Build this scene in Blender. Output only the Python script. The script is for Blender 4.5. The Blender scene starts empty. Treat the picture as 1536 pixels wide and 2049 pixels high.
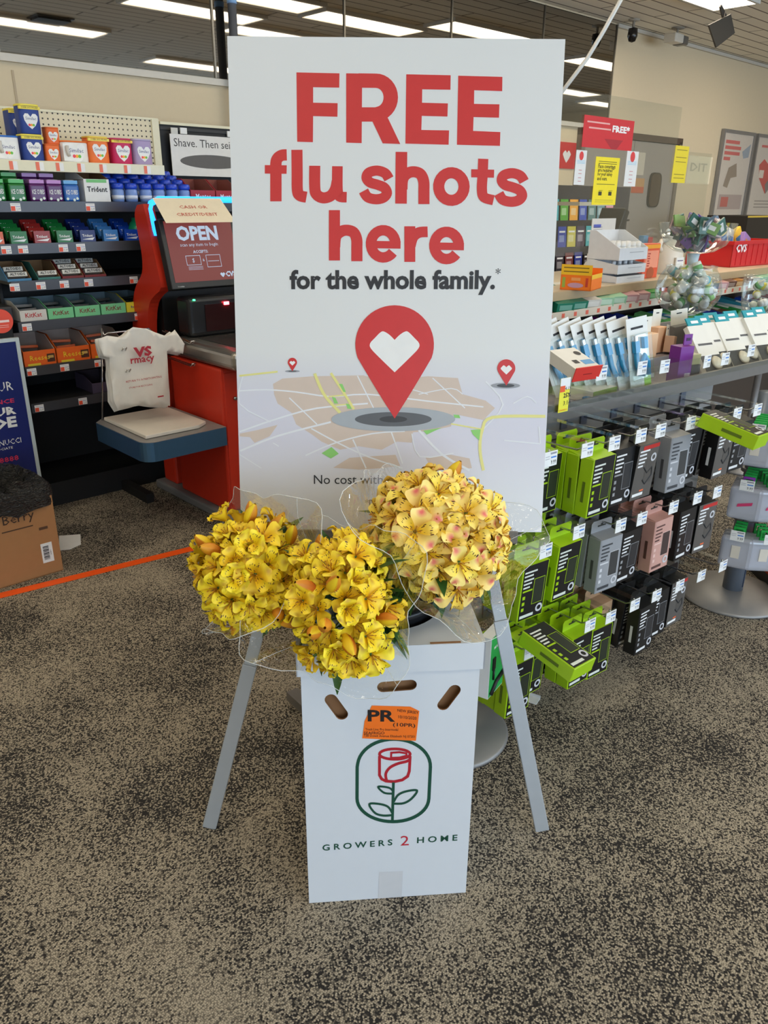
import bpy, bmesh, math, random
from mathutils import Vector, Matrix
random.seed(7)
sc = bpy.context.scene
COL = sc.collection
R = math.radians
PI = math.pi
# ------------------------------------------------------------------ camera, world, exposure
FPX, PITCH, ROLL, CAMH = 1560.0, R(21.8), R(0.5), 1.45
cd = bpy.data.cameras.new('camera')
cd.sensor_fit = 'HORIZONTAL'; cd.sensor_width = 36.0; cd.lens = FPX / 1536 * 36.0
cd.clip_start = 0.05; cd.clip_end = 100
cam = bpy.data.objects.new('camera', cd); COL.objects.link(cam)
cam.matrix_world = Matrix.Translation((0, 0, CAMH)) @ Matrix.Rotation(PI / 2 - PITCH, 4, 'X') @ Matrix.Rotation(ROLL, 4, 'Z')
sc.camera = cam
sc.view_settings.view_transform = 'Standard'
sc.view_settings.look = 'None'
sc.view_settings.gamma = 1.0
sc.view_settings.use_curve_mapping = False
sc.view_settings.exposure = 0.0
w = bpy.data.worlds.new('world'); sc.world = w; w.use_nodes = True
w.node_tree.nodes['Background'].inputs[0].default_value = (0.75, 0.8, 0.9, 1)
w.node_tree.nodes['Background'].inputs[1].default_value = 0.3
sc.cycles.max_bounces = 7; sc.cycles.transparent_max_bounces = 16
sc.cycles.diffuse_bounces = 4; sc.cycles.glossy_bounces = 3
sc.cycles.sample_clamp_indirect = 6.0
TROFFER = 10.0       # emission of the ceiling diffusers
WINDOW = 560.0      # daylight through the shop front behind the camera

# ------------------------------------------------------------------ frames of the place
def frame(az):
    u = Vector((math.sin(R(az)), math.cos(R(az)), 0)); v = Vector((-u.y, u.x, 0)); return u, v
SAZ, GAZ = 46.7, 52.0
SU, SV = frame(SAZ); GU, GV = frame(GAZ)
SROT, GROT = R(90 - SAZ), R(90 - GAZ)
def S(u, v, z=0.0): return SU * u + SV * v + Vector((0, 0, z))
def G(u, v, z=0.0): return GU * u + GV * v + Vector((0, 0, z))
def ray(x, y):
    a, b = x - 768.0, -(y - 1024.5); c, s = math.cos(ROLL), math.sin(ROLL)
    a, b = a * c - b * s, a * s + b * c
    return Vector((a, FPX * math.cos(PITCH) + b * math.sin(PITCH), -FPX * math.sin(PITCH) + b * math.cos(PITCH)))
CAMP = Vector((0, 0, CAMH))
def sv(x, y, v):                       # store frame point on the wall-parallel plane v
    d = ray(x, y); p = CAMP + d * (v / d.dot(SV)); return p.dot(SU), p.z
def su(x, y, u):
    d = ray(x, y); p = CAMP + d * (u / d.dot(SU)); return p.dot(SV), p.z
def gv(x, y, v):
    d = ray(x, y); p = CAMP + d * (v / d.dot(GV)); return p.dot(GU), p.z
def fl(x, y, z=0.0):
    d = ray(x, y); return CAMP + d * ((z - CAMH) / d.z)
def ay(x, y, Y):
    d = ray(x, y); return CAMP + d * (Y / d.y)

# ------------------------------------------------------------------ materials
def lin(c):
    c = c / 255.0
    return c / 12.92 if c <= 0.04045 else ((c + 0.055) / 1.055) ** 2.4
def rgb(c): return (lin(c[0]), lin(c[1]), lin(c[2]), 1)
_M = {}
def M(c, rough=0.55, metal=0.0, emit=0.0, alpha=1.0, name=None, spec=0.5, vary=0.04):
    key = (tuple(c), rough, metal, emit, alpha, name, spec)
    if key in _M: return _M[key]
    m = bpy.data.materials.new(name or 'mat_%d_%d_%d' % tuple(c)); m.use_nodes = True
    nt = m.node_tree; b = nt.nodes['Principled BSDF']
    b.inputs['Roughness'].default_value = rough; b.inputs['Metallic'].default_value = metal
    b.inputs['Specular IOR Level'].default_value = spec
    b.inputs['Alpha'].default_value = alpha
    col = rgb(c)
    if emit:
        b.inputs['Base Color'].default_value = (0.02, 0.02, 0.02, 1)
        b.inputs['Emission Color'].default_value = col; b.inputs['Emission Strength'].default_value = emit
    elif vary:
        n = nt.nodes.new('ShaderNodeTexNoise'); n.inputs['Scale'].default_value = 35; n.inputs['Detail'].default_value = 1
        t = nt.nodes.new('ShaderNodeTexCoord'); nt.links.new(t.outputs['Object'], n.inputs['Vector'])
        h = nt.nodes.new('ShaderNodeMapRange'); h.inputs[3].default_value = 1 - vary; h.inputs[4].default_value = 1 + vary
        nt.links.new(n.outputs['Fac'], h.inputs[0])
        x = nt.nodes.new('ShaderNodeVectorMath'); x.operation = 'SCALE'; x.inputs[0].default_value = col[:3]
        nt.links.new(h.outputs[0], x.inputs['Scale']); nt.links.new(x.outputs[0], b.inputs['Base Color'])
    else:
        b.inputs['Base Color'].default_value = col
    _M[key] = m
    return m
def clear(name, tint=(235, 240, 240), gloss=0.12, rough=0.05, base=0.0, crinkle=False):
    if name in _M: return _M[name]
    m = bpy.data.materials.new(name); m.use_nodes = True; nt = m.node_tree
    for n in list(nt.nodes): nt.nodes.remove(n)
    o = nt.nodes.new('ShaderNodeOutputMaterial'); tr = nt.nodes.new('ShaderNodeBsdfTransparent'); tr.inputs[0].default_value = rgb(tint)
    g = nt.nodes.new('ShaderNodeBsdfGlossy'); g.inputs['Roughness'].default_value = rough; g.inputs['Color'].default_value = (1, 1, 1, 1)
    if crinkle:
        nz = nt.nodes.new('ShaderNodeTexNoise'); nz.inputs['Scale'].default_value = 16; nz.inputs['Detail'].default_value = 3; nz.inputs['Distortion'].default_value = 1.5; bu = nt.nodes.new('ShaderNodeBump'); bu.inputs['Strength'].default_value = 0.8; bu.inputs['Distance'].default_value = 0.02
        tc = nt.nodes.new('ShaderNodeTexCoord'); nt.links.new(tc.outputs['Object'], nz.inputs['Vector']); nt.links.new(nz.outputs['Fac'], bu.inputs['Height']); nt.links.new(bu.outputs[0], g.inputs['Normal'])
    f = nt.nodes.new('ShaderNodeLayerWeight'); f.inputs['Blend'].default_value = 0.25
    mr = nt.nodes.new('ShaderNodeMapRange'); mr.inputs[3].default_value = gloss * 0.4; mr.inputs[4].default_value = min(1, gloss * 3)
    nt.links.new(f.outputs['Fresnel'], mr.inputs[0])
    mx = nt.nodes.new('ShaderNodeMixShader'); nt.links.new(mr.outputs[0], mx.inputs[0])
    nt.links.new(tr.outputs[0], mx.inputs[1]); nt.links.new(g.outputs[0], mx.inputs[2])
    last = mx
    if base > 0:
        d = nt.nodes.new('ShaderNodeBsdfDiffuse'); d.inputs[0].default_value = rgb(tint)
        m2 = nt.nodes.new('ShaderNodeMixShader'); m2.inputs[0].default_value = base
        nt.links.new(mx.outputs[0], m2.inputs[1]); nt.links.new(d.outputs[0], m2.inputs[2]); last = m2
    nt.links.new(last.outputs[0], o.inputs[0]); _M[name] = m
    return m
WHITE = M((236, 236, 234)); BLACK = M((16, 16, 17), 0.5); DARK = M((38, 38, 40), 0.5); LIME = M((168, 205, 22), 0.45)
STEEL = M((190, 190, 192), 0.25, 1.0); GREYM = M((150, 150, 152), 0.4, 0.6); RED = M((205, 32, 38), 0.45)
ACR = clear('clear_acrylic', (249, 251, 250), 0.07, 0.05, 0.0)
CELLO = clear('cellophane', (252, 253, 252), 0.10, 0.07, 0.0, crinkle=True)
INK = M((34, 34, 38), 0.6)

# ------------------------------------------------------------------ mesh builder
_T = {}
def glyphs(s, bold=0.0, res=2):
    k = (s, bold, res)
    if k in _T: return _T[k]
    c = bpy.data.curves.new('t', 'FONT'); c.body = s; c.resolution_u = res; c.offset = bold
    o = bpy.data.objects.new('t', c); COL.objects.link(o)
    bpy.context.view_layer.update()
    me = o.evaluated_get(bpy.context.evaluated_depsgraph_get()).to_mesh()
    vs = [(v.co.x, v.co.y) for v in me.vertices]; fs = [tuple(p.vertices) for p in me.polygons]
    ups = me.polygons[0].normal.z >= 0 if fs else True
    if not ups: fs = [f[::-1] for f in fs]
    bpy.data.objects.remove(o); bpy.data.curves.remove(c)
    if vs:
        x0 = min(v[0] for v in vs); x1 = max(v[0] for v in vs); y0 = min(v[1] for v in vs); y1 = max(v[1] for v in vs)
    else: x0 = y0 = 0; x1 = y1 = 1
    _T[k] = (vs, fs, x0, y0, x1, y1)
    return _T[k]
class MB:
    def __init__(s): s.v = []; s.f = []; s.m = []; s.s = []; s.mats = []; s.uv = None; s.X = None
    def add(s, vs, fs, mat, smooth=False):
        o = len(s.v)
        for p in vs:
            p = Vector(p); s.v.append(s.X @ p if s.X else p)
        if mat not in s.mats: s.mats.append(mat)
        mi = s.mats.index(mat)
        for f in fs: s.f.append([i + o for i in f]); s.m.append(mi); s.s.append(smooth)
        return s
    def box(s, x0, x1, y0, y1, z0, z1, mat, taper=0.0, caps=True):
        t = taper
        vs = [(x0, y0, z0), (x1, y0, z0), (x1, y1, z0), (x0, y1, z0), (x0 + t, y0 + t, z1), (x1 - t, y0 + t, z1), (x1 - t, y1 - t, z1), (x0 + t, y1 - t, z1)]
        return s.add(vs, [(0, 3, 2, 1), (4, 5, 6, 7), (0, 1, 5, 4), (1, 2, 6, 5), (2, 3, 7, 6), (3, 0, 4, 7)], mat)
    def quad(s, p, mat): return s.add(p, [tuple(range(len(p)))], mat)
    def face(s, x0, x1, z0, z1, y, mat):      # decal rectangle facing -y
        return s.add([(x0, y, z0), (x1, y, z0), (x1, y, z1), (x0, y, z1)], [(0, 1, 2, 3)], mat)
    def tube(s, pts, r, mat, n=8, caps=True, radii=None):
        pts = [Vector(p) for p in pts]; rings = []; up = None
        for i, p in enumerate(pts):
            d = (pts[min(i + 1, len(pts) - 1)] - pts[max(i - 1, 0)]).normalized()
            if up is None:
                up = Vector((0, 0, 1)) if abs(d.z) < 0.9 else Vector((1, 0, 0))
            a = d.cross(up).normalized(); b = a.cross(d).normalized(); up = b
            rr = radii[i] if radii else r
            rings.append([p + a * (rr * math.cos(2 * PI * k / n)) + b * (rr * math.sin(2 * PI * k / n)) for k in range(n)])
        vs = [q for g in rings for q in g]; fs = []
        for i in range(len(pts) - 1):
            for k in range(n):
                fs.append((i * n + k, (i + 1) * n + k, (i + 1) * n + (k + 1) % n, i * n + (k + 1) % n))
        if caps: fs.append(tuple(range(n))); fs.append(tuple((len(pts) - 1) * n + k for k in reversed(range(n))))
        return s.add(vs, fs, mat, True)
    def lathe(s, prof, mat, c=(0, 0, 0), n=24, sx=1.0, sy=1.0, pw=2.0):
        vs = []
        for r, z in prof:
            for k in range(n):
                a = 2 * PI * k / n; ca, sa = math.cos(a), math.sin(a)
                if pw != 2.0:
                    q = (abs(ca) ** pw + abs(sa) ** pw) ** (-1 / pw); ca *= q; sa *= q
                vs.append((c[0] + r * ca * sx, c[1] + r * sa * sy, c[2] + z))
        fs = []
        for i in range(len(prof) - 1):
            for k in range(n):
                fs.append((i * n + k, i * n + (k + 1) % n, (i + 1) * n + (k + 1) % n, (i + 1) * n + k))
        if prof[0][0] > 1e-5: fs.append(tuple(reversed(range(n))))
        if prof[-1][0] > 1e-5: fs.append(tuple((len(prof) - 1) * n + k for k in range(n)))
        return s.add(vs, fs, mat, True)
    def open_lathe(s, prof, mat, c=(0, 0, 0), n=24, wob=None):
        vs = []
        for i, (r, z) in enumerate(prof):
            for k in range(n):
                a = 2 * PI * k / n; q = wob(i, a) if wob else 1.0
                vs.append((c[0] + r * q * math.cos(a), c[1] + r * q * math.sin(a), c[2] + z))
        fs = [(i * n + k, i * n + (k + 1) % n, (i + 1) * n + (k + 1) % n, (i + 1) * n + k) for i in range(len(prof) - 1) for k in range(n)]
        return s.add(vs, fs, mat, True)
    def prism(s, out, d, mat, plane='xz', at=0.0):   # outline in a plane, extruded along the third axis from at to at+d
        n = len(out)
        if plane == 'xz': f = lambda a, b, t: (a, t, b)
        elif plane == 'yz': f = lambda a, b, t: (t, a, b)
        else: f = lambda a, b, t: (a, b, t)
        vs = [f(a, b, at) for a, b in out] + [f(a, b, at + d) for a, b in out]
        fs = [tuple(range(n)), tuple(range(2 * n - 1, n - 1, -1))] + [(k, k + n, (k + 1) % n + n, (k + 1) % n) for k in range(n)]
        return s.add(vs, fs, mat)
    def text(s, t, o, w=None, h=None, mat=INK, X=(1, 0, 0), Y=(0, 0, 1), bold=0.0, res=1, center=False, cap=False):
        vs, fs, x0, y0, x1, y1 = glyphs(t, bold, res)
        if not fs: return s
        tw, th = x1 - x0, y1 - y0
        if cap: y0 = 0
        if w is None: sx = sy = h / th
        elif h is None: sx = sy = w / tw
        else: sx, sy = w / tw, h / th
        o = Vector(o); X = Vector(X); Y = Vector(Y)
        if center: o = o - X * (tw * sx / 2)
        return s.add([o + X * ((a - x0) * sx) + Y * ((b - y0) * sy) for a, b in vs], fs, mat)
    def mesh(s, name):
        me = bpy.data.meshes.new(name); me.from_pydata([tuple(p) for p in s.v], [], s.f)
        for m in s.mats: me.materials.append(m)
        me.polygons.foreach_set('material_index', s.m); me.polygons.foreach_set('use_smooth', s.s)
        if s.uv:
            l = me.uv_layers.new(name='UVMap'); k = 0
            for p in me.polygons:
                for li, vi in zip(p.loop_indices, p.vertices): l.data[li].uv = s.uv[vi]
        me.update(); return me
    def build(s, name, parent=None, loc=(0, 0, 0), rz=0.0, bevel=0.0, seg=2):
        o = bpy.data.objects.new(name, s.mesh(name)); COL.objects.link(o)
        o.parent = parent; o.location = loc; o.rotation_euler = (0, 0, rz)
        if bevel:
            b = o.modifiers.new('bevel', 'BEVEL'); b.width = bevel; b.segments = seg; b.limit_method = 'ANGLE'; b.angle_limit = R(40)
        return o
def tag(o, label, cat, group=None, kind=None):
    if label: o['label'] = label
    if cat: o['category'] = cat
    if group: o['group'] = group
    if kind: o['kind'] = kind
    return o
def thing(name, label, cat, p, rz=0.0, group=None):
    o = bpy.data.objects.new(name, None); COL.objects.link(o); o.empty_display_size = 0.05
    o.location = p; o.rotation_euler = (0, 0, rz)
    return tag(o, label, cat, group)
def structure(o): o['kind'] = 'structure'; return o
KIDS = {}
def dup(root, loc, rot=None, label=None, group=None):
    r = root.copy(); COL.objects.link(r); r.location = loc
    if rot is not None: r.rotation_euler = rot if hasattr(rot, '__len__') else (0, 0, rot)
    if label: r['label'] = label
    if group: r['group'] = group
    if root.name not in KIDS: KIDS[root.name] = list(root.children)
    for ch in KIDS[root.name]:
        c = ch.copy(); COL.objects.link(c); c.parent = r
        if ch.name not in KIDS: KIDS[ch.name] = list(ch.children)
        for g in KIDS[ch.name]:
            e = g.copy(); COL.objects.link(e); e.parent = c
    return r
class Proto:                            # the first placement moves the original, later ones are copies
    def __init__(s, root): s.root = root; s.used = False
    def place(s, loc, rot, label, group=None):
        if not s.used:
            s.used = True; r = s.root; r.location = loc
            r.rotation_euler = rot if hasattr(rot, '__len__') else (0, 0, rot)
            r['label'] = label
            if group: r['group'] = group
            return r
        return dup(s.root, loc, rot, label, group)
ORD = ['first', 'second', 'third', 'fourth', 'fifth', 'sixth', 'seventh', 'eighth', 'ninth', 'tenth', 'eleventh', 'twelfth']

# ------------------------------------------------------------------ setting
ZC, VW = 2.97, 4.6
def node_mat(name):
    m = bpy.data.materials.new(name); m.use_nodes = True; nt = m.node_tree
    return m, nt, nt.nodes['Principled BSDF'], nt.nodes.new, nt.links.new
# carpet
m, nt, b, N, L = node_mat('carpet_tiles')
tc = N('ShaderNodeTexCoord'); mp = N('ShaderNodeMapping'); mp.inputs['Rotation'].default_value = (0, 0, R(-12)); L(tc.outputs['Object'], mp.inputs[0])
vo = N('ShaderNodeTexVoronoi'); vo.inputs['Scale'].default_value = 255; vo.inputs['Randomness'].default_value = 0.75; L(mp.outputs[0], vo.inputs['Vector'])
n1 = N('ShaderNodeTexNoise'); n1.inputs['Scale'].default_value = 3.2; n1.inputs['Detail'].default_value = 5; n1.inputs['Roughness'].default_value = 0.6; n1.inputs['Distortion'].default_value = 0.4; L(mp.outputs[0], n1.inputs['Vector'])
ck = N('ShaderNodeTexBrick'); ck.offset = 0.5; ck.inputs['Scale'].default_value = 1.0
ck.inputs['Brick Width'].default_value = 0.61; ck.inputs['Row Height'].default_value = 0.61; ck.inputs['Mortar Size'].default_value = 0.0
ck.inputs['Color1'].default_value = (0.0, 0.0, 0.0, 1); ck.inputs['Color2'].default_value = (1, 1, 1, 1); L(mp.outputs[0], ck.inputs['Vector'])
a0 = N('ShaderNodeMapRange'); a0.inputs[1].default_value = 0.32; a0.inputs[2].default_value = 0.68; a0.inputs[3].default_value = 0.21; a0.inputs[4].default_value = 0.74; L(n1.outputs['Fac'], a0.inputs[0])
a1 = N('ShaderNodeMath'); a1.operation = 'MULTIPLY_ADD'; a1.inputs[1].default_value = 0.17; L(ck.outputs['Color'], a1.inputs[0]); L(a0.outputs[0], a1.inputs[2])
sep = N('ShaderNodeSeparateColor'); L(vo.outputs['Color'], sep.inputs[0])
df_ = N('ShaderNodeMath'); df_.operation = 'SUBTRACT'; L(a1.outputs[0], df_.inputs[0]); L(sep.outputs[0], df_.inputs[1])
mr = N('ShaderNodeMapRange'); mr.inputs[1].default_value = -0.22; mr.inputs[2].default_value = 0.25; L(df_.outputs[0], mr.inputs[0])
be = N('ShaderNodeMapRange'); be.inputs[1].default_value = 0.75; be.inputs[2].default_value = 0.25; be.inputs[3].default_value = 0.25; be.inputs[4].default_value = 1.0; L(vo.outputs['Distance'], be.inputs[0])
mu = N('ShaderNodeMath'); mu.operation = 'MULTIPLY'; L(mr.outputs[0], mu.inputs[0]); L(be.outputs[0], mu.inputs[1])
cr = N('ShaderNodeValToRGB'); L(mu.outputs[0], cr.inputs[0]); cr.color_ramp.interpolation = 'LINEAR'
e = cr.color_ramp.elements; e[0].position = 0.0; e[0].color = rgb((48, 46, 45)); e[1].position = 1.0; e[1].color = rgb((184, 172, 152))
L(cr.outputs[0], b.inputs['Base Color']); b.inputs['Roughness'].default_value = 0.95; b.inputs['Specular IOR Level'].default_value = 0.12
bp = N('ShaderNodeBump'); bp.invert = True; bp.inputs['Strength'].default_value = 0.5; bp.inputs['Distance'].default_value = 0.002; L(vo.outputs['Distance'], bp.inputs['Height']); L(bp.outputs[0], b.inputs['Normal'])
CARPET = m
# ceiling
m, nt, b, N, L = node_mat('ceiling_tile')
tc = N('ShaderNodeTexCoord')
br = N('ShaderNodeTexBrick'); br.offset = 0.5; br.inputs['Scale'].default_value = 1; br.inputs['Brick Width'].default_value = 1.22; br.inputs['Row Height'].default_value = 0.152
br.inputs['Mortar Size'].default_value = 0.008; br.inputs['Color1'].default_value = rgb((240, 233, 218)); br.inputs['Color2'].default_value = rgb((236, 229, 213)); br.inputs['Mortar'].default_value = rgb((120, 110, 98))
L(tc.outputs['Object'], br.inputs['Vector']); L(br.outputs['Color'], b.inputs['Base Color']); b.inputs['Roughness'].default_value = 0.9
CEIL = m
WALLM = M((222, 204, 172), 0.8, name='beige_wall_paint', vary=0.02)
U0, U1, V0 = -5.0, 13.5, -5.5
def plane_s(u0, u1, v0, v1, z0, z1, mat, name, kind=True, bevel=0):
    mb = MB(); mb.box(0, u1 - u0, 0, v1 - v0, 0, z1 - z0, mat); o = mb.build(name, None, S(u0, v0, z0), SROT, bevel)
    if kind: structure(o)
    return o
plane_s(U0, U1, V0, VW + 0.12, -0.1, 0.0, CARPET, 'floor')
plane_s(U0, U1, V0, VW + 0.12, ZC, ZC + 0.1, CEIL, 'ceiling')
plane_s(U0, U1, VW, VW + 0.12, 0, ZC, WALLM, 'wall_back')
plane_s(U0 - 0.12, U0, V0, VW + 0.12, 0, ZC, WALLM, 'wall_left')
plane_s(U1, U1 + 0.12, V0, VW + 0.12, 0, ZC, WALLM, 'wall_right')
wf = MB(); wf.box(0, U1 - U0, 0, 0.12, 0, 0.4, WALLM); wf.box(0, U1 - U0, 0, 0.12, 2.6, ZC, WALLM)
for i in range(8): wf.box(i * 2.6, i * 2.6 + 0.1, 0, 0.12, 0.4, 2.6, GREYM)
structure(wf.build('wall_front', None, S(U0, V0 - 0.12, 0), SROT))
trm = MB(); trm.box(0, 7.0, -0.03, 0, 0, 0.035, M((215, 208, 195), 0.5)); structure(trm.build('trim_1', None, S(0.3, VW, 2.085), SROT))
trm = MB(); trm.box(0, 6.3, -0.03, 0, 0, 0.03, M((205, 198, 185), 0.5)); structure(trm.build('trim_2', None, S(7.2, VW, ZC - 0.035), SROT))
for i, (a, bb) in enumerate(((1.45, 0), (2.86, 0))):
    t_ = MB(); t_.box(0, 0.012, -0.004, 0, 0, 0.6, M((188, 168, 138))); structure(t_.build('trim_%d' % (i + 3), None, S(a + 0.25, VW, 1.45), SROT))
# daylight from the shop front behind the camera
ld = bpy.data.lights.new('shop_window_daylight', 'AREA'); ld.shape = 'RECTANGLE'; ld.size = 15; ld.size_y = 2.2; ld.energy = WINDOW; ld.color = (0.62, 0.80, 1.0)
lo = bpy.data.objects.new('shop_window_daylight', ld); COL.objects.link(lo)
lo.location = S(3.0, V0 + 0.02, 1.5); lo.rotation_euler = (R(90), 0, SROT)
# ------------------------------------------------------------------ ceiling lights
lt = MB(); lt.box(-0.6, 0.6, -0.15, 0.15, -0.02, 0, M((215, 212, 205)));
rootL = thing('ceiling_light', '', 'ceiling light', (0, 0, 0))
fr_ = MB(); fr_.box(-0.62, 0.62, -0.20, -0.175, -0.03, -0.001, M((215, 212, 205))).box(-0.62, 0.62, 0.175, 0.20, -0.03, -0.001, M((215, 212, 205))).box(-0.62, -0.595, -0.175, 0.175, -0.03, -0.001, M((215, 212, 205))).box(0.595, 0.62, -0.175, 0.175, -0.03, -0.001, M((215, 212, 205)))
fr_.build('frame', rootL)
df = MB(); df.box(-0.595, 0.595, -0.175, 0.175, -0.022, -0.004, M((255, 240, 214), emit=TROFFER, name='light_diffuser')); df.build('diffuser', rootL)
PL = Proto(rootL)
LIGHTS = [(3.45, 0.72), (4.15, 2.35), (4.22, 3.1), (5.53, 3.0), (6.6, 3.5), (5.7, -0.3), (5.35, 1.95), (9.0, 3.3), (10.8, 1.6), (12.6, 1.1), (4.2, -1.4), (8.0, 0.4), (1.5, -1.0), (1.3, 1.8), (-0.6, 0.4), (-1.0, -2.0), (1.6, -3.2), (4.4, -3.4), (7.3, -2.6), (10.5, -1.8), (-2.6, 2.6), (0.0, 3.4)]
USED = set()
for i, (a, bb) in enumerate(LIGHTS):
    row = 'far right' if a > 8 else 'right' if a > 6 else 'middle' if a > 4.4 else 'left' if a > 3 else 'front'
    dist = '%d' % 0
    lab_ = 'fluorescent ceiling light, %s part, %s from the mirror wall' % (row, ['one step', 'two steps', 'three steps', 'four steps', 'five steps', 'six steps', 'seven steps', 'eight steps', 'nine steps'][max(0, int((4.6 - bb)))])
    if lab_ in USED: lab_ += ', other of two'
    USED.add(lab_); PL.place(S(a, bb, ZC), SROT, lab_, 'fluorescent ceiling lights')
v_ = MB(); gm = M((70, 68, 64), 0.6)
v_.box(-0.17, 0.17, -0.17, 0.17, -0.012, -0.001, gm)
for k in range(7): v_.box(-0.15, 0.15, -0.14 + k * 0.043, -0.125 + k * 0.043, -0.03, -0.012, M((45, 43, 40)))
tag(v_.build('ceiling_vent', None, S(3.43, 1.0, ZC), SROT), 'dark square air vent in the ceiling beside the leftmost light', 'vent')
# ------------------------------------------------------------------ mirror strip high on the back wall
m, nt, b, N, L = node_mat('tinted_mirror'); b.inputs['Base Color'].default_value = (0.34, 0.325, 0.30, 1); b.inputs['Metallic'].default_value = 1; b.inputs['Roughness'].default_value = 0.02
MIRR = m
seams = [0.4, 1.65, 2.9, 3.92, 4.97, 6.1, 7.2]
for i in range(6):
    mm = MB(); wd = seams[i + 1] - seams[i]
    mm.box(0.006, wd - 0.006, -0.012, -0.002, 0, 0.83, MIRR)
    mm2 = MB(); mm2.box(wd - 0.006, wd + 0.006, -0.02, -0.002, 0, 0.83, M((120, 116, 108), 0.3, 0.8))
    r_ = thing('mirror_panel', 'tinted mirror panel high on the back wall, %s from the left' % ORD[i], 'mirror', S(seams[i], VW, 2.125), SROT, 'mirror strip under the ceiling')
    mm.build('glass', r_); mm2.build('edge_strip', r_)
# ------------------------------------------------------------------ signs' strokes
def ribbon(mb, pts, wd, mat, z, f, closed=False):
    """stroke of width wd along 2-D points; f maps (x, y, z) to local 3-D"""
    P_ = [Vector(p) for p in pts]; n = len(P_); Lf = []; Rt = []
    for i, p in enumerate(P_):
        a = P_[i - 1] if (i > 0 or closed) else None; c = P_[(i + 1) % n] if (i < n - 1 or closed) else None
        d1 = (p - a).normalized() if a is not None else None; d2 = (c - p).normalized() if c is not None else None
        d = (d1 + d2).normalized() if (d1 is not None and d2 is not None) else (d1 or d2)
        nn = Vector((-d.y, d.x)); k = 1.0
        if d1 is not None and d2 is not None: k = 1 / max(0.45, nn.dot(Vector((-d1.y, d1.x))))
        Lf.append(p + nn * wd / 2 * k); Rt.append(p - nn * wd / 2 * k)
    vs = [f(q.x, q.y, z) for q in Lf] + [f(q.x, q.y, z) for q in Rt]
    m_ = n if closed else n - 1
    fs = [(i, (i + 1) % n, (i + 1) % n + n, i + n) for i in range(m_)]
    mb.add(vs, fs, mat)
def curve(pts, k=5):          # Catmull-Rom through points
    out = []; n = len(pts)
    for i in range(n - 1):
        p0, p1, p2, p3 = pts[max(i - 1, 0)], pts[i], pts[i + 1], pts[min(i + 2, n - 1)]
        for j in range(k):
            t = j / k
            out.append(tuple(0.5 * (2 * p1[c] + (p2[c] - p0[c]) * t + (2 * p0[c] - 5 * p1[c] + 4 * p2[c] - p3[c]) * t * t + (3 * p1[c] - p0[c] - 3 * p2[c] + p3[c]) * t ** 3) for c in (0, 1)))
    out.append(pts[-1]); return out
def arc(cx, cy, rx, ry, a0, a1, n=16): return [(cx + rx * math.cos(R(a0 + (a1 - a0) * i / n)), cy + ry * math.sin(R(a0 + (a1 - a0) * i / n))) for i in range(n + 1)]

# ------------------------------------------------------------------ flu shot sign
BW, BH, BT = 0.68, 1.017, 0.006
BASE = Vector((0.017, 1.624, 0.754)); LEAN = math.atan(0.1865)
BX = Vector((1, 0.0, 0.0)); BY = Vector((0, math.sin(LEAN), math.cos(LEAN))); BN = BX.cross(BY)
def bl(x, y):
    d = ray(x, y); t = (BASE - CAMP).dot(BN) / d.dot(BN); p = CAMP + d * t - BASE
    return p.dot(BX), p.dot(BY)
def fb(scale, ox, oy):
    def f(x, y, z):
        a, b_ = bl(ox + x * scale, oy + y * scale); return (a, -z, b_)
    return f
m, nt, b, N, L = node_mat('sign_card_with_pale_map'); tc = N('ShaderNodeTexCoord'); sx = N('ShaderNodeSeparateXYZ'); L(tc.outputs['Object'], sx.inputs[0])
cr = N('ShaderNodeValToRGB'); L(sx.outputs['Z'], cr.inputs[0]); e = cr.color_ramp.elements
e[0].position = 0.08; e[0].color = rgb((222, 223, 227)); e[1].position = 0.40; e[1].color = rgb((221, 222, 221))
q = e.new(0.20); q.color = rgb((211, 209, 220)); q = e.new(0.30); q.color = rgb((210, 209, 220))
L(cr.outputs[0], b.inputs['Base Color']); b.inputs['Roughness'].default_value = 0.42
CARD = m
sgn = thing('sign_board', 'tall white foam sign reading FREE flu shots here, leaning on the metal easel', 'sign', BASE, 0)
sgn.rotation_euler = (-LEAN, 0, R(0.15))
mb = MB(); mb.box(-BW / 2, BW / 2, 0, BT, 0, BH, CARD); mb.build('board', sgn)
SR = M((204, 44, 44), 0.45, name='sign_red')
mb = MB(); f2 = fb(710 / 1536, 440, 60); Z = [0.0004]
def poly(pts, mat, f, smooth=False):
    Z[0] += 0.00002; mb.quad([f(a, c, Z[0]) for a, c in pts], mat)
def rib(pts, wd, mat=SR, f=None, closed=False):
    Z[0] += 0.00002; ribbon(mb, pts, wd, mat, Z[0], f or f2, closed)
poly([(332, 184), (518, 188), (517, 250), (404, 248), (404, 315), (510, 317), (509, 376), (404, 373), (403, 486), (335, 484)], SR, f2)
poly([(807, 192), (999, 196), (998, 259), (876, 257), (875, 315), (987, 318), (985, 375), (874, 372), (872, 433), (992, 435), (990, 497), (803, 492)], SR, f2)
poly([(1032, 198), (1223, 203), (1222, 265), (1101, 261), (1100, 320), (1210, 322), (1208, 380), (1098, 377), (1096, 437), (1214, 442), (1212, 502), (1026, 497)], SR, f2)
poly([(547, 188), (616, 189), (614, 490), (547, 488)], SR, f2)
rib([(600, 219), (676, 220)] + arc(676, 292, 64, 72, -80, 80, 14) + [(676, 366), (600, 366)], 62)
poly([(648, 370), (722, 370), (781, 494), (705, 491)], SR, f2)
rib(curve([(243, 742), (243, 640), (243, 580), (250, 556), (268, 543), (290, 541)]), 49); poly([(195, 585), (290, 586), (289, 623), (195, 622)], SR, f2)
rib(curve([(334, 519), (335, 620), (336, 694), (347, 717), (375, 724)]), 48)
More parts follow.
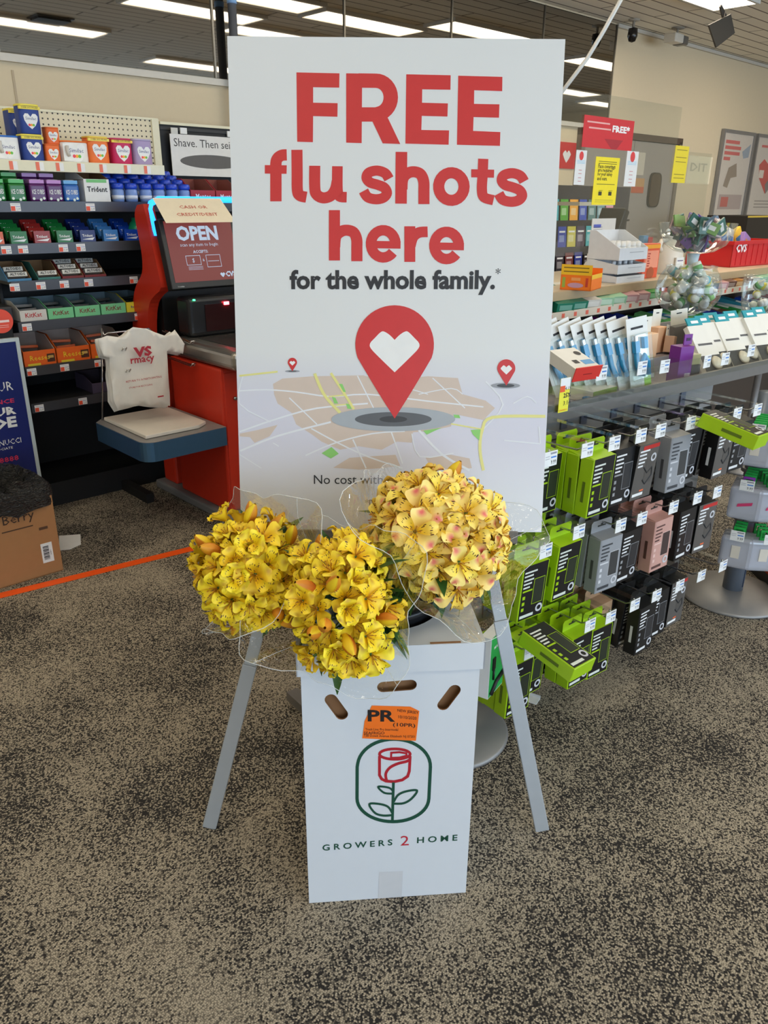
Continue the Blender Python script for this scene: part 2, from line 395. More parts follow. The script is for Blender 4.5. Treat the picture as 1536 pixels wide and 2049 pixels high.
rib(curve([(411, 588), (411, 680), (419, 712), (447, 727), (480, 718), (500, 690), (508, 655)]), 48)
rib(curve([(509, 590), (509, 690), (518, 720), (549, 724)]), 46)
def ess(dx, dy): rib(curve([(a + dx, c + dy) for a, c in [(732, 645), (715, 620), (680, 609), (645, 618), (635, 640), (650, 660), (682, 670), (712, 683), (723, 706), (708, 726), (676, 733), (640, 724), (622, 697)]]), 44)
ess(0, 0); ess(585, 11)
rib([(786, 528), (784, 752)], 50); rib(curve([(788, 690), (792, 645), (812, 621), (840, 614), (868, 624), (882, 655), (883, 700), (883, 754)]), 48)
rib(arc(1002, 678, 55, 60, 0, 345, 24), 48, closed=True)
rib(curve([(1140, 558), (1137, 630), (1134, 690), (1143, 724), (1184, 737)]), 44); poly([(1088, 603), (1187, 605), (1186, 640), (1088, 638)], SR, f2)
rib([(496, 780), (496, 998)], 48); rib(curve([(497, 940), (502, 895), (524, 873), (550, 867), (578, 876), (592, 905), (593, 945), (593, 1001)]), 48)
def eee(cx, cy): rib(arc(cx, cy, 53, 59, -2, -322, 24), 45); rib([(cx - 45, cy + 3), (cx + 75, cy + 5)], 32)
eee(707, 926); eee(981, 933)
rib([(822, 850), (822, 1004)], 47); rib(curve([(824, 935), (836, 897), (862, 877), (899, 874)]), 46)
mb.build('headline_lettering', sgn)['label'] = 'bold red lettering'
mb = MB()
def btext(s, x0, y0, x1, hpx, mat, bold=0.0, ox=0, oy=0, k=1.0, res=3):
    a = bl(ox + x0 * k, oy + y0 * k); c = bl(ox + x1 * k, oy + y0 * k); h = bl(ox + x0 * k, oy + (y0 - hpx) * k)
    Z[0] += 0.00002
    dx = Vector((c[0] - a[0], 0, c[1] - a[1])); wd = dx.length; dx.normalize()
    mb.text(s, (a[0], -Z[0], a[1]), w=wd, mat=mat, X=tuple(dx), Y=(0, 0, 1), bold=bold, res=res, cap=True)
DK = M((38, 38, 42), 0.5)
btext('for the whole family.', 580, 577, 990, 34, DK, 0.034); btext('*', 991, 556, 1001, 10, DK)
btext('No cost with most insurance.', 628, 968, 941, 20, DK, 0.0); btext('*Does not apply to every plan', 730, 1012, 950, 12, M((90, 90, 95)))
mb.build('small_lettering', sgn)['label'] = 'small black lettering'
# printed map and pins
f3 = fb(710 / 1536, 440, 530); mb = MB(); Z[0] = 0.0002
TAN = M((208, 190, 176), 0.5); ROAD = M((226, 228, 232), 0.5); YEL = M((228, 222, 140), 0.5); GRN = M((140, 205, 110), 0.5)
poly([(270, 492), (400, 482), (620, 478), (700, 500), (900, 482), (1030, 490), (1050, 560), (1150, 588), (1190, 620), (1140, 672), (1010, 645), (1000, 700), (900, 720), (835, 725), (830, 770), (765, 765), (700, 800), (600, 785), (520, 800), (440, 765), (400, 735), (330, 690), (310, 640), (250, 600), (235, 560), (230, 515)], TAN, f3)
poly([(85, 730), (160, 715), (250, 692), (215, 742), (150, 770), (130, 745), (86, 742)], TAN, f3)
poly([(490, 878), (560, 835), (660, 828), (760, 822), (780, 870), (700, 880), (600, 886)], TAN, f3)
poly([(890, 835), (1000, 822), (1080, 838), (1090, 880), (1000, 890), (905, 862)], TAN, f3)
for pts, wd in (([(85, 545), (200, 540), (330, 550), (480, 570), (640, 560), (900, 590), (1140, 615)], 6), ([(85, 722), (250, 665), (420, 620), (640, 600)], 7), ([(88, 805), (250, 740), (480, 680)], 8),
                ([(300, 575), (420, 690)], 5), ([(595, 480), (665, 620)], 5), ([(395, 708), (510, 770), (640, 830), (790, 880)], 6), ([(370, 825), (500, 770), (660, 730), (800, 720)], 6), ([(575, 755), (632, 880)], 6),
                ([(740, 720), (790, 860)], 6), ([(860, 715), (960, 820), (1080, 890)], 10), ([(920, 490), (1060, 620)], 5), ([(1150, 505), (1225, 605), (1140, 710)], 6), ([(860, 560), (1000, 535), (1050, 560)], 4), ([(700, 500), (900, 560)], 4),
                ([(1230, 760), (1385, 775)], 6), ([(1380, 700), (1386, 775)], 5), ([(100, 480), (85, 600), (220, 680)], 5), ([(85, 820), (180, 880)], 4), ([(790, 490), (720, 560)], 4), ([(1270, 600), (1330, 570), (1370, 600)], 5), ([(830, 730), (865, 830), (1010, 815)], 5), ([(230, 770), (255, 785)], 4)):
    rib(curve(pts, 3), wd, ROAD, f3)
for pts, wd in (([(410, 470), (450, 560), (520, 640)], 13), ([(480, 468), (540, 560), (580, 625)], 11), ([(470, 570), (545, 563)], 6), ([(500, 608), (570, 602)], 6), ([(1140, 890), (1125, 800), (1135, 715), (1180, 660), (1408, 656)], 13), ([(1000, 688), (1135, 712)], 6), ([(85, 480), (250, 462)], 8)):
    rib(curve(pts, 4), wd, YEL, f3)
for pts in ([(440, 815), (483, 788), (514, 817), (480, 838)], [(1085, 715), (1128, 712), (1122, 760), (1095, 735)], [(485, 570), (500, 575), (512, 600), (495, 600)], [(545, 600), (560, 603), (570, 624), (552, 622)], [(1010, 648), (1035, 650), (1040, 664), (1015, 662)], [(880, 718), (960, 705), (930, 718), (895, 735)], [(515, 515), (530, 515), (545, 550), (535, 550)]): poly(pts, GRN, f3)
for rx, ry, c in ((268, 52, (166, 172, 178)), (166, 31, (92, 94, 98)), (60, 14, (60, 60, 63))): poly(arc(750, 668, rx, ry, 0, 354, 59), M(c, 0.5), f3)
for rx, ry, c in ((32, 5, (150, 152, 158)), (18, 3, (95, 95, 98))): poly(arc(314, 460, rx, ry, 0, 350, 24), M(c, 0.5), f3)
for rx, ry, c in ((63, 12, (150, 152, 158)), (38, 8, (70, 70, 74))): poly(arc(1236, 523, rx, ry, 0, 350, 30), M(c, 0.5), f3)
def pin(cx, cy, r, tipy, hs):
    pts = arc(cx, cy, r, r, 145, 395, 30); k = tipy - cy
    pts = arc(cx, cy, r, r, 160, 380, 30) + curve([(cx + r * 0.94, cy + r * 0.34), (cx + r * 0.72, cy + k * 0.38), (cx + r * 0.38, cy + k * 0.68), (cx, tipy)], 5)[1:] + curve([(cx, tipy), (cx - r * 0.38, cy + k * 0.68), (cx - r * 0.72, cy + k * 0.38), (cx - r * 0.94, cy + r * 0.34)], 5)[1:-1]
    poly(pts, SR, f3)
    h = curve([(0, -20), (22, -42), (45, -56), (60, -54), (86, -28), (106, -5), (102, 18), (60, 62), (0, 120)], 3)
    poly([(cx + a * hs, cy + c * hs) for a, c in h] + [(cx - a * hs, cy + c * hs) for a, c in reversed(h[1:-1])], WHITE, f3)
pin(756, 345, 170, 665, 1.0); pin(314, 422, 20, 460, 0.115); pin(1239, 448, 39, 523, 0.225)
mb.build('map_print', sgn)['label'] = 'printed street map with red heart pins'

# ------------------------------------------------------------------ easel
ez = thing('easel', 'grey aluminium floor easel carrying the flu shot sign', 'easel', (0, 1.5, 0))
ALU = M((176, 180, 184), 0.42, 0.35, name='brushed_aluminium')
def onlean(x, y, off=0.02):       # point in the plane of the front legs
    d = ray(x, y); n = Vector((0, math.cos(LEAN), -math.sin(LEAN))); p0 = Vector((0, 1.488 + off, 0)); t = (p0 - CAMP).dot(n) / d.dot(n); return CAMP + d * t
for (a, c, nm) in (((413, 1678), (515, 1275), 'L'), ((1085, 1665), (985, 1170), 'R')):
    p = onlean(*a); q = onlean(*c); d = (q - p).normalized(); p = p - d * (p.z / d.z)
    j = onlean(*((1001, 1240) if nm == 'R' else (500, 1330))); top = p + d * (1.45 / d.z)
    X = Vector((1, 0, 0)); sd = (X - d * X.dot(d)).normalized(); nn = sd.cross(d).normalized()
    mb = MB()
    def bar(p, q, wd, th, mat):
        vs = [r_ + sd * (sx_ * wd / 2) + nn * (sy_ * th / 2) - Vector((0, 1.5, 0)) for r_ in (p, q) for sx_, sy_ in ((-1, -1), (1, -1), (1, 1), (-1, 1))]
        mb.add(vs, [(0, 3, 2, 1), (4, 5, 6, 7), (0, 1, 5, 4), (1, 2, 6, 5), (2, 3, 7, 6), (3, 0, 4, 7)], mat)
    bar(p, j, 0.034, 0.016, ALU); bar(j, top, 0.029, 0.012, ALU)
    mb.build('leg', ez, bevel=0.0015)
mb = MB(); mb.tube([(0, 0.28, 1.43), (0, 0.72, 0.0)], 0.012, ALU); mb.build('rear_leg', ez)
mb = MB(); mb.box(-0.14, 0.14, 0.275, 0.295, 1.36, 1.44, ALU); mb.build('top_hinge', ez, bevel=0.003)
mb = MB(); mb.box(-0.3, 0.3, 0.105, 0.17, 0.735, 0.752, M((112, 106, 100), 0.5)); mb.box(-0.3, 0.3, 0.1, 0.106, 0.735, 0.765, M((112, 106, 100), 0.5)); mb.build('ledge', ez, bevel=0.002)

# ------------------------------------------------------------------ flower box
BXW, BXD, BXH, BYAW = 0.352, 0.285, 0.600, R(5.3)
fb_ = thing('flower_box', 'white cardboard flower carton with rose emblem, standing in front of the easel', 'box', (0.0165, 1.302, 0.0), BYAW)
CARDW = M((212, 216, 222), 0.6, name='white_carton', vary=0.015); KRAFT = M((150, 108, 72), 0.8, name='kraft_board')
W2 = BXW / 2
def slot(cx, cz, l, r, ang, n=8):
    o = []
    for sgn_ in (1, -1):
        for i in range(n + 1):
            a = -90 + 180 * i / n + (0 if sgn_ > 0 else 180)
            o.append((sgn_ * l / 2 + r * math.cos(R(a)), r * math.sin(R(a))))
    c, s_ = math.cos(ang), math.sin(ang)
    return [(cx + a * c - b_ * s_, cz + a * s_ + b_ * c) for a, b_ in o]
slots = [slot(-0.108, 0.517, 0.042, 0.0125, R(-60)), slot(0.012, 0.560, 0.055, 0.012, R(2)), slot(0.117, 0.527, 0.04, 0.0125, R(58))]
# front wall with three real slots: boolean-free triangulated fill
bm = bmesh.new()
def loop3(bm, pts, y): 
    vs = [bm.verts.new((a, y, c)) for a, c in pts]; return [bm.edges.new((vs[i], vs[(i + 1) % len(vs)])) for i in range(len(vs))], vs
ed, _ = loop3(bm, [(-W2, 0), (W2, 0), (W2, BXH), (-W2, BXH)], 0)
allE = list(ed)
for s_ in slots: e_, _ = loop3(bm, s_, 0); allE += e_
bmesh.ops.triangle_fill(bm, edges=allE, use_beauty=True)
me = bpy.data.meshes.new('front_panel')
bmesh.ops.recalc_face_normals(bm, faces=bm.faces)
bm.to_mesh(me); bm.free(); me.materials.append(CARDW); me.materials.append(KRAFT)
fp = bpy.data.objects.new('front_panel', me); COL.objects.link(fp); fp.parent = fb_
so = fp.modifiers.new('s', 'SOLIDIFY'); so.thickness = 0.004; so.offset = 0; so.material_offset_rim = 1; so.use_rim = True
mb = MB(); mb.box(-W2, -W2 + 0.004, 0.003, BXD, 0, BXH, CARDW).box(W2 - 0.004, W2, 0.003, BXD, 0, BXH, CARDW).box(-W2, W2, BXD - 0.004, BXD, 0, BXH, CARDW).box(-W2, W2, 0.003, BXD, 0, 0.004, KRAFT)
mb.box(-W2 + 0.006, W2 - 0.006, 0.018, 0.02, 0.3, BXH - 0.002, KRAFT)
mb.build('carton_walls', fb_, bevel=0.001)
# lid with round opening
LW, LZ = W2 + 0.008, 0.655
mb = MB(); n = 48; rr = 0.122; cy = BXD / 2 + 0.03
def sq(a):
    ca, sa = math.cos(a), math.sin(a); hx, hy0, hy1 = LW, cy + 0.007, BXD + 0.007 - cy
    t = min(hx / abs(ca) if abs(ca) > 1e-6 else 9, (hy1 / sa if sa > 1e-6 else 9), (hy0 / -sa if sa < -1e-6 else 9)); return (ca * t, cy + sa * t)
angs = sorted([2 * PI * k / n for k in range(n)] + [math.atan2(y - cy, x) % (2 * PI) for x in (-LW, LW) for y in (-0.007, BXD + 0.007)])
n = len(angs)
for zz, fl_ in ((LZ, 1), (LZ - 0.004, 0)):
    vs = [(rr * math.cos(a), cy + rr * math.sin(a), zz) for a in angs] + [(*sq(a), zz) for a in angs]
    mb.add(vs, [(k, k + n, (k + 1) % n + n, (k + 1) % n) for k in range(n)], CARDW)
y0, y1 = -0.007, BXD + 0.007
mb.box(-LW, LW, y0, y0 + 0.003, 0.594, LZ - 0.0005, CARDW).box(-LW, LW, y1 - 0.003, y1, 0.594, LZ - 0.0005, CARDW).box(-LW, -LW + 0.003, y0, y1, 0.594, LZ - 0.0005, CARDW).box(LW - 0.003, LW, y0, y1, 0.594, LZ - 0.0005, CARDW)
lid = mb.build('lid', fb_)
mb = MB(); mb.box(0.075, 0.135, y0 + 0.001, y0 + 0.007, LZ - 0.001, LZ + 0.0008, KRAFT); mb.build('lid_hand_slot', lid)
# emblem and lettering on the front
def bxl(x, y):       # photo pixel to the carton's front plane
    o = Vector((0.0165, 1.302, 0)); Xv = Vector((math.cos(BYAW), math.sin(BYAW), 0)); nn = Vector((-Xv.y, Xv.x, 0)); d = ray(x, y); t = (o - CAMP).dot(nn) / d.dot(nn); p = CAMP + d * t - o
    return p.dot(Xv), p.z
K5 = 420 / 1536
def f5(x, y, z): a, c = bxl(580 + x * K5, 1380 + y * K5); return (a, -0.002 - z, c)
GR = M((18, 74, 56), 0.5); RR = M((178, 28, 44), 0.5)
mb = MB(); Z[0] = 0.0004
rr_ = lambda pts, wd, m_, closed=False: rib(pts, wd, m_, f5, closed)
ring = arc(757, 560, 265, 200, 180, 360, 24) + arc(748, 790, 268, 170, 0, 180, 24)
rr_([(491, 560)] + arc(760, 555, 266, 198, 186, 354, 22) + [(1026, 560), (1015, 790)] + arc(752, 790, 262, 170, 8, 172, 22) + [(490, 790)], 24, GR, True)
rr_(arc(766, 466, 112, 38, 0, 350, 26), 20, RR, True)
rr_([(654, 480), (654, 620), (670, 648), (700, 663), (760, 668), (820, 655), (860, 628), (872, 590), (878, 480)], 21, RR)
rr_(curve([(876, 505), (850, 520), (790, 535), (730, 565), (700, 610), (706, 660)]), 20, RR)
rr_([(738, 498), (740, 456), (800, 452), (850, 460), (852, 478), (800, 492), (745, 494)], 15, RR)
rr_([(756, 672), (748, 962)], 20, GR)
rr_(curve([(750, 755), (700, 752), (668, 735), (645, 705), (690, 705), (730, 715), (752, 735)]), 15, GR)
rr_(curve([(756, 828), (830, 825), (890, 790), (928, 732), (850, 738), (790, 765), (758, 815)]), 16, GR)
rr_(curve([(748, 912), (680, 915), (620, 895), (580, 832), (650, 830), (715, 850), (746, 895)]), 16, GR)
mb.build('rose_emblem', fp)['label'] = 'green and red rose line emblem'
mb = MB()
def ftext(s, x0, y0, x1, y1, mat, bold=0.0, h=None, zz=0.0006, M_=None):
    tgt = M_ or mb
    a = f5(x0, y0, zz); c = f5(x1, y1, zz); dx = Vector(c) - Vector(a); wd = dx.length; dx.normalize()
    hh = (Vector(f5(x0, y0 - h, zz)) - Vector(a)).length if h else None
    tgt.text(s, a, w=wd, h=hh, mat=mat, X=tuple(dx), Y=(0, 0, 1), bold=bold, res=3, cap=False)
xs = [238, 318, 384, 466, 568, 640, 705]
for ch, x0, x1, yb in (('G', 238, 293, 1172), ('R', 320, 362, 1165), ('O', 384, 444, 1160), ('W', 466, 544, 1150), ('E', 569, 608, 1143), ('R', 667, 709, 1138) if False else ('R', 668, 712, 1137), ('S', 707, 747, 1133) if False else ('S', 722, 758, 1134)):
    pass
ftext('G R O W E R S', 238, 1173, 748, 1132, GR, 0.018, 44); ftext('2', 808, 1135, 868, 1132, M((190, 34, 54)), 0.0, 70); ftext('H O M E', 928, 1118, 1222, 1098, GR, 0.018, 44)
mb.build('carton_lettering', fp)
mb = MB(); mb.quad([f5(652, 1330, 0.0004), f5(825, 1322, 0.0004), f5(815, 1525, 0.0004), f5(645, 1532, 0.0004)][::-1], M((205, 206, 210), 0.2)); mb.build('tape_strip', fp)
mb = MB(); ORS = M((250, 118, 30), 0.45)
mb.quad([f5(528, 350, 0.0008), f5(545, 225, 0.0008), f5(598, 110, 0.0008), f5(880, 118, 0.0008), f5(945, 150, 0.0008), f5(920, 368, 0.0008)][::-1], ORS)
BK = M((28, 20, 18), 0.6)
ftext('PR', 568, 225, 768, 228, BK, 0.03, 84, 0.0012); ftext('NEW JERSEY', 785, 160, 938, 178, BK, 0.005, 26, 0.0012); ftext('10/10/2020', 792, 202, 924, 214, BK, 0.0, 22, 0.0012)
ftext('(10PR)', 752, 268, 914, 276, BK, 0.01, 34, 0.0012); ftext('Truck Line: Pro Intermodal', 550, 291, 790, 294, BK, 0, 17, 0.0012); ftext('SEAFRIGO', 540, 320, 690, 320, BK, 0.005, 20, 0.0012); ftext('738 Dowd Avenue Elizabeth NJ 07201', 540, 342, 912, 350, BK, 0, 22, 0.0012)
mb.build('shipping_sticker', fp)['label'] = 'orange shipping sticker'
# bucket
mb = MB(); BKT = M((26, 27, 29), 0.35)
mb.lathe([(0.085, 0.30), (0.108, 0.655), (0.116, 0.668), (0.119, 0.676), (0.116, 0.683), (0.108, 0.68), (0.1, 0.66), (0.08, 0.32), (0.001, 0.31)], BKT, n=40)
ca, sa = math.cos(BYAW), math.sin(BYAW)
BC = Vector((0.0165 - sa * cy, 1.302 + ca * cy, 0))
tag(mb.build('flower_bucket', None, BC), 'round black plastic bucket sunk in the top of the white flower box', 'bucket')

# ------------------------------------------------------------------ flowers
def petal_mat(name, base, tip, dash, blotch):
    m, nt, b, N, L = node_mat(name); uvn = N('ShaderNodeUVMap'); sp = N('ShaderNodeSeparateXYZ'); L(uvn.outputs[0], sp.inputs[0])
    cr = N('ShaderNodeValToRGB'); L(sp.outputs['Y'], cr.inputs[0]); e = cr.color_ramp.elements
    e[0].position = 0.05; e[0].color = rgb(base); e[1].position = 0.85; e[1].color = rgb(tip)
    col = cr.outputs[0]
    if dash:
        mp = N('ShaderNodeMapping'); mp.inputs['Scale'].default_value = (7.0, 3.6, 1); L(uvn.outputs[0], mp.inputs[0])
        vo = N('ShaderNodeTexVoronoi'); vo.inputs['Scale'].default_value = 1.0; vo.inputs['Randomness'].default_value = 0.7; L(mp.outputs[0], vo.inputs['Vector'])
        lt = N('ShaderNodeMath'); lt.operation = 'LESS_THAN'; lt.inputs[1].default_value = 0.34; L(vo.outputs['Distance'], lt.inputs[0])
        g = N('ShaderNodeMapRange'); g.inputs[1].default_value = 0.78; g.inputs[2].default_value = 0.7; L(sp.outputs['Y'], g.inputs[0])
        mu = N('ShaderNodeMath'); mu.operation = 'MULTIPLY'; L(lt.outputs[0], mu.inputs[0]); L(g.outputs[0], mu.inputs[1])
        mx = N('ShaderNodeMix'); mx.data_type = 'RGBA'; L(mu.outputs[0], mx.inputs[0]); L(col, mx.inputs[6]); mx.inputs[7].default_value = rgb((84, 44, 22)); col = mx.outputs[2]
    if blotch:
        d = N('ShaderNodeVectorMath'); d.operation = 'DISTANCE'; L(uvn.outputs[0], d.inputs[0]); d.inputs[1].default_value = (0.5, 0.84, 0)
        g = N('ShaderNodeMapRange'); g.inputs[1].default_value = 0.30; g.inputs[2].default_value = 0.06; L(d.outputs['Value'], g.inputs[0])
        mx = N('ShaderNodeMix'); mx.data_type = 'RGBA'; L(g.outputs[0], mx.inputs[0]); L(col, mx.inputs[6]); mx.inputs[7].default_value = rgb(blotch); col = mx.outputs[2]
    oi = N('ShaderNodeObjectInfo'); hr = N('ShaderNodeMapRange'); hr.inputs[3].default_value = 0.488; hr.inputs[4].default_value = 0.507; L(oi.outputs['Random'], hr.inputs[0]); hs = N('ShaderNodeHueSaturation'); L(hr.outputs[0], hs.inputs['Hue']); L(col, hs.inputs['Color']); col = hs.outputs[0]
    L(col, b.inputs['Base Color']); b.inputs['Roughness'].default_value = 0.55
    b.inputs['Subsurface Weight'].default_value = 0.0
    return m
PY_I = petal_mat('petal_inner_yellow', (246, 202, 10), (250, 222, 40), True, None); PY_O = petal_mat('petal_outer_yellow', (240, 200, 12), (248, 222, 50), False, (205, 165, 40))
PP_I = petal_mat('petal_inner_pale', (252, 214, 30), (252, 224, 105), True, None); PP_O = petal_mat('petal_outer_pale', (250, 220, 100), (253, 228, 135), False, (226, 120, 100))
BUDM = petal_mat('bud_orange', (196, 96, 20), (226, 168, 24), False, None)
STAM = M((190, 130, 30), 0.6); LEAF = M((44, 88, 34), 0.45, name='leaf_green'); STEM = M((70, 110, 40), 0.5)
def petal(mb, ang, Ln, Wd, lift, cup, mat, flare=0.4, pk=0.9, ex=6, nu=4, nv=7, zoff=0):
    o = len(mb.v); ca, sa = math.cos(ang), math.sin(ang); vs = []
    if mb.uv is None: mb.uv = [(0, 0)] * len(mb.v)
    for j in range(nv + 1):
        t = j / nv; r_ = 0.003 + Ln * t; z = zoff + lift * math.sin(min(1.0, t * 0.9 + 0.05) * PI / 2) - flare * Ln * max(0, t - 0.55) ** 2 * 2.2
        wdt = Wd * (0.16 + t ** pk * 0.95) * max(0.04, 1 - t ** ex) ** 0.5
        for i in range(nu + 1):
            s_ = i / nu * 2 - 1; x = r_; y = wdt * s_; zz = z + cup * s_ * s_ * Wd
            y2 = y; x2 = x
            vs.append((x2 * ca - y2 * sa, x2 * sa + y2 * ca, zz)); mb.uv.append((i / nu, t))
    fs = [(j * (nu + 1) + i, j * (nu + 1) + i + 1, (j + 1) * (nu + 1) + i + 1, (j + 1) * (nu + 1) + i) for j in range(nv) for i in range(nu)]
    mb.add(vs, fs, mat, True)
def blossom_mesh(inner, outer, openness, seed):
    rnd = random.Random(seed); mb = MB(); mb.uv = []
    lf = 0.022 * (1.7 - openness); 
    for k in range(3):
        petal(mb, R(90 + 120 * k + rnd.uniform(-8, 8)), 0.027 * openness + 0.004, 0.0185, lf, 0.28, outer, 0.7, zoff=-0.001)
    for k in range(3):
        petal(mb, R(30 + 120 * k + rnd.uniform(-8, 8)), 0.028 * openness + 0.003, 0.0125, lf + 0.003, 0.4, inner, 0.9, pk=0.7, ex=3.5, zoff=0.001)
    n0 = len(mb.v)
    for k in range(5):
        a = R(72 * k + 20); mb.tube([(0, 0, 0.002), (0.004 * math.cos(a), 0.004 * math.sin(a), 0.012), (0.007 * math.cos(a), 0.007 * math.sin(a), 0.018)], 0.0006, STAM, n=4, caps=False)
        mb.lathe([(0.0001, -0.002), (0.0014, 0), (0.0001, 0.002)], STAM, (0.007 * math.cos(a), 0.007 * math.sin(a), 0.019), n=5)
    mb.tube([(0, 0, -0.03), (0, 0, 0.002)], 0.0016, STEM, n=5, radii=[0.0012, 0.003])
    mb.uv += [(0.5, 0.1)] * (len(mb.v) - len(mb.uv))
    return mb.mesh('blossom')
def bud_mesh(seed, mats):
    mb = MB(); mb.uv = []
    for k in range(4):
        a = 2 * PI * k / 4; o = len(mb.v); vs = []
        for j in range(6):
            t = j / 5; r_ = 0.0085 * math.sin(PI * (0.1 + 0.86 * t)) ** 0.8; z = 0.036 * t
            for i in range(4):
                b_ = a + (i / 3 - 0.5) * 1.7; vs.append((r_ * math.cos(b_), r_ * math.sin(b_), z)); mb.uv.append((i / 3, t * 0.6))
        mb.add(vs, [(j * 4 + i, j * 4 + i + 1, (j + 1) * 4 + i + 1, (j + 1) * 4 + i) for j in range(5) for i in range(3)], mats[k % len(mats)], True)
    return mb.mesh('bud')
def leaf_mesh(l, wd):
    mb = MB(); vs = []
    for j in range(7):
        t = j / 6; x = wd * math.sin(PI * (0.06 + 0.94 * t) ** 0.9) ** 0.8 if t < 1 else 0.0005
        for i in (-1, 0, 1): vs.append((x * i, -0.35 * l * t * t, l * t * (1 - 0.15 * t) + 0.0) if False else (x * i, -0.006 * abs(i), 0) if False else (x * i, -0.3 * l * t * t + 0.25 * x * abs(i), l * t * 0.95))
    mb.add(vs, [(j * 3 + i, j * 3 + i + 1, (j + 1) * 3 + i + 1, (j + 1) * 3 + i) for j in range(6) for i in range(2)], LEAF, True)
    return mb.mesh('leaf')
yel = [blossom_mesh(PY_I, PY_O, o_, k) for k, o_ in enumerate((0.95, 0.8, 0.62, 1.0))]
pal = [blossom_mesh(PP_I, PP_O, o_, 10 + k) for k, o_ in enumerate((1.05, 0.95, 0.8, 1.1))]
budm = [bud_mesh(0, [PY_O, BUDM]), bud_mesh(1, [BUDM, BUDM, PY_O])]
leafm = [leaf_mesh(0.075, 0.009), leaf_mesh(0.095, 0.012)]
def link(name, me, parent, loc, quat):
    o = bpy.data.objects.new(name, me); COL.objects.link(o); o.parent = parent; o.location = loc; o.rotation_mode = 'QUATERNION'; o.rotation_quaternion = quat; return o
ORG = Vector((BC.x, BC.y, 0.60))
def bouquet(label, ctr, rad, meshes, seed, nb, cap, scale, buds, squash=(1, 1, 1), cone=1.22, cone_len=0.35, openw=1.0, leafn=22):
    rnd = random.Random(seed); root = thing('flower_bouquet', label, 'bouquet', ORG)
    C = Vector(ctr) - ORG; ax = C.normalized(); q = Vector((0, 0, 1)).rotation_difference(ax)
    # stems
    mb = MB(); pts = []
    ga = PI * (3 - math.sqrt(5)); i = 0
    for k in range(nb):
        cz = 1 - (1 - math.cos(R(cap))) * (k + 0.5) / nb; th = ga * k; rr2 = math.sqrt(max(0, 1 - cz * cz))
        d = Vector((rr2 * math.cos(th), rr2 * math.sin(th), cz)); d.x += rnd.uniform(-.07, .07); d.y += rnd.uniform(-.07, .07); d.normalize()
        pw_ = q @ Vector((d.x * rad * squash[0], d.y * rad * squash[1], d.z * rad * squash[2])) * rnd.uniform(0.80, 1.10)
        dw = (q @ d)
        dw = (dw + Vector((rnd.uniform(-.6, .6), rnd.uniform(-.6, .1), rnd.uniform(-.3, .5)))).normalized()
        isb = rnd.random() < buds
        me = budm[rnd.randrange(2)] if isb else meshes[rnd.randrange(len(meshes))]
        up = Vector((0, 0, 1)); xz = up - dw * up.dot(dw)
        yv = xz.normalized() if xz.length > 0.05 else Vector((0, 1, 0)); xv = yv.cross(dw).normalized()
        mt = Matrix((xv, yv, dw)).transposed(); qq = mt.to_quaternion() @ Matrix.Rotation(rnd.uniform(-1.1, 1.1), 3, 'Z').to_quaternion()
        o = link('bud' if isb else 'blossom', me, root, C + pw_, qq); s_ = scale * (rnd.uniform(0.8, 1.2) if not isb else 1.35); o.scale = (s_, s_, s_)
        if k % 2 == 0:
            e0 = C + pw_ - dw * 0.02; mid = C * 0.72 + pw_ * 0.3; mb.tube([e0, (e0 + mid) / 2, mid, C * 0.15 + pw_ * 0.05], 0.0018, STEM, n=5, caps=False)
    mb.build('stems', root)
    for k in range(leafn):
        th = rnd.uniform(0, 2 * PI); el = rnd.uniform(60, 130); d = Vector((math.sin(R(el)) * math.cos(th), math.sin(R(el)) * math.sin(th), math.cos(R(el)) - 0.15)).normalized()
        pw_ = q @ (d * rad * rnd.uniform(0.35, 0.8)); dw = ((q @ d) + Vector((0, -0.2, rnd.uniform(-.4, .3)))).normalized()
        o = link('leaf', leafm[k % 2], root, C + pw_ - ax * rad * 0.15, dw.to_track_quat('Z', 'Y')); 
    for k in range(nb // 2):
        cz = 1 - (1 - math.cos(R(cap * 0.9))) * (k + 0.5) / (nb // 2); th = ga * k + 1.3; rr2 = math.sqrt(max(0, 1 - cz * cz)); d = Vector((rr2 * math.cos(th), rr2 * math.sin(th), cz))
        pw_ = q @ Vector((d.x * rad * squash[0], d.y * rad * squash[1], d.z * rad * squash[2])) * 0.76; dw = ((q @ d) + Vector((rnd.uniform(-.3, .3), rnd.uniform(-.4, .1), .1))).normalized()
        o = link('blossom', meshes[rnd.randrange(len(meshes))], root, C + pw_, dw.to_track_quat('Z', 'Y')); o.scale = (scale * 0.95,) * 3
    # cellophane wrap: a cone from the bucket to a wavy rim round the blossoms
    mb = MB(); n = 80; L_ = C.length; prof = [(0.02, -0.02), (0.045, L_ * 0.35), (rad * 0.72, L_ * 0.66), (rad * 1.1, L_ * 0.86), (rad * cone * 1.12, L_ * 0.98), (rad * cone * 1.3, L_ + rad * 0.2)]
    ph = [rnd.uniform(0, 6.28) for _ in range(4)]
    def wob(i, a):
        k = i / (len(prof) - 1)
        return 1 + k * k * (0.30 * abs(math.cos(2 * a + ph[0])) ** 3 + 0.03 * math.sin(7 * a + ph[1]) + 0.02 * math.sin(17 * a + ph[2]))
    mb.open_lathe(prof, CELLO, n=n, wob=wob)
    for i_, v in enumerate(mb.v):
        j, kk = divmod(i_, n); k = j / (len(prof) - 1); a = 2 * PI * kk / n
        v = Vector((v.x, v.y, v.z + (0.05 * math.sin(2 * a + ph[1]) * k * k + 0.008 * math.sin(9 * a + ph[0]) * k) * openw)); mb.v[i_] = q @ v
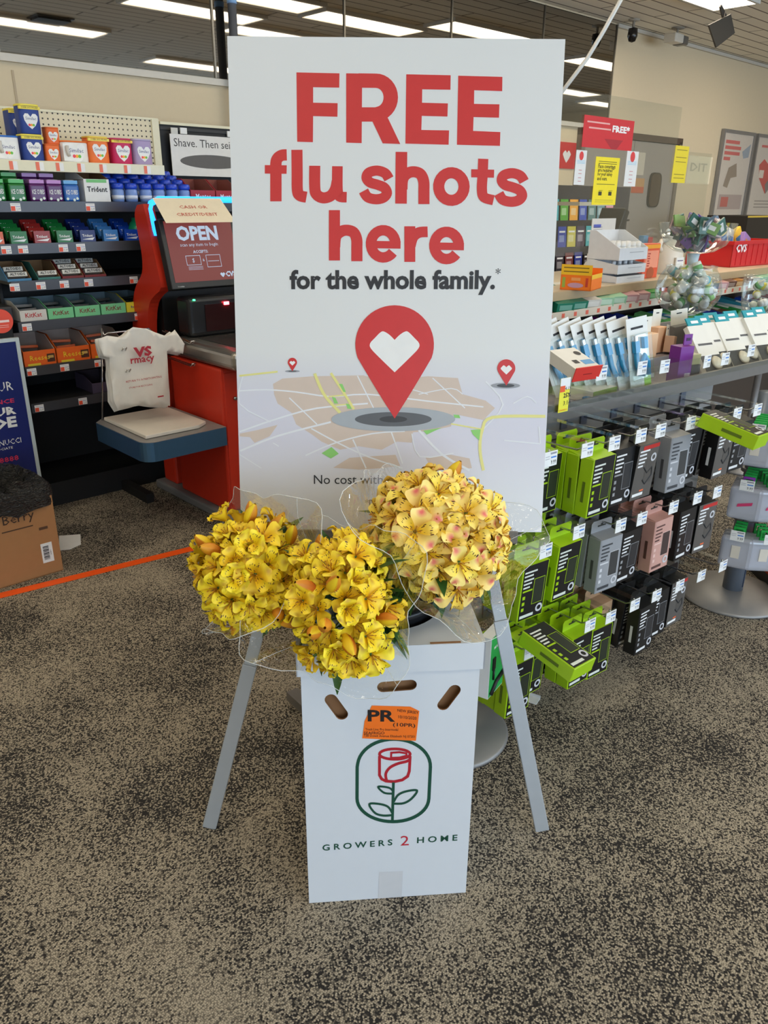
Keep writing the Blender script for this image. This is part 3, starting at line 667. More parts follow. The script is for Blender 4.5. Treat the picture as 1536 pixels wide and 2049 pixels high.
    rim = [mb.v[(len(prof) - 1) * n + kk] for kk in range(n)]; rim.append(rim[0]); mb.tube(rim, 0.0007, M((236, 240, 240), 0.15, alpha=0.55, name='cellophane_glint'), n=5, caps=False)  # whitish tube paints a thin highlight along the wrap's rim
    for kk in (5, 23, 47, 66): mb.tube([mb.v[j * n + kk] for j in range(2, len(prof))], 0.0006, M((236, 240, 240), 0.15, alpha=0.55, name='cellophane_glint'), n=4, caps=False)  # same pale highlight painted as thin lines up the wrap
    mb.build('cellophane_wrap', root)['label'] = 'clear crinkled cellophane'
    return root
bouquet('bright yellow alstroemeria bouquet in cellophane, leaning out left of the white box', ay(514, 1142, 1.335), 0.086, yel, 3, 54, 122, 1.04, 0.2, (0.84, 1.2, 1.15))
bouquet('bright yellow alstroemeria bouquet with dark leaves, middle one hanging over the box front', ay(682, 1207, 1.25), 0.090, yel, 5, 50, 122, 1.06, 0.16, (0.85, 1.25, 1.15), leafn=40)
bouquet('pale creamy yellow alstroemeria bouquet with pink blotches, in front of the sign', ay(873, 1078, 1.40), 0.114, pal, 8, 60, 116, 1.2, 0.05, (1.04, 1.0, 0.98))
# ------------------------------------------------------------------ left: candy fixture
CREAM = M((232, 226, 196), 0.5); LIP = M((74, 74, 78), 0.35, 0.4); SHD = M((20, 20, 21), 0.6)
VL = 3.75
def U(x, y, v=VL): return sv(x, y, v)[0]
rk = thing('candy_fixture', 'tall black candy shelving fixture behind the red checkout kiosk', 'shelving', S(1.245, VL, 0), SROT)
mb = MB(); mb.box(0, 1.75, 0.42, 0.45, 0, 1.45, SHD).box(0, 0.012, 0.16, 0.42, 0, 1.45, SHD).box(1.74, 1.75, 0.02, 0.42, 0, 1.45, SHD).box(0, 1.75, 0.06, 0.42, 0, 0.12, SHD); mb.build('back_panel', rk)
mb = MB(); mb.box(0.42, 0.46, -0.22, 0.1, 0.0, 0.05, SHD); mb.build('base_foot', rk)
LIPZ = [1.417, 1.243, 1.085, 0.908, 0.705, 0.532]
LIPX0 = [-0.35, -0.35, 0.0, 0.0, 0.0, 0.0]
TAGO = M((232, 84, 52), 0.5); TAGW = M((238, 236, 232), 0.5)
def ltag(parent, x, z, y=-0.0135, w=0.042, h=0.032):
    mb = MB(); mb.box(x, x + w, y, y + 0.0012, z, z + h, TAGW).face(x + 0.001, x + w * 0.45, z + 0.001, z + h * 0.62, y - 0.0004, TAGO)
    mb.text('2.19', (x + w * 0.55, y - 0.0006, z + 0.003), w=w * 0.38, h=h * 0.32, mat=INK); mb.face(x + w * 0.5, x + w * 0.95, z + h * 0.55, z + h * 0.62, y - 0.0004, M((120, 130, 190)))
    mb.face(x + 0.004, x + w * 0.9, z + h * 0.8, z + h * 0.86, y - 0.0004, M((180, 180, 190)))
    mb.build('price_tag', parent)
tagpx = [[(18, 408), (169, 410)], [(0, 497), (34, 497), (115, 494), (150, 492)], [(17, 572), (70, 570), (117, 567), (166, 563), (257, 560)], [(42, 652), (267, 633)], [(52, 742), (118, 733), (187, 727)], [(67, 813), (155, 802)]]
for i, z in enumerate(LIPZ):
    mb = MB(); x0 = LIPX0[i]
    mb.box(x0, 1.73, 0.0, 0.42, z, z + 0.012, DARK)
    mb.box(x0, 1.73, -0.012, 0.0, z - 0.028, z + 0.016, LIP)
    sh = mb.build('shelf', rk)
    for a, b_ in tagpx[i]: ltag(sh, U(a, b_) - 1.245, z - 0.024)
# cream top shelf and pegboard behind
tk = thing('formula_shelf', 'cream metal top shelf with pegboard holding infant formula', 'shelf', S(0.6, 3.78, 1.585), SROT)
mb = MB(); mb.box(0, 1.46, 0, 0.38, 0, 0.012, CREAM).box(0, 1.46, -0.01, 0, -0.03, 0.014, CREAM); s_ = mb.build('shelf_board', tk, bevel=0.002)
for px in (15, 68, 108, 151, 195, 244, 284):
    mb = MB(); x = U(px, 320, 3.78) - 0.6; mb.box(x, x + 0.035, -0.0115, -0.0105, -0.026, 0.008, TAGW).face(x, x + 0.016, -0.026, 0.008, -0.012, M((240, 120, 90))); mb.build('price_tag', s_)
m, nt, b, N, L = node_mat('pegboard'); tc = N('ShaderNodeTexCoord'); vm = N('ShaderNodeVectorMath'); vm.operation = 'MODULO'; vm.inputs[1].default_value = (0.0254, 10, 0.0254); L(tc.outputs['Object'], vm.inputs[0])
vd = N('ShaderNodeVectorMath'); vd.operation = 'DISTANCE'; sp = N('ShaderNodeSeparateXYZ'); L(vm.outputs[0], sp.inputs[0]); cb = N('ShaderNodeCombineXYZ'); L(sp.outputs['X'], cb.inputs['X']); L(sp.outputs['Z'], cb.inputs['Z'])
L(cb.outputs[0], vd.inputs[0]); vd.inputs[1].default_value = (0.0127, 0, 0.0127); lt_ = N('ShaderNodeMath'); lt_.operation = 'LESS_THAN'; lt_.inputs[1].default_value = 0.0042; L(vd.outputs['Value'], lt_.inputs[0])
mx = N('ShaderNodeMix'); mx.data_type = 'RGBA'; mx.inputs[6].default_value = rgb((226, 214, 182)); mx.inputs[7].default_value = rgb((50, 42, 34)); L(lt_.outputs[0], mx.inputs[0]); L(mx.outputs[2], b.inputs['Base Color'])
PEG = m
mb = MB(); mb.box(0, 1.62, 0.385, 0.395, -0.14, 0.245, PEG); mb.build('pegboard', tk)
mb = MB(); mb.box(1.62, 1.66, 0.375, 0.4, -0.14, 0.25, CREAM).box(0, 1.66, 0.38, 0.4, 0.245, 0.255, CREAM); mb.build('upright', tk)
# black header panel and shave sign
hp = thing('header_panel', 'black upper display panel right of the pegboard', 'display panel', S(2.275, 4.18, 1.46), SROT)
mb = MB(); mb.box(0, 0.75, 0, 0.03, 0, 0.355, SHD); mb.build('panel', hp)
mb = MB(); mb.box(0, 0.75, -0.006, 0, 0.33, 0.345, DARK).box(-0.0, 0.75, -0.012, 0.03, 0.355, 0.368, CREAM); mb.build('rail', hp)
for k, px in enumerate((365, 458)):
    mb = MB(); x = U(px, 265, 4.18) - 2.275; mb.box(x - 0.02, x + 0.02, -0.014, -0.006, 0.315, 0.345, WHITE); mb.build('sign_clip', hp)
sh = thing('shaving_sign', 'white printed header sign with a grey oval, reading Shave. Then sei..., behind the kiosk', 'sign', S(2.31, 4.14, 1.565), SROT)
mb = MB(); mb.box(0, 0.62, 0, 0.004, 0, 0.205, M((228, 226, 222))); mb.text('Shave. Then seize', (0.02, -0.0006, 0.145), h=0.04, mat=M((60, 58, 56)), res=2)
mb.quad([(0.25 + 0.2 * math.cos(a), -0.0005, 0.075 + 0.035 * math.sin(a)) for a in [2 * PI * k / 32 for k in range(32)]], M((95, 92, 90))); mb.build('card', sh)
for a in (0.01, 0.56): 
    mb = MB(); mb.box(a, a + 0.04, 0.0, 0.004, 0.205, 0.235, M((210, 208, 200))); mb.build('hanging_tab', sh)

# formula tins
def formula(name, label, w, h, d, body, lidc, band=None, tub=False):
    r_ = thing(name, label, 'infant formula', (0, 0, 0), SROT, 'infant formula on the top shelf')
    mb = MB(); B_ = M(body); n = 28
    prof = [(0.001, 0), (w / 2 * 0.96, 0), (w / 2, 0.004), (w / 2, h * 0.9), (w / 2 * 0.97, h * 0.93)] + ([(w / 2 * 0.97, h * 0.93)] if 0 else [])
    mb.lathe(prof + [(0.001, h * 0.93)], B_, n=n, sy=d / w, pw=5)
    yf = -d / 2 - 0.0008
    hm = [(a * w * 0.0032, h * 0.45 - c * w * 0.0032) for a, c in [(0, -50), (35, -95), (80, -95), (108, -60), (100, 0), (60, 70), (0, 120), (-60, 70), (-100, 0), (-108, -60), (-80, -95), (-35, -95)]]
    mb.quad([(a, yf, c) for a, c in hm], WHITE); mb.text('Similac', (0, yf - 0.0004, h * 0.47), w=w * 0.52, mat=M((40, 50, 120)), center=True)
    for k, c in enumerate(((238, 70, 90), (250, 170, 40), (110, 190, 70))):
        mb.quad([(w * (-0.1 + 0.1 * k) + w * 0.06 * math.cos(a), yf - 0.0004, h * 0.3 + w * 0.06 * math.sin(a)) for a in [2 * PI * q / 10 for q in range(10)]], M(c))
    mb.build('tin', r_)
    mb = MB(); mb.lathe([(w / 2 * 0.98, h * 0.93), (w / 2 * 1.02, h * 0.935), (w / 2 * 1.02, h * 0.985), (w / 2 * 0.97, h), (0.001, h)], M(lidc), n=n, sy=d / w, pw=5); mb.build('lid', r_)
    if band:
        mb = MB(); mb.box(-w / 2 - 0.001, w / 2 + 0.001, -d / 2 - 0.0012, -d / 2 + 0.01, h * 0.82, h * 0.92, M(band)); mb.text('OVER 30% MORE', (0, -d / 2 - 0.0016, h * 0.85), w=w * 0.8, mat=M((60, 60, 30)), center=True); mb.build('label_band', r_)
    if tub:
        mb = MB(); mb.box(-w / 2 + 0.002, -w * 0.12, -d / 2 - 0.001, -d / 2 + 0.002, h * 0.08, h * 0.85, WHITE); mb.tube([(-w * 0.34, -d / 2 - 0.006, h * 0.75), (-w * 0.36, -d / 2 - 0.012, h * 0.5), (-w * 0.3, -d / 2 - 0.006, h * 0.3)], 0.008, M((205, 202, 195))); mb.build('grip', r_)
    return r_
VF = 3.90
def fput(x0, x1, yb, yt, label, body, lidc, band=None, tub=False, vf=3.83, z=1.598, dd=None):
    ua, ub = sv(x0, yb, vf)[0], sv(x1, yb, vf)[0]; w = ub - ua; h = sv((x0 + x1) / 2, yt, vf)[1] - sv((x0 + x1) / 2, yb, vf)[1]; d = dd or w * 0.85
    o = formula('formula_tin', label, w * 0.97, h, d, body, lidc, band, tub); o.location = S((ua + ub) / 2, vf + d / 2, z); return h
BL = (32, 62, 140)
fput(-6, 44, 310, 260, 'white formula tub with blue lid at the left end of the top shelf', (232, 232, 232), (40, 110, 200), None, True)
h1 = fput(48, 91, 308, 254, 'blue formula tin, lower one of the stack of two near the left end', BL, (238, 222, 90), (238, 218, 80))
fput(42, 84, 250, 190, 'blue formula tin standing on top of the stack near the left end', BL, (238, 222, 90), (238, 218, 80), z=1.599 + h1)
h2 = fput(26, 60, 308, 256, 'blue formula tin half hidden behind the blue stack, lower one', BL, (238, 222, 90), None, vf=4.0, dd=0.1)
fput(22, 50, 250, 194, 'blue formula tin half hidden behind the blue stack, upper one', BL, (238, 222, 90), (238, 218, 80), vf=4.0, z=1.599 + h2, dd=0.1)
h3 = fput(93, 123, 311, 275, 'small orange formula tin at shelf level, right of the blue stack', (232, 110, 50), (232, 110, 50))
fput(92, 120, 270, 236, 'small orange formula tin on top of another orange tin', (232, 110, 50), (232, 110, 50), vf=3.85, z=1.599 + h3)
fput(126, 181, 312, 268, 'white formula tub with orange lid in the middle of the top shelf', (232, 232, 228), (240, 120, 40), None, True)
fput(180, 222, 315, 260, 'orange formula tin with yellow band, right of the orange lidded tub', (236, 118, 52), (240, 210, 90), (244, 220, 100))
fput(227, 268, 317, 264, 'magenta formula tin with yellow band on the top shelf', (196, 32, 92), (200, 60, 100), (240, 205, 80))
fput(270, 308, 319, 266, 'lilac and yellow formula tin, rightmost on the top shelf', (168, 150, 190), (190, 178, 205))

# gum cube bottles
def cube_bottle(label, c, capc):
    r_ = thing('gum_bottle', label, 'gum bottle', (0, 0, 0), SROT); w = 0.072; h = 0.075
    mb = MB(); mb.box(-w / 2, w / 2, -w / 2, w / 2, 0, h, M(c, 0.3)); mb.text('ICE CUBES', (0, -w / 2 - 0.0012, h * 0.42), w=w * 0.75, h=h * 0.26, mat=WHITE, center=True, bold=0.02)
    for a, b_ in ((0.3, 0.2), (-0.32, 0.18), (0.1, 0.12)): mb.quad([(w * a + 0.006 * math.cos(t), -w / 2 - 0.001, h * b_ + 0.006 * math.sin(t)) for t in [2 * PI * q / 10 for q in range(10)]], M((225, 235, 225)))
    mb.build('bottle', r_, bevel=0.01, seg=3)
    mb = MB(); mb.box(-w / 2 + 0.004, w / 2 - 0.004, -w / 2 + 0.004, w / 2 - 0.004, h + 0.0005, h + 0.016, M(capc, 0.3)); mb.box(-w * 0.3, w * 0.3, -w * 0.3, w * 0.3, h + 0.016, h + 0.0175, WHITE); mb.build('cap', r_, bevel=0.006, seg=2)
    return Proto(r_)
ZS = [z + 0.0125 for z in LIPZ]
PG = cube_bottle('', (24, 110, 44), (70, 175, 80)); PPp = cube_bottle('', (84, 28, 96), (180, 120, 190)); PB_ = cube_bottle('', (26, 92, 170), (90, 160, 215))
for (P_, cn, px, deep) in ((PG, 'green', -6, 3), (PG, 'green', 35, 3), (PPp, 'purple', 76, 2), (PPp, 'purple', 110, 2), (PB_, 'blue', 143, 1)):
    u_ = U(px, 392, VL + 0.03)
    for k in range(deep):
        P_.place(S(u_, VL + 0.055 + 0.078 * k, ZS[0] + 0.001 + 0.028 * k), SROT, '%s square gum bottle, %s from the front, %s column' % (cn, ORD[k], {-6: 'leftmost', 35: 'second green', 76: 'first purple', 110: 'second purple', 143: 'single blue'}[px]), 'square gum bottles on the upper shelf')
for (xa, xb, dz, dy, n_, nm_) in ((-30, 158, 0.028, 0.078, 4, 'left half'), (228, 383, 0.021, 0.062, 4, 'right half')):
    mb = MB(); a = U(xa, 392); b_ = U(xb, 392)
    for k in range(1, n_): mb.box(0, b_ - a, 0.0157 + dy * k, 0.0157 + dy * (k + 1) - 0.001, 0, dz * k, SHD)
    tag(mb.build('stepped_riser', None, S(a, VL, ZS[0]), SROT), 'black stepped riser under the gum bottles, %s of the top black shelf' % nm_, 'riser')
# open carton
def carton(name, label, w, d, hf, hb, c, inner=(150, 112, 74), txt=None, tc_=(240, 240, 240), band=None, extra=None, grp='candy cartons on the shelves', bold=0.01):
    r_ = thing(name, label, 'candy carton', (0, 0, 0), SROT, grp); mb = MB(); C_ = M(c); I_ = M(inner, 0.8); t = 0.003
    mb.box(0, w, 0, t, 0, hf, C_); mb.box(0, w, d - t, d, 0, hb, I_); mb.box(0, w, t, d - t, 0.0, t, I_)
    for x in (0, w - t): mb.prism([(t, 0), (d - t, 0), (d - t, hb), (d * 0.45, hb), (t, hf)], t, C_ if x == 0 else I_, 'yz', x)
    mb.build('tray', r_)
    if txt:
        mb = MB(); mb.text(txt, (w / 2, -0.0012, hf * 0.36), w=w * 0.62, mat=M(tc_), center=True, bold=bold)
        if band: mb.face(w * 0.55, w * 0.98, hf * 0.08, hf * 0.9, -0.0006, M(band))
        mb.build('printed_front', r_)
    return r_
def cput(x0, x1, row, **k):
    ua = U(x0, 400 + row, VL + 0.02) if 0 else None
def on_row(row, x0, x1, y, v=VL + 0.015):
    ua, ub = sv(x0, y, v)[0], sv(x1, y, v)[0]; return ua, ub - ua
ua, w = on_row(0, 172, 222, 395)
t_ = thing('gum_carton', 'tall open white and green gum carton between blue gum bottles', 'candy carton', S(ua, VL + 0.02, ZS[0]), SROT)
mb = MB(); W_ = M((228, 228, 224)); K_ = M((150, 112, 74), 0.8)
mb.box(0, w, 0, 0.003, 0, 0.10, W_).box(0, w, 0.2, 0.203, 0, 0.17, K_).prism([(0.003, 0), (0.2, 0), (0.2, 0.17), (0.003, 0.10)], 0.003, W_, 'yz', 0).prism([(0.003, 0), (0.2, 0), (0.2, 0.17), (0.003, 0.10)], 0.003, K_, 'yz', w - 0.003).box(0, w, 0.003, 0.2, 0.095, 0.098, K_)
mb.build('tray', t_)
mb = MB(); mb.text('Trident', (w / 2, -0.001, 0.045), w=w * 0.8, mat=INK, center=True, bold=0.02); mb.face(w * 0.1, w * 0.9, 0.085, 0.099, -0.0006, M((120, 195, 120))); mb.build('printed_front', t_)
# blue capped round bottles
r_ = thing('mint_bottle', '', 'gum bottle', (0, 0, 0), SROT)
mb = MB(); mb.lathe([(0.001, 0), (0.026, 0), (0.029, 0.006), (0.029, 0.05), (0.024, 0.058), (0.001, 0.058)], M((120, 150, 205), 0.25), n=16); mb.lathe([(0.0293, 0.012), (0.0295, 0.03)], M((220, 228, 240)), n=16); mb.build('bottle', r_)
mb = MB(); mb.lathe([(0.024, 0.0582), (0.029, 0.06), (0.030, 0.066), (0.029, 0.078), (0.024, 0.084), (0.001, 0.085)], M((28, 70, 190), 0.3), n=16); mb.lathe([(0.015, 0.0855), (0.001, 0.0857)], M((235, 120, 130)), n=12); mb.build('cap', r_)
PMB = Proto(r_)
for ci, px in enumerate((238, 265, 294, 320, 346, 371)):
    u_ = U(px, 395, VL + 0.04)
    for k in range(4):
        PMB.place(S(u_, VL + 0.05 + 0.062 * k, ZS[0] + 0.002 + 0.021 * k), (0, 0, SROT + ci), 'blue capped round gum bottle, %s from front, column %s right of white carton' % (ORD[k], ['one', 'two', 'three', 'four', 'five', 'six'][ci]), 'blue capped gum bottles')
for i, (a, b_) in enumerate(((384, 432), (434, 478))):
    ua, w = on_row(0, a, b_, 400)
    o = carton('mint_roll_carton', ['red open carton of fruit chews right of the blue capped bottles', 'red open carton of fruit chews partly hidden by the big white sign'][i], w, 0.2, 0.06, 0.115, (165, 32, 48), (130, 70, 60), 'Mentos', (240, 240, 250)); o.location = S(ua, VL + 0.02, ZS[0])
# gum packs in stepped rows
def gum_stack(cn, c, ang=0):
    r_ = thing('gum_pack', '', 'gum pack', (0, 0, 0), SROT); mb = MB(); C_ = M(c, 0.35)
    mb.box(-0.036, 0.036, -0.011, 0.011, 0, 0.052, C_); mb.text('Trident', (-0.002, -0.0124, 0.022), w=0.05, mat=WHITE, center=True, bold=0.02); mb.quad([(-0.03, -0.0118, 0.012), (0.02, -0.0118, 0.008), (0.032, -0.0118, 0.02)], M((235, 235, 235)))
    mb.build('wrapper', r_, bevel=0.002); return Proto(r_)
rows = [(-12, 'orange', (215, 90, 40)), (36, 'green', (22, 110, 50)), (83, 'red', (150, 38, 34)), (128, 'second green', (22, 110, 50)), (174, 'navy', (24, 44, 110)), (220, 'light blue', (66, 130, 195)), (262, 'blue', (20, 70, 170))]
for px, cn, c in rows:
    P_ = gum_stack(cn, c); u_ = U(px, 478, VL + 0.03)
    for k in range(4):
        P_.place(S(u_, VL + 0.025 + 0.042 * k, ZS[1] + 0.001 + 0.016 * k), (R(-32) if k else R(-4), 0, SROT), '%s gum pack on the second shelf, %s from the front of its row' % (cn, ORD[k]), 'gum packs in stepped rows')
mb = MB(); mb.lathe([(0.001, 0), (0.035, 0), (0.04, 0.01), (0.04, 0.05), (0.03, 0.08), (0.02, 0.09), (0.02, 0.105), (0.001, 0.106)], M((30, 150, 100), 0.2), n=16); tag(mb.build('mint_jar', None, S(U(288, 478), VL + 0.07, ZS[1]), SROT), 'translucent green mint jar beside the kiosk ring light', 'jar')
# tins
r_ = thing('mint_tin', '', 'mint tin', (0, 0, 0), SROT); mb = MB(); mb.box(-0.042, 0.042, -0.03, 0.03, 0, 0.019, M((205, 205, 200), 0.3, 0.3)); mb.text('ALTOIDS', (0, -0.0312, 0.004), w=0.066, mat=INK, center=True, bold=0.02); mb.text('ALTOIDS', (0, -0.008, 0.0196), w=0.06, mat=M((70, 80, 90)), X=(1, 0, 0), Y=(0, 1, 0), center=True); mb.build('tin', r_, bevel=0.004)
PT = Proto(r_)
for i, (a, b_, c, n_) in enumerate(((16, 74, (70, 130, 170), 2), (78, 123, (60, 120, 110), 1), (127, 170, (130, 40, 40), 3), (172, 216, (130, 40, 40), 3))):
    ua, w = on_row(2, a, b_, 562); w = min(w, 0.105)
    o = carton('mint_tin_tray', ['blue tray', 'teal tray', 'dark red tray left of another red one', 'dark red tray at the right'][i] + ' of mint tins on the third shelf', w, 0.2, 0.012, 0.075, c, (140, 105, 70)); o.location = S(ua, VL + 0.02, ZS[2])
    for k in range(n_):
        PT.place(S(ua + w / 2, VL + 0.062 + 0.046 * k, ZS[2] + 0.012 + 0.02 * k), (R(-18), 0, SROT), 'silver mint tin in the %s tray of the third shelf, %s from the front' % (ORD[i], ORD[k]), 'mint tins in open trays')
# chocolate cartons
r_ = thing('chocolate_bar', '', 'chocolate bar', (0, 0, 0), SROT); mb = MB(); mb.box(-0.045, 0.045, -0.02, 0.02, 0, 0.012, M((40, 48, 44), 0.35)).box(-0.02, 0.03, -0.012, 0.012, 0.012, 0.013, M((90, 170, 120))); mb.build('wrapper', r_, bevel=0.003); PK = Proto(r_)
r_ = thing('chocolate_bar', '', 'chocolate bar', (0, 0, 0), SROT); mb = MB(); mb.box(-0.045, 0.045, -0.02, 0.02, 0, 0.012, M((120, 116, 112), 0.35)).box(-0.03, 0.03, -0.012, 0.012, 0.012, 0.013, M((150, 30, 36))); mb.build('wrapper', r_, bevel=0.003); PKW = Proto(r_)
r_ = thing('peanut_cup_pack', '', 'chocolate bar', (0, 0, 0), SROT); mb = MB(); mb.box(-0.045, 0.045, -0.02, 0.02, 0, 0.012, M((226, 96, 24), 0.35)).box(-0.03, 0.03, -0.008, 0.008, 0.012, 0.013, M((232, 200, 60))); mb.build('wrapper', r_, bevel=0.003); PRc = Proto(r_)
for i, (a, b_, c, txt, tc_, bn) in enumerate(((39, 94, (214, 208, 198), 'KitKat', (190, 30, 36), None), (96, 148, (120, 200, 140), 'KitKat', (130, 40, 36), (24, 24, 24)), (150, 201, (120, 200, 140), 'KitKat', (130, 40, 36), (24, 24, 24)), (203, 253, (120, 200, 140), 'KitKat', (130, 40, 36), (24, 24, 24)), (254, 300, (222, 210, 50), 'Butterfinger', (24, 50, 130), None))):
    ua, w = on_row(3, a, b_, 630); w *= 0.98
    o = carton('chocolate_carton', ['cream', 'leftmost mint green', 'middle mint green', 'rightmost mint green', 'yellow'][i] + ' open chocolate bar carton on the fourth shelf', w, 0.22, 0.05, 0.085, c, (110, 130, 140), txt, tc_, None); o.location = S(ua, VL + 0.01, ZS[3])
    for k in range(3):
        (PKW if i == 0 else PK).place(S(ua + w / 2, VL + 0.055 + 0.05 * k, ZS[3] + 0.018 + 0.014 * k), (R(-14), R(random.uniform(-3, 3)), SROT), 'wrapped chocolate bar in the %s carton of the fourth shelf, %s from the front' % (ORD[i], ORD[k]), 'chocolate bars on the fourth shelf')
for i, (a, b_) in enumerate(((47, 113), (115, 182), (184, 250))):
    ua, w = on_row(4, a, b_, 720); w *= 0.98
    o = carton('peanut_cup_carton', ['leftmost', 'middle', 'rightmost'][i] + ' orange open carton of peanut butter cups', w, 0.22, 0.07, 0.125, (232, 98, 22), (176, 160, 150), 'Reeses', (238, 210, 40), None, bold=0.0); o.location = S(ua, VL + 0.01, ZS[4])
    mb = MB(); mb.face(w * 0.72, w * 0.97, 0.012, 0.05, -0.0008, M((70, 38, 22))).face(w * 0.76, w * 0.93, 0.03, 0.042, -0.0012, M((200, 160, 90))).face(w * 0.1, w * 0.5, 0.002, 0.012, -0.0008, M((225, 200, 50))); mb.build('cup_picture', o)
    for k in range(3):
        PRc.place(S(ua + w / 2, VL + 0.06 + 0.05 * k, ZS[4] + 0.02 + 0.02 * k + 0.01 * i), (R(-12), R(random.uniform(-4, 4)), SROT), 'orange peanut butter cup pack in the %s orange carton, %s from the front' % (['leftmost', 'middle', 'rightmost'][i], ORD[k]), 'peanut butter cup packs')
ua, w = on_row(5, 186, 236, 780); o = carton('candy_carton', 'dark open candy carton on the lowest shelf behind the carrier bags', w, 0.2, 0.05, 0.08, (70, 60, 80), (60, 50, 60), 'CANDY' if 0 else None); o.location = S(ua, VL + 0.02, ZS[5])

# ------------------------------------------------------------------ black bin cabinet with sticker, blue sign
cb_ = thing('black_cabinet', 'low black cabinet at the left edge, beside the candy fixture', 'cabinet', S(0.62, 3.74, 0), SROT)
mb = MB(); mb.box(0, 0.60, 0, 0.36, 0, 0.93, SHD); mb.build('body', cb_, bevel=0.004); mb = MB(); mb.box(-0.0, 0.612, -0.015, 0.36, 0.932, 1.0, DARK); mb.build('top', cb_, bevel=0.01)
st = MB(); cx_, cz_ = sv(2, 643, 3.72); st.lathe([(0.001, 0), (0.052, 0), (0.052, 0.0015), (0.001, 0.0015)], M((236, 82, 60)), n=32)
so_ = MB()
for q in st.v: so_.v.append(Vector((q.x, -q.z, q.y)))
so_.f, so_.m, so_.s, so_.mats = st.f, st.m, [False] * len(st.f), st.mats
so_.face(-0.035, 0.035, -0.006, 0.004, -0.002, M((250, 225, 220))); so_.face(-0.03, 0.03, -0.02, -0.018, -0.002, M((250, 200, 190))); so_.face(-0.03, 0.03, -0.028, -0.026, -0.002, M((250, 200, 190)))
tag(so_.build('round_sticker', None, S(cx_, 3.723, cz_), SROT), 'round orange red sticker on the black cabinet front', 'sticker')
u1, z1 = sv(36, 676, 3.7); u2, z2 = sv(70, 945, 3.7)
sg = thing('blue_poster_sign', 'navy blue framed advertising sign with white lettering at the left edge', 'sign', S(u1 - 0.46, 3.70, 0.0), SROT)
mb = MB(); mb.box(0, 0.46, 0, 0.012, z2 - 0.1, z1, M((24, 38, 108), 0.35)); mb.build('panel', sg)
FW = M((196, 208, 212), 0.4)
mb = MB(); mb.box(-0.002, 0.462, -0.004, 0.014, z1 - 0.014, z1 + 0.002, FW).box(0.446, 0.462, -0.004, 0.014, 0.0, z1 - 0.014, FW).box(-0.002, 0.014, -0.004, 0.014, 0.0, z1 - 0.014, FW).box(0, 0.46, -0.004, 0.014, z2 - 0.115, z2 - 0.1, FW); mb.build('frame', sg)
mb = MB(); PK_ = M((214, 50, 90))
for s_, x0, x1, y, hh, mt, bo in (('UR', -4, 27, 780, 0.045, WHITE, 0), ('NCE', -8, 29, 805, 0.022, PK_, 0.02), ('UR', -10, 33, 828, 0.042, WHITE, 0.035), ('DE', -14, 35, 853, 0.056, WHITE, 0.05), ('NUCCI', -2, 43, 885, 0.028, WHITE, 0), ('OCIATE', -6, 26, 897, 0.012, WHITE, 0), ('-8888', -8, 38, 920, 0.028, PK_, 0.01), ('9933', 0, 29, 940, 0.028, WHITE, 0.02)):
    ux, uz = sv(x1, y, 3.7); ua, _ = sv(x0, y, 3.7)
    mb.text(s_, (ua - (u1 - 0.46), -0.001, uz), w=ux - ua, h=hh * 0.9, mat=mt, bold=bo, cap=False)
mb.build('lettering', sg)
# ------------------------------------------------------------------ cardboard box with bin bag, papers, tape
u0, _ = sv(0, 1180, 3.058); cbx = thing('cardboard_box', 'brown cardboard box used as a waste bin, lined with a black bag', 'box', S(0.58, 3.058, 0), SROT)
CB = M((172, 122, 78), 0.85, name='corrugated_cardboard')
mb = MB(); w, d, h = 0.46, 0.36, 0.335
mb.box(0, w, 0, 0.004, 0, h, CB).box(0, w, d - 0.004, d, 0, h, CB).box(0, 0.004, 0.004, d - 0.004, 0, h, CB).box(w - 0.004, w, 0.004, d - 0.004, 0, h, CB).box(0, w, 0, d, 0, 0.004, CB); mb.build('carton', cbx)
mb = MB(); mb.box(w - 0.075, w - 0.03, -0.0012, -0.0002, 0.055, 0.14, WHITE)
for k in range(12): mb.face(w - 0.068, w - 0.045, 0.068 + k * 0.005, 0.070 + k * 0.005 + 0.001 * (k % 3), -0.0016, INK)
mb.text('Berry', (w - 0.2, -0.001, 0.245), h=0.05, mat=M((60, 40, 28))); mb.face(w - 0.21, w - 0.09, 0.226, 0.231, -0.0008, M((80, 55, 38))); mb.text('A0871', (w - 0.036, -0.002, 0.085), h=0.006, mat=INK, X=(0, 0, 1), Y=(-1, 0, 0)); mb.face(w - 0.07, w - 0.035, 0.20, 0.212, -0.0008, M((90, 62, 42)))
mb.build('printing', cbx)['label'] = 'black printing and barcode label'
m, nt, b, N, L = node_mat('black_bin_liner'); b.inputs['Base Color'].default_value = (0.012, 0.012, 0.013, 1); b.inputs['Roughness'].default_value = 0.28
nz = N('ShaderNodeTexNoise'); nz.inputs['Scale'].default_value = 22; nz.inputs['Detail'].default_value = 3; nz.inputs['Distortion'].default_value = 1.2; bp = N('ShaderNodeBump'); bp.inputs['Distance'].default_value = 0.02; L(nz.outputs['Fac'], bp.inputs['Height']); L(bp.outputs[0], b.inputs['Normal'])
mb = MB(); rnd = random.Random(3); n = 56; vs = []
prof = [(1.05, 0.288, 0.018), (1.055, 0.31, 0.012), (1.05, 0.335, 0.01), (1.035, 0.365, 0.012), (0.96, 0.385, 0.02), (0.88, 0.40, 0.03), (0.72, 0.37, 0.04), (0.5, 0.30, 0.03), (0.2, 0.25, 0.02)]
from mathutils import noise as _n
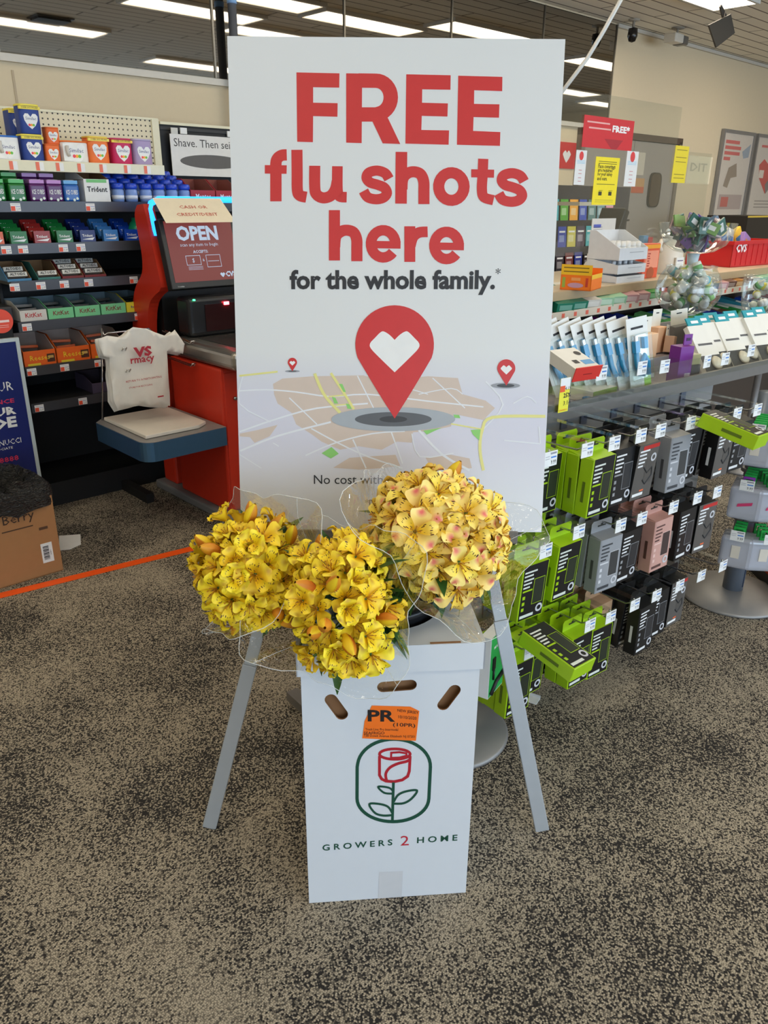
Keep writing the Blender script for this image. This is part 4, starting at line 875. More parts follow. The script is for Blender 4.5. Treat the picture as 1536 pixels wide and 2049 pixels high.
for j, (s_, z, am) in enumerate(prof):
    for k in range(n):
        a = 2 * PI * k / n; ca, sa = math.cos(a), math.sin(a); q = (abs(ca) ** 8 + abs(sa) ** 8) ** (-1 / 8)
        wv = _n.noise(Vector((ca * 3, sa * 3, j * 0.7))) 
        vs.append((w / 2 + (w / 2 * s_ + 0.006) * ca * q + am * wv, d / 2 + (d / 2 * s_ + 0.006) * sa * q + am * wv * 0.6, z + am * 1.6 * _n.noise(Vector((ca * 4 + 9, sa * 4, j)))))
mb.add(vs, [(j * n + k, j * n + (k + 1) % n, (j + 1) * n + (k + 1) % n, (j + 1) * n + k) for j in range(len(prof) - 1) for k in range(n)], m, True)
tag(mb.build('bin_liner', None, S(0.58, 3.058, 0), SROT), 'black plastic bin bag lining the cardboard box', 'bin bag')
mb = MB(); pts = [fl(118, 1073), fl(161, 1070), fl(162, 1090), fl(140, 1100), fl(119, 1102)]; c_ = sum(pts, Vector()) / 5
mb.prism([(p.x - c_.x, p.y - c_.y) for p in pts][::-1], 0.0015, WHITE, 'xy', 0.001); tag(mb.build('loose_paper', None, (c_.x, c_.y, 0)), 'torn white paper sheet lying on the carpet behind the cardboard box', 'paper')
mb = MB(); p0, p1 = fl(-60, 1207), fl(470, 1077); dd = (p1 - p0).normalized(); nn = Vector((-dd.y, dd.x, 0)) * 0.025
mb.add([p0 - nn + Vector((0, 0, .0012)), p1 - nn + Vector((0, 0, .0012)), p1 + nn + Vector((0, 0, .0012)), p0 + nn + Vector((0, 0, .0012))], [(0, 1, 2, 3)], M((250, 92, 24), 0.45))
mb.box(p0.x - 0.0, p0.x + 0.001, p0.y, p0.y + 0.001, 0, 0.001, M((250, 92, 24), 0.45)); tag(mb.build('floor_tape', None), 'bright orange tape strip stuck across the carpet', 'tape')
# cable coil
mb = MB(); c_ = fl(265, 955); pts = [c_ + Vector((0.14 * math.cos(a) * (1 + 0.06 * math.sin(3 * a)), 0.09 * math.sin(a), 0.006 + 0.002 * math.sin(2 * a))) for a in [2 * PI * k / 24 for k in range(42)]]; mb.tube(pts, 0.005, BLACK, n=6); tag(mb.build('cable_coil', None), 'black cable coiled on the carpet under the candy fixture', 'cable')

# ------------------------------------------------------------------ self checkout kiosk
KU, KV = 1.85, 3.04
ks = thing('checkout_kiosk', 'red self checkout kiosk with touch screen, stainless scanner top and bagging platform', 'kiosk', S(KU, KV, 0), SROT)
KR = M((206, 52, 30), 0.35, name='kiosk_red'); KM = M((178, 176, 172), 0.28, 0.9, name='brushed_steel'); KG = M((120, 120, 122), 0.5)
mb = MB(); mb.box(0, 0.62, 0, 0.46, 0.045, 0.74, KR); mb.box(0.01, 0.6, 0.53, 0.66, 0.045, 0.74, KR); mb.box(0.04, 0.6, 0.46, 0.53, 0.045, 0.74, BLACK); mb.build('cabinet', ks, bevel=0.012)
mb = MB(); mb.box(-0.03, 0.66, -0.05, 0.69, 0, 0.045, KG); mb.build('plinth', ks, bevel=0.01)
mb = MB(); mb.box(0.01, 0.6, -0.006, 0.0, 0.06, 0.72, KR); dr = mb.build('door', ks, bevel=0.003)
mb = MB(); mb.tube([(0.06, -0.016, 0.6), (0.06, -0.006, 0.6)], 0.009, STEEL); mb.build('lock', dr)
mb = MB(); mb.box(0.1, 0.28, -0.03, -0.007, 0.18, 0.3, M((44, 66, 110), 0.4)); mb.build('pull_handle', dr, bevel=0.01)
mb = MB(); mb.box(-0.012, 0.62, -0.14, 0.42, 0.745, 0.835, KM); sc_ = mb.build('scanner_counter', ks, bevel=0.03, seg=4)
mb = MB(); mb.box(0.06, 0.5, -0.06, 0.28, 0.8355, 0.838, M((60, 58, 58), 0.15)); mb.build('scanner_glass', sc_)
mb = MB(); mb.box(0.0, 0.6, 0.43, 0.66, 0.74, 0.80, BLACK).box(0.04, 0.6, 0.56, 0.62, 0.8, 1.35, BLACK); mb.build('rear_housing', ks)
mb = MB(); mb.box(0.035, 0.5, 0.30, 0.42, 0.838, 1.02, M((30, 31, 34), 0.25)); su_ = mb.build('scanner_tower', ks, bevel=0.02, seg=3)
mb = MB(); mb.box(0.12, 0.45, 0.295, 0.2995, 0.86, 0.985, M((48, 26, 28), 0.1)); mb.build('scan_window', su_)
lx, lz = sv(455, 607, KV + 0.28); lx -= KU; rx, rz_ = sv(391, 601, KV + 0.28); rx -= KU
mb = MB(); mb.box(lx - 0.012, lx + 0.014, 0.288, 0.294, lz - 0.007, lz + 0.007, M((255, 60, 70), emit=22)); mb.build('red_lamp', su_)
mb = MB(); mb.box(rx - 0.004, rx + 0.004, 0.288, 0.299, rz_ - 0.003, rz_ + 0.003, M((60, 255, 140), emit=6)); mb.build('green_lamp', su_)
# side arm, a curved red slab
au = 1.87
def avz(x, y): v_, z_ = su(x, y, au); return (v_ - KV, z_)
front = [avz(*p) for p in ((306, 408), (314, 440), (322, 480), (333, 530), (341, 574), (328, 590), (318, 606), (314, 640), (315, 705))]
back = [avz(*p) for p in ((288, 705), (284, 660), (285, 600), (291, 570), (303, 545), (303, 510), (296, 470), (289, 430), (294, 410))]
ol = [tuple(p) for p in curve(front, 3)] + [tuple(p) for p in curve(back, 3)]
mb = MB(); mb.prism(ol, 0.05, KR, 'yz', au - KU - 0.05); arm_a = mb.build('side_arm', ks)
mb = MB(); mb.prism(ol, 0.05, KR, 'yz', 0.53); mb.build('side_arm', ks)
vA = avz(306, 408)[0]
BLU = M((30, 140, 255), emit=3.2, name='blue_light')
lp = [avz(310, 462), avz(306, 430), avz(306, 412)]
mb = MB(); yb = vA; x0, x1 = au - KU - 0.02, 0.55
pts = [(x0, avz(322, 470)[0] - 0.0, avz(322, 470)[1]), (x0, yb + 0.0, 1.40), (x0 + 0.015, yb + 0.01, 1.428), (x0 + 0.06, yb + 0.02, 1.445), (x1 - 0.06, yb + 0.02, 1.445), (x1 - 0.015, yb + 0.01, 1.428), (x1, yb, 1.40), (x1, avz(322, 470)[0], avz(322, 470)[1])]
mb.tube([Vector(p) for p in pts], 0.014, BLU, n=10); mb.build('ring_light', ks)
# monitor
mx0, mz0 = sv(345, 580, KV + 0.34); mo_x = mx0 - KU
mon = MB(); TL = R(14)
mon.X = Matrix.Translation((mo_x, 0.34, mz0)) @ Matrix.Rotation(-TL, 4, 'X')
mw, mh = 0.40, 0.315
mon.box(0, mw, 0, 0.045, 0, mh, M((30, 30, 31), 0.35)); mo = mon.build('monitor', ks, bevel=0.004)
def scr():
    q = MB(); q.X = mon.X; return q
sm_ = scr(); sm_.box(0.022, mw - 0.022, -0.0015, -0.0003, 0.03, mh - 0.012, M((146, 58, 52), emit=0.6, name='screen_red')); 
SL = M((190, 210, 232), emit=0.85, name='screen_lettering'); cx_ = mw * 0.46
sm_.text('OPEN', (cx_, -0.003, mh * 0.68), w=mw * 0.55, mat=SL, center=True, bold=0.04, res=2); sm_.text('scan any item to begin', (cx_, -0.003, mh * 0.585), w=mw * 0.5, mat=SL, center=True); sm_.text('ACCEPTS:', (cx_, -0.003, mh * 0.50), w=mw * 0.2, mat=SL, center=True, bold=0.02)
def wire(x0, x1, z0, z1, t=0.0022):
    for a, b_, c, d_ in ((x0, x1, z0, z0 + t), (x0, x1, z1 - t, z1), (x0, x0 + t, z0, z1), (x1 - t, x1, z0, z1)): sm_.face(a, b_, c, d_, -0.003, SL)
wire(cx_ - 0.085, cx_ - 0.008, mh * 0.33, mh * 0.47); wire(cx_ + 0.022, cx_ + 0.10, mh * 0.29, mh * 0.47); sm_.text('$', (cx_ - 0.047, -0.003, mh * 0.36), h=0.022, mat=SL, center=True); sm_.text('&', (cx_ + 0.007, -0.003, mh * 0.38), h=0.012, mat=SL, center=True)
for k in range(3): sm_.face(cx_ - 0.08, cx_ - 0.003, mh * (0.305 - 0.02 * k), mh * (0.31 - 0.02 * k), -0.003, SL)
sm_.face(cx_ + 0.03, cx_ + 0.09, mh * 0.375, mh * 0.382, -0.003, SL); sm_.text('CVS', (mw * 0.74, -0.003, mh * 0.135), h=0.026, mat=SL, bold=0.04)
hq = [(0, -20), (45, -56), (86, -28), (106, 0), (60, 62), (0, 120)]; k_ = 0.00013
sm_.quad([(mw * 0.7 + a * k_ * 1.0, -0.003, mh * 0.18 - c * k_) for a, c in hq + [(-a, c) for a, c in hq[::-1][1:-1]]][::-1], SL)
sm_.text('TOSHIBA', (0.03, -0.0012, 0.008), h=0.006, mat=M((200, 200, 200)))
sm_.build('screen', mo)
# pole
mb = MB(); pu, pz = sv(467, 70, 4.52); ppl = thing('power_pole', 'grey vertical pole rising behind the sign\'s top left corner', 'pole', S(pu, 4.52, 0)); mb.tube([(0, 0, 0), (0, 0, ZC - 0.005)], 0.026, M((128, 130, 136), 0.35, 0.5), n=16); mb.build('pole', ppl)
mb = MB(); mb.tube([(0, 0, sv(467, 8, 4.52)[1] + 0.0), (0, 0, sv(467, -3, 4.52)[1])], 0.029, M((150, 190, 235)), n=16); mb.build('collar', ppl)
# bagging platform
pf = MB(); pts = [(-0.01, -0.03), (-0.01, 0.47), (-0.38, 0.47), (-0.42, 0.43)] + [(-0.36 + 0.06 * math.cos(R(a)), 0.02 + 0.06 * math.sin(R(a))) for a in range(180, 271, 15)]
PLZ = 0.48
pf.prism(pts, 0.085, M((86, 128, 168), 0.3, 0.75, name='blue_grey_metal'), 'xy', PLZ - 0.085); pf.prism([(a * 0.995, b_) for a, b_ in pts], 0.002, M((132, 130, 130), 0.4), 'xy', PLZ); pm = pf.build('bagging_platform', ks)
mb = MB(); mb.prism([(-0.06, 0.06), (-0.06, 0.43), (-0.38, 0.43), (-0.38, 0.02), (-0.12, 0.02)], 0.016, M((222, 216, 206), 0.45), 'xy', PLZ + 0.004); mb.build('weighing_plate', pm, bevel=0.003)
mb = MB(); mb.box(-0.2, -0.01, 0.1, 0.3, PLZ - 0.13, PLZ - 0.086, BLACK); mb.build('support_bracket', pm)
WR = M((205, 205, 205), 0.2, 0.95)
mb = MB()
bz = sv(205, 672, KV + 0.44)[1]; ru = sv(205, 672, KV + 0.44)[0] - KU
mb.tube([(-0.38, 0.45, PLZ), (ru + 0.005, 0.45, 0.9), (ru + 0.01, 0.45, bz), (ru + 0.03, 0.45, bz + 0.008), (-0.10, 0.45, bz + 0.008), (-0.08, 0.45, bz - 0.01), (-0.08, 0.45, PLZ)], 0.0045, WR, n=8)
def hk(px, py, px2, py2, z0=None):
    a, az_ = sv(px, py, KV + 0.44); b_, bz_ = sv(px2, py2, KV + 0.2)
    for s_ in (-0.008, 0.008): mb.tube([(a - KU + s_, 0.45, az_), (b_ - KU + s_, 0.21, bz_), (b_ - KU + s_, 0.2, bz_ + 0.012)], 0.0028, WR, n=6)
    mb.tube([(b_ - KU - 0.01, 0.2, bz_ + 0.012), (b_ - KU + 0.01, 0.2, bz_ + 0.012)], 0.0035, WR, n=6)
hk(208, 715, 258, 745); hk(205, 678, 250, 702); hk(338, 715, 388, 733); hk(330, 662, 386, 688)
mb.build('bag_rack', pm)['label'] = 'chrome wire bag rack'
# paper notice on top of the monitor
pn = MB(); a0, za = sv(332, 446, KV + 0.31); a1, _ = sv(468, 443, KV + 0.31); b0, zb = sv(305, 396, KV + 0.47); b1, _ = sv(440, 396, KV + 0.47)
A0, A1 = Vector((a0 - KU, 0.31, za)), Vector((a1 - KU + 0.01, 0.31, za)); B0, B1 = Vector((b0 - KU, 0.47, zb)), Vector((b1 - KU, 0.47, zb))
nn = (A1 - A0).cross(B0 - A0).normalized() * 0.0008
pn.add([A0, A1, B1, B0, A0 - nn, A1 - nn, B1 - nn, B0 - nn], [(0, 1, 2, 3), (7, 6, 5, 4), (0, 4, 5, 1), (1, 5, 6, 2), (2, 6, 7, 3), (3, 7, 4, 0)], M((238, 226, 200), 0.6))
X_ = (A1 - A0).normalized(); Y_ = (B0 - A0).normalized(); off = nn * 1.2; cc = (A0 + A1) / 2
PR_ = M((205, 110, 95))
pn.text('CASH OR', cc + Y_ * ((B0 - A0).length * 0.56) + off, w=0.145, mat=PR_, X=X_, Y=Y_, center=True, bold=0.01); pn.text('CREDIT/DEBIT', cc + Y_ * ((B0 - A0).length * 0.26) + off, w=0.215, mat=PR_, X=X_, Y=Y_, center=True, bold=0.01)
tag(pn.build('paper_notice', None, S(KU, KV, 0), SROT), 'cream paper notice reading CASH OR CREDIT/DEBIT draped over the kiosk monitor', 'notice')
# carrier bags
bm_ = M((226, 222, 214), 0.4, name='white_plastic_film')
bo = [(195, 678), (215, 672), (240, 675), (254, 664), (268, 655), (290, 657), (310, 665), (330, 672), (350, 660), (358, 672), (369, 688), (366, 708), (350, 705), (333, 702), (340, 812), (320, 812), (285, 808), (235, 820), (224, 800), (222, 760), (218, 715), (205, 712)]
for k in range(3):
    mb = MB(); vb = KV + 0.22 + 0.035 * k; pts = [(sv(x - 4 * k, y + 2 * k, vb)) for x, y in bo]; pts = [(a - KU, c) for a, c in pts]
    bm = bmesh.new(); vs = [bm.verts.new((a, 0, c)) for a, c in pts]; es = [bm.edges.new((vs[i], vs[(i + 1) % len(vs)])) for i in range(len(vs))]
    bmesh.ops.triangle_fill(bm, edges=es, use_beauty=True)
    for _ in range(3): bmesh.ops.subdivide_edges(bm, edges=bm.edges[:], cuts=1, use_grid_fill=False)
    for v in bm.verts:
        x, z = v.co.x, v.co.z
        v.co.y = 0.22 + 0.035 * k + 0.014 * math.sin(x * 60 + 3 * k) * (0.4 + max(0, (z - 0.75) * 5)) * 0.6 + 0.018 * _n.noise(Vector((x * 18, z * 12, k)))
    bmesh.ops.triangulate(bm, faces=bm.faces[:])
    me = bpy.data.meshes.new('film'); bm.to_mesh(me); bm.free(); me.materials.append(bm_)
    for p in me.polygons: p.use_smooth = True
    rt = thing('carrier_bag', ['front white plastic carrier bag with red pharmacy print on the kiosk rack', 'white plastic carrier bag right behind the front one on the rack', 'rearmost white plastic carrier bag on the kiosk rack'][k], 'carrier bag', S(KU, KV, 0), SROT, 'carrier bags on the kiosk rack')
    fo = bpy.data.objects.new('film', me); COL.objects.link(fo); fo.parent = rt
    s2 = fo.modifiers.new('s', 'SOLIDIFY'); s2.thickness = 0.0012
    if k == 0:
        pb = MB(); RP = M((176, 40, 56), 0.5)
        def bt(s, x, y, x2, h=None, bold=0.0):
            a, z_ = sv(x, y, KV + 0.2); c, _ = sv(x2, y, KV + 0.2); pb.text(s, (a - KU, 0.198, z_), w=c - a, mat=RP, bold=bold, h=h)
        bt('VS', 268, 716, 305, 0.045, 0.05); bt('rmacy', 262, 733, 310, None, 0.02); bt('RETURN TO A PARTICIPATING', 252, 766, 324, None, 0.01); bt('STORE FOR RECYCLING.', 258, 778, 306, None, 0.01)
        a, z_ = sv(315, 794, KV + 0.2); pb.face(a - KU, a - KU + 0.03, z_ - 0.003, z_ + 0.003, 0.198, RP)
        pb.build('red_print', rt)
# ------------------------------------------------------------------ right: electronics gondola (its own frame, turned a few degrees)
VT, VS_ = 1.17, 1.44                # hook tips, slat wall plane
gd = thing('electronics_fixture', 'grey slatwall fixture with hooks and a deep top tray of phone accessories', 'shelving', G(1.02, VS_, 0), GROT)
SL_ = M((132, 130, 128), 0.45, name='grey_slatwall'); RAIL = M((122, 118, 114), 0.4, 0.3)
TZ = gv(1100, 842, VS_ - 0.02)[1]     # lower edge of the tray lip
GL = 1.58
mb = MB(); z = 0.30; k = 0
while z < TZ - 0.01:
    z1 = min(z + 0.118, TZ - 0.004); mb.box(0, GL, 0, 0.02, z, z1, SL_); mb.box(0, GL, 0.008, 0.02, z1, z1 + 0.007, M((58, 58, 58))); z += 0.125
mb.build('slat_panel', gd)
mb = MB(); mb.box(0, 0.03, 0.02, 0.05, 0, TZ, RAIL).box(GL - 0.03, GL, 0.02, 0.05, 0, TZ, RAIL).box(0, 0.04, 0.0, 0.35, 0, 0.03, RAIL).box(GL - 0.04, GL, 0.0, 0.35, 0, 0.03, RAIL).box(0, GL, 0.03, 0.05, 0.25, 0.3, RAIL); mb.build('upright_frame', gd)
TL_ = 2.0
mb = MB(); mb.box(-0.02, TL_, -0.02, 0.42, TZ, TZ + 0.008, M((150, 142, 146), 0.35)); mb.box(-0.02, TL_, -0.03, -0.02, TZ - 0.004, TZ + 0.045, RAIL); mb.box(-0.02, TL_, 0.19, 0.2, TZ, TZ + 0.06, M((160, 156, 160), 0.35)); mb.box(-0.02, TL_, 0.2, 0.42, TZ + 0.05, TZ + 0.058, M((150, 142, 146), 0.35)); mb.box(-0.02, TL_, 0.41, 0.42, TZ + 0.058, TZ + 0.13, M((150, 148, 150), 0.35)); tr = mb.build('top_tray', gd)
mb = MB(); mb.box(-0.02, TL_, -0.036, -0.033, TZ + 0.03, TZ + 0.105, ACR); mb.build('clear_front_fence', tr)
for x in (0.02, 0.2, 0.45, 0.62, 0.93, 1.1, 1.35):
    mb = MB(); mb.box(x, x + 0.002, -0.03, 0.19, TZ + 0.01, TZ + 0.1, ACR); mb.build('clear_divider', tr)
BLT = M((70, 130, 210), 0.5)
def wtag(mb, x, y, z, w=0.046, h=0.038, M_=None, price='9.99'):
    mb.box(x - w / 2, x + w / 2, y - 0.0012, y, z - h, z, WHITE)
    mb.face(x, x + w * 0.42, z - h * 0.46, z - h * 0.36, y - 0.0018, BLT); mb.face(x - w * 0.05, x + w * 0.42, z - h * 0.2, z - h * 0.08, y - 0.0018, M((150, 150, 158)))
    mb.face(x - w * 0.44, x - w * 0.1, z - h * 0.34, z - h * 0.3, y - 0.0018, M((170, 170, 178))); mb.face(x - w * 0.44, x - w * 0.1, z - h * 0.5, z - h * 0.46, y - 0.0018, M((170, 170, 178)))
    mb.text(price, (x + w * 0.02, y - 0.0018, z - h * 0.88), w=w * 0.4, h=h * 0.28, mat=INK)
# hook
r_ = thing('display_hook', '', 'display hook', (0, 0, 0), GROT)
mb = MB(); HL = VS_ - VT
mb.tube([(0, 0, -0.02), (0, -0.02, -0.022), (0, -HL + 0.035, -0.012), (0, -HL + 0.01, 0.002)], 0.0026, STEEL, n=6); mb.build('wire_arm', r_)
mb = MB(); mb.box(-0.012, 0.012, -HL + 0.015, 0.0, 0.014, 0.016, ACR); mb.box(-0.014, 0.014, -0.006, 0, -0.045, 0.02, M((92, 96, 112), 0.4)); mb.build('clear_strip', r_)
mb = MB(); mb.tube([(0, -HL + 0.01, 0.002), (0, -HL + 0.01, 0.016)], 0.003, STEEL, n=6); mb.box(-0.024, 0.024, -HL + 0.004, -HL + 0.008, -0.022, 0.016, ACR); wtag(mb, 0, -HL + 0.004, 0.014); mb.build('price_tag', r_)
PH = Proto(r_)
# hanging packages
def ring(mb, cx, cz, r, y, mat):
    n = 14; vs = []
    for rr_ in (r, r * 0.55): vs += [(cx + rr_ * math.cos(2 * PI * k / n), y, cz + rr_ * math.sin(2 * PI * k / n)) for k in range(n)]
    mb.add(vs, [(k, (k + 1) % n, (k + 1) % n + n, k + n) for k in range(n)], mat)
def package(scheme, w=0.096, h=0.168, d=0.042):
    side, face, accent, txt, pic = scheme['c']
    r_ = thing('accessory_box', '', 'accessory box', (0, 0, 0), GROT)
    mb = MB(); S_ = M(side, 0.4); F_ = M(face, 0.4); A_ = M(accent, 0.4); T_ = M(txt, 0.5); P_ = M(pic, 0.4)
    mb.box(-w / 2, w / 2, 0, d, -h - 0.03, -0.03, S_)
    y = -0.0006; b_ = 0.004 if scheme.get('edge', 1) else 0
    mb.face(-w / 2 + b_, w / 2 - b_, -h - 0.03 + b_, -0.03, y, F_)
    zt = -0.03
    mb.face(-w * 0.42, w * 0.05, zt - 0.022, zt - 0.017, y - 0.0004, T_); mb.face(-w * 0.42, -w * 0.08, zt - 0.033, zt - 0.028, y - 0.0004, T_)
    for k in range(4): mb.face(-w * 0.42, -w * (0.05 + 0.06 * (k % 3)), zt - 0.045 - 0.011 * k, zt - 0.040 - 0.011 * k, y - 0.0004, T_ if k < 3 else A_)
    for k in range(3): mb.face(-w * 0.40, -w * 0.3, zt - 0.1 - 0.018 * k, zt - 0.09 - 0.018 * k, y - 0.0004, A_)
    x0, x1, z0, z1 = -w * 0.02, w * 0.40, zt - h + 0.045, zt - 0.045
    mb.face(x0, x1, z0, z1, y - 0.0003, A_); mb.face(x0 + 0.0016, x1 - 0.0016, z0 + 0.0016, z1 - 0.0016, y - 0.0006, P_)
    if scheme.get('stripe'): mb.face(-w * 0.3, w / 2, zt - 0.016, zt - 0.004, y - 0.0006, M((190, 40, 34)))
    if scheme.get('cord'):
        mb.tube([(-w * 0.1, y, zt - 0.07), (w * 0.1, y, zt - 0.09), (w * 0.3, y, zt - 0.075), (w * 0.36, y, zt - 0.1), (w * 0.1, y, zt - 0.125), (-w * 0.05, y, zt - 0.11)], 0.003, M((34, 34, 36)), n=6)
        mb.face(-w * 0.1, w * 0.1, zt - 0.145, zt - 0.14, y - 0.0006, M((235, 110, 60)))
    ring(mb, w * 0.30, zt - h + 0.028 if not scheme.get('cord') else zt - 0.045, 0.013, y - 0.0009, M((200, 200, 204)))
    mb.face(-w * 0.42, w * 0.1, zt - h + 0.010, zt - h + 0.019, y - 0.0004, T_ if scheme.get('edge', 1) else WHITE)
    mb.quad([(-w / 2 - 0.0006, d * 0.62, zt - h * 0.75), (-w / 2 - 0.0006, d * 0.4, zt - h * 0.75), (-w / 2 - 0.0006, d * 0.4, zt - h * 0.4), (-w / 2 - 0.0006, d * 0.62, zt - h * 0.4)], M(scheme.get('side_t', (90, 112, 16))))
    mb.build('carton', r_, bevel=0.0012, seg=1)
    mb = MB(); tw = w * 0.92
    mb.prism([(-tw / 2, -0.03), (tw / 2, -0.03), (tw / 2, 0.004), (tw / 2 - 0.006, 0.011), (-tw / 2 + 0.006, 0.011), (-tw / 2, 0.004)], 0.001, S_, 'xz', d - 0.0012)
    mb.box(-0.017, 0.017, d - 0.0022, d - 0.0012, -0.0085, -0.0045, M((40, 42, 36))).box(-0.004, 0.004, d - 0.0022, d - 0.0012, -0.0045, 0.0, M((40, 42, 36)))
    mb.prism([(0, -0.03), (d - 0.001, -0.0302), (d - 0.001, -0.024)], tw, S_, 'yz', -tw / 2)
    mb.build('hang_tab', r_)
    return Proto(r_)
BKc = (20, 20, 21)
SCH = {
    'lime': dict(c=((162, 200, 20), BKc, (162, 200, 20), (215, 220, 210), (40, 46, 34)), t1='6-FT'),
    'black': dict(c=((22, 22, 23), (26, 26, 27), (150, 150, 152), (225, 225, 225), (48, 48, 50)), t1='POWER', side_t=(210, 210, 210)),
    'braided': dict(c=((16, 16, 17), (92, 88, 84), (92, 88, 84), (235, 235, 235), (84, 80, 76)), t1='CHARGE', stripe=1, cord=1, edge=0, side_t=(220, 220, 220)),
    'grey': dict(c=((142, 144, 148), (150, 152, 156), (205, 205, 208), (60, 62, 66), (62, 62, 62)), t1='CASE', side_t=(70, 70, 74)),
    'rose': dict(c=((198, 150, 138), (202, 156, 144), (225, 190, 180), (90, 60, 55), (70, 56, 54)), t1='ROSE', side_t=(90, 60, 50)),
    'tan': dict(c=((188, 152, 120), (188, 152, 120), (150, 118, 90), (80, 60, 40), (60, 50, 44)), t1='CABLE', side_t=(90, 60, 40)),
}
PK_P = {k: package(v) for k, v in SCH.items()}
DESC = {'lime': 'lime green and black boxed accessory', 'black': 'all black boxed accessory', 'braided': 'black and grey boxed cable with red stripe', 'grey': 'silver grey boxed accessory', 'rose': 'rose pink boxed accessory', 'tan': 'tan boxed accessory'}
ROWS = [
    ('upper', [(1103, 925, 'lime', 1, 0.12), (1176, 909, 'lime', 1, 0.10), (1230, 897, 'lime', 3, 0.012), (1283, 882, 'black', 2, 0.03), (1322, 872, 'braided', 3, 0.015), (1382, 858, 'grey', 2, 0.012), (1427, 849, 'black', 2, 0.04), (1474, 844, 'braided', 3, 0.012), (1514, 838, 'black', 2, 0.02)]),
    ('middle', [(1093, 1112, 'lime', 3, 0.012), (1160, 1066, 'lime', 3, 0.012), (1242, 1064, 'grey', 4, 0.012), (1284, 1052, 'black', 4, 0.012), (1347, 1030, 'rose', 4, 0.012), (1395, 1011, 'black', 4, 0.012), (1434, 1001, 'braided', 3, 0.012)]),
    ('lower', [(1062, 1313, 'lime', 3, 0.012), (1110, 1294, 'lime', 3, 0.05), (1181, 1262, 'lime', 5, 0.012), (1222, 1247, 'lime', 5, 0.012), (1270, 1223, 'tan', 3, 0.10), (1313, 1205, 'black', 4, 0.012), (1359, 1187, 'black', 3, 0.05), (1402, 1168, 'braided', 2, 0.06), (1445, 1149, None, 0, 0)])]
for rn, hooks in ROWS:
    zs = [gv(x, y - 14, VT)[1] for x, y, *_ in hooks]; zr = sum(zs) / len(zs)
    for i, (x, y, kind, n_, off) in enumerate(hooks):
        u_ = gv(x, y, VT)[0]; zz = 0.35 * zr + 0.65 * zs[i]
        PH.place(G(u_, VS_, zz), GROT, 'clear display hook with white price tag, %s from the left in the %s row' % (ORD[i], rn), 'display hooks on the electronics fixture')
        y_ = off
        for k in range(n_):
            if y_ > HL - 0.05: break
            tilt = R(random.uniform(-3, 3))
            PK_P[kind].place(G(u_ + random.uniform(-0.003, 0.003), VT + 0.012 + y_, zz - 0.018), (R(random.uniform(-1, 5)), 0, GROT + tilt), '%s, %s from front, %s hook, %s row' % (DESC[kind], ORD[k], ORD[i], rn), 'boxed accessories on the %s hooks' % rn)
            y_ += 0.0465 if kind != 'rose' else 0.044
def flat_box(px, py, v, z, yawd, label, tilt=0):
    u_ = gv(px, py, v)[0]; zz = gv(px, py, v)[1] if z is None else z
    PK_P['lime'].place(G(u_, v, zz), (R(-78 + tilt), R(4), GROT + R(yawd)), label, 'boxed accessories laid on top of the hooks')
flat_box(1400, 815, VT + 0.02, None, 8, 'lime and black boxed accessory lying flat on top of the upper right hooks')
flat_box(1050, 1240, VT + 0.02, None, 5, 'lime and black boxed accessory lying flat above the lower left hooks')
# green leaning package at the lower left
u_, z_ = gv(975, 1400, VT)
gp = thing('cable_pack', 'bright green and white cable package hanging behind the right easel leg', 'accessory box', G(u_, VT, 0), GROT + R(20))
mb = MB(); mb.box(0, 0.09, 0, 0.03, z_, z_ + 0.18, WHITE); mb.face(0.002, 0.09, z_ + 0.002, z_ + 0.18, -0.0006, M((30, 160, 70))); mb.text('MULTI CABLE', (0.02, -0.001, z_ + 0.14), w=0.066, mat=WHITE, bold=0.02)
mb.box(0.015, 0.03, -0.004, -0.0006, z_ + 0.08, z_ + 0.115, BLACK); mb.tube([(0.022, -0.003, z_ + 0.08), (0.022, -0.003, z_ + 0.05)], 0.003, BLACK); mb.tube([(0.01, -0.003, z_ + 0.01), (0.04, -0.003, z_ + 0.035), (0.088, -0.003, z_ + 0.045)], 0.006, BLACK)
mb.build('carton', gp)
mb = MB(); p = fl(1055, 1398); mb.X = Matrix.Translation(p) @ Matrix.Rotation(R(-30), 4, 'Z'); mb.box(-0.035, 0.035, -0.018, 0.018, 0.001, 0.003, WHITE); mb.box(-0.035, 0.035, 0.018, 0.02, 0.001, 0.012, M((200, 200, 200))); tag(mb.build('fallen_price_tag', None), 'small white price tag fallen on the carpet under the lime boxes', 'price tag')

# ------------------------------------------------------------------ things in the top tray
def tplace(px, py, v): 
    u_, z_ = gv(px, py, v); return u_
TF = TZ + 0.009
r_ = thing('white_charger_box', 'white and green charger box lying in the front of the tray', 'accessory box', G(tplace(1205, 830, VS_ + 0.02), VS_ + 0.02, TF), GROT + R(4))
mb = MB(); mb.box(-0.065, 0.065, 0, 0.15, 0, 0.036, M((225, 222, 212))); mb.box(-0.065, 0.065, -0.0012, 0, 0, 0.036, M((120, 150, 50))); mb.text('HALO', (-0.03, 0.02, 0.0286), w=0.05, mat=INK, X=(1, 0, 0), Y=(0, 1, 0)) if 0 else None; mb.build('carton', r_, bevel=0.001)
r_ = thing('red_ended_box', 'white box with a red end flap lying on top of the tray fence', 'accessory box', G(tplace(1168, 750, VS_ - 0.03), VS_ - 0.03, TZ + 0.108), (0))
r_.rotation_euler = (R(18), 0, GROT + R(-6))
mb = MB(); mb.box(-0.045, 0.055, 0.0, 0.12, 0, 0.035, M((222, 220, 212))); mb.build('carton', r_, bevel=0.001)
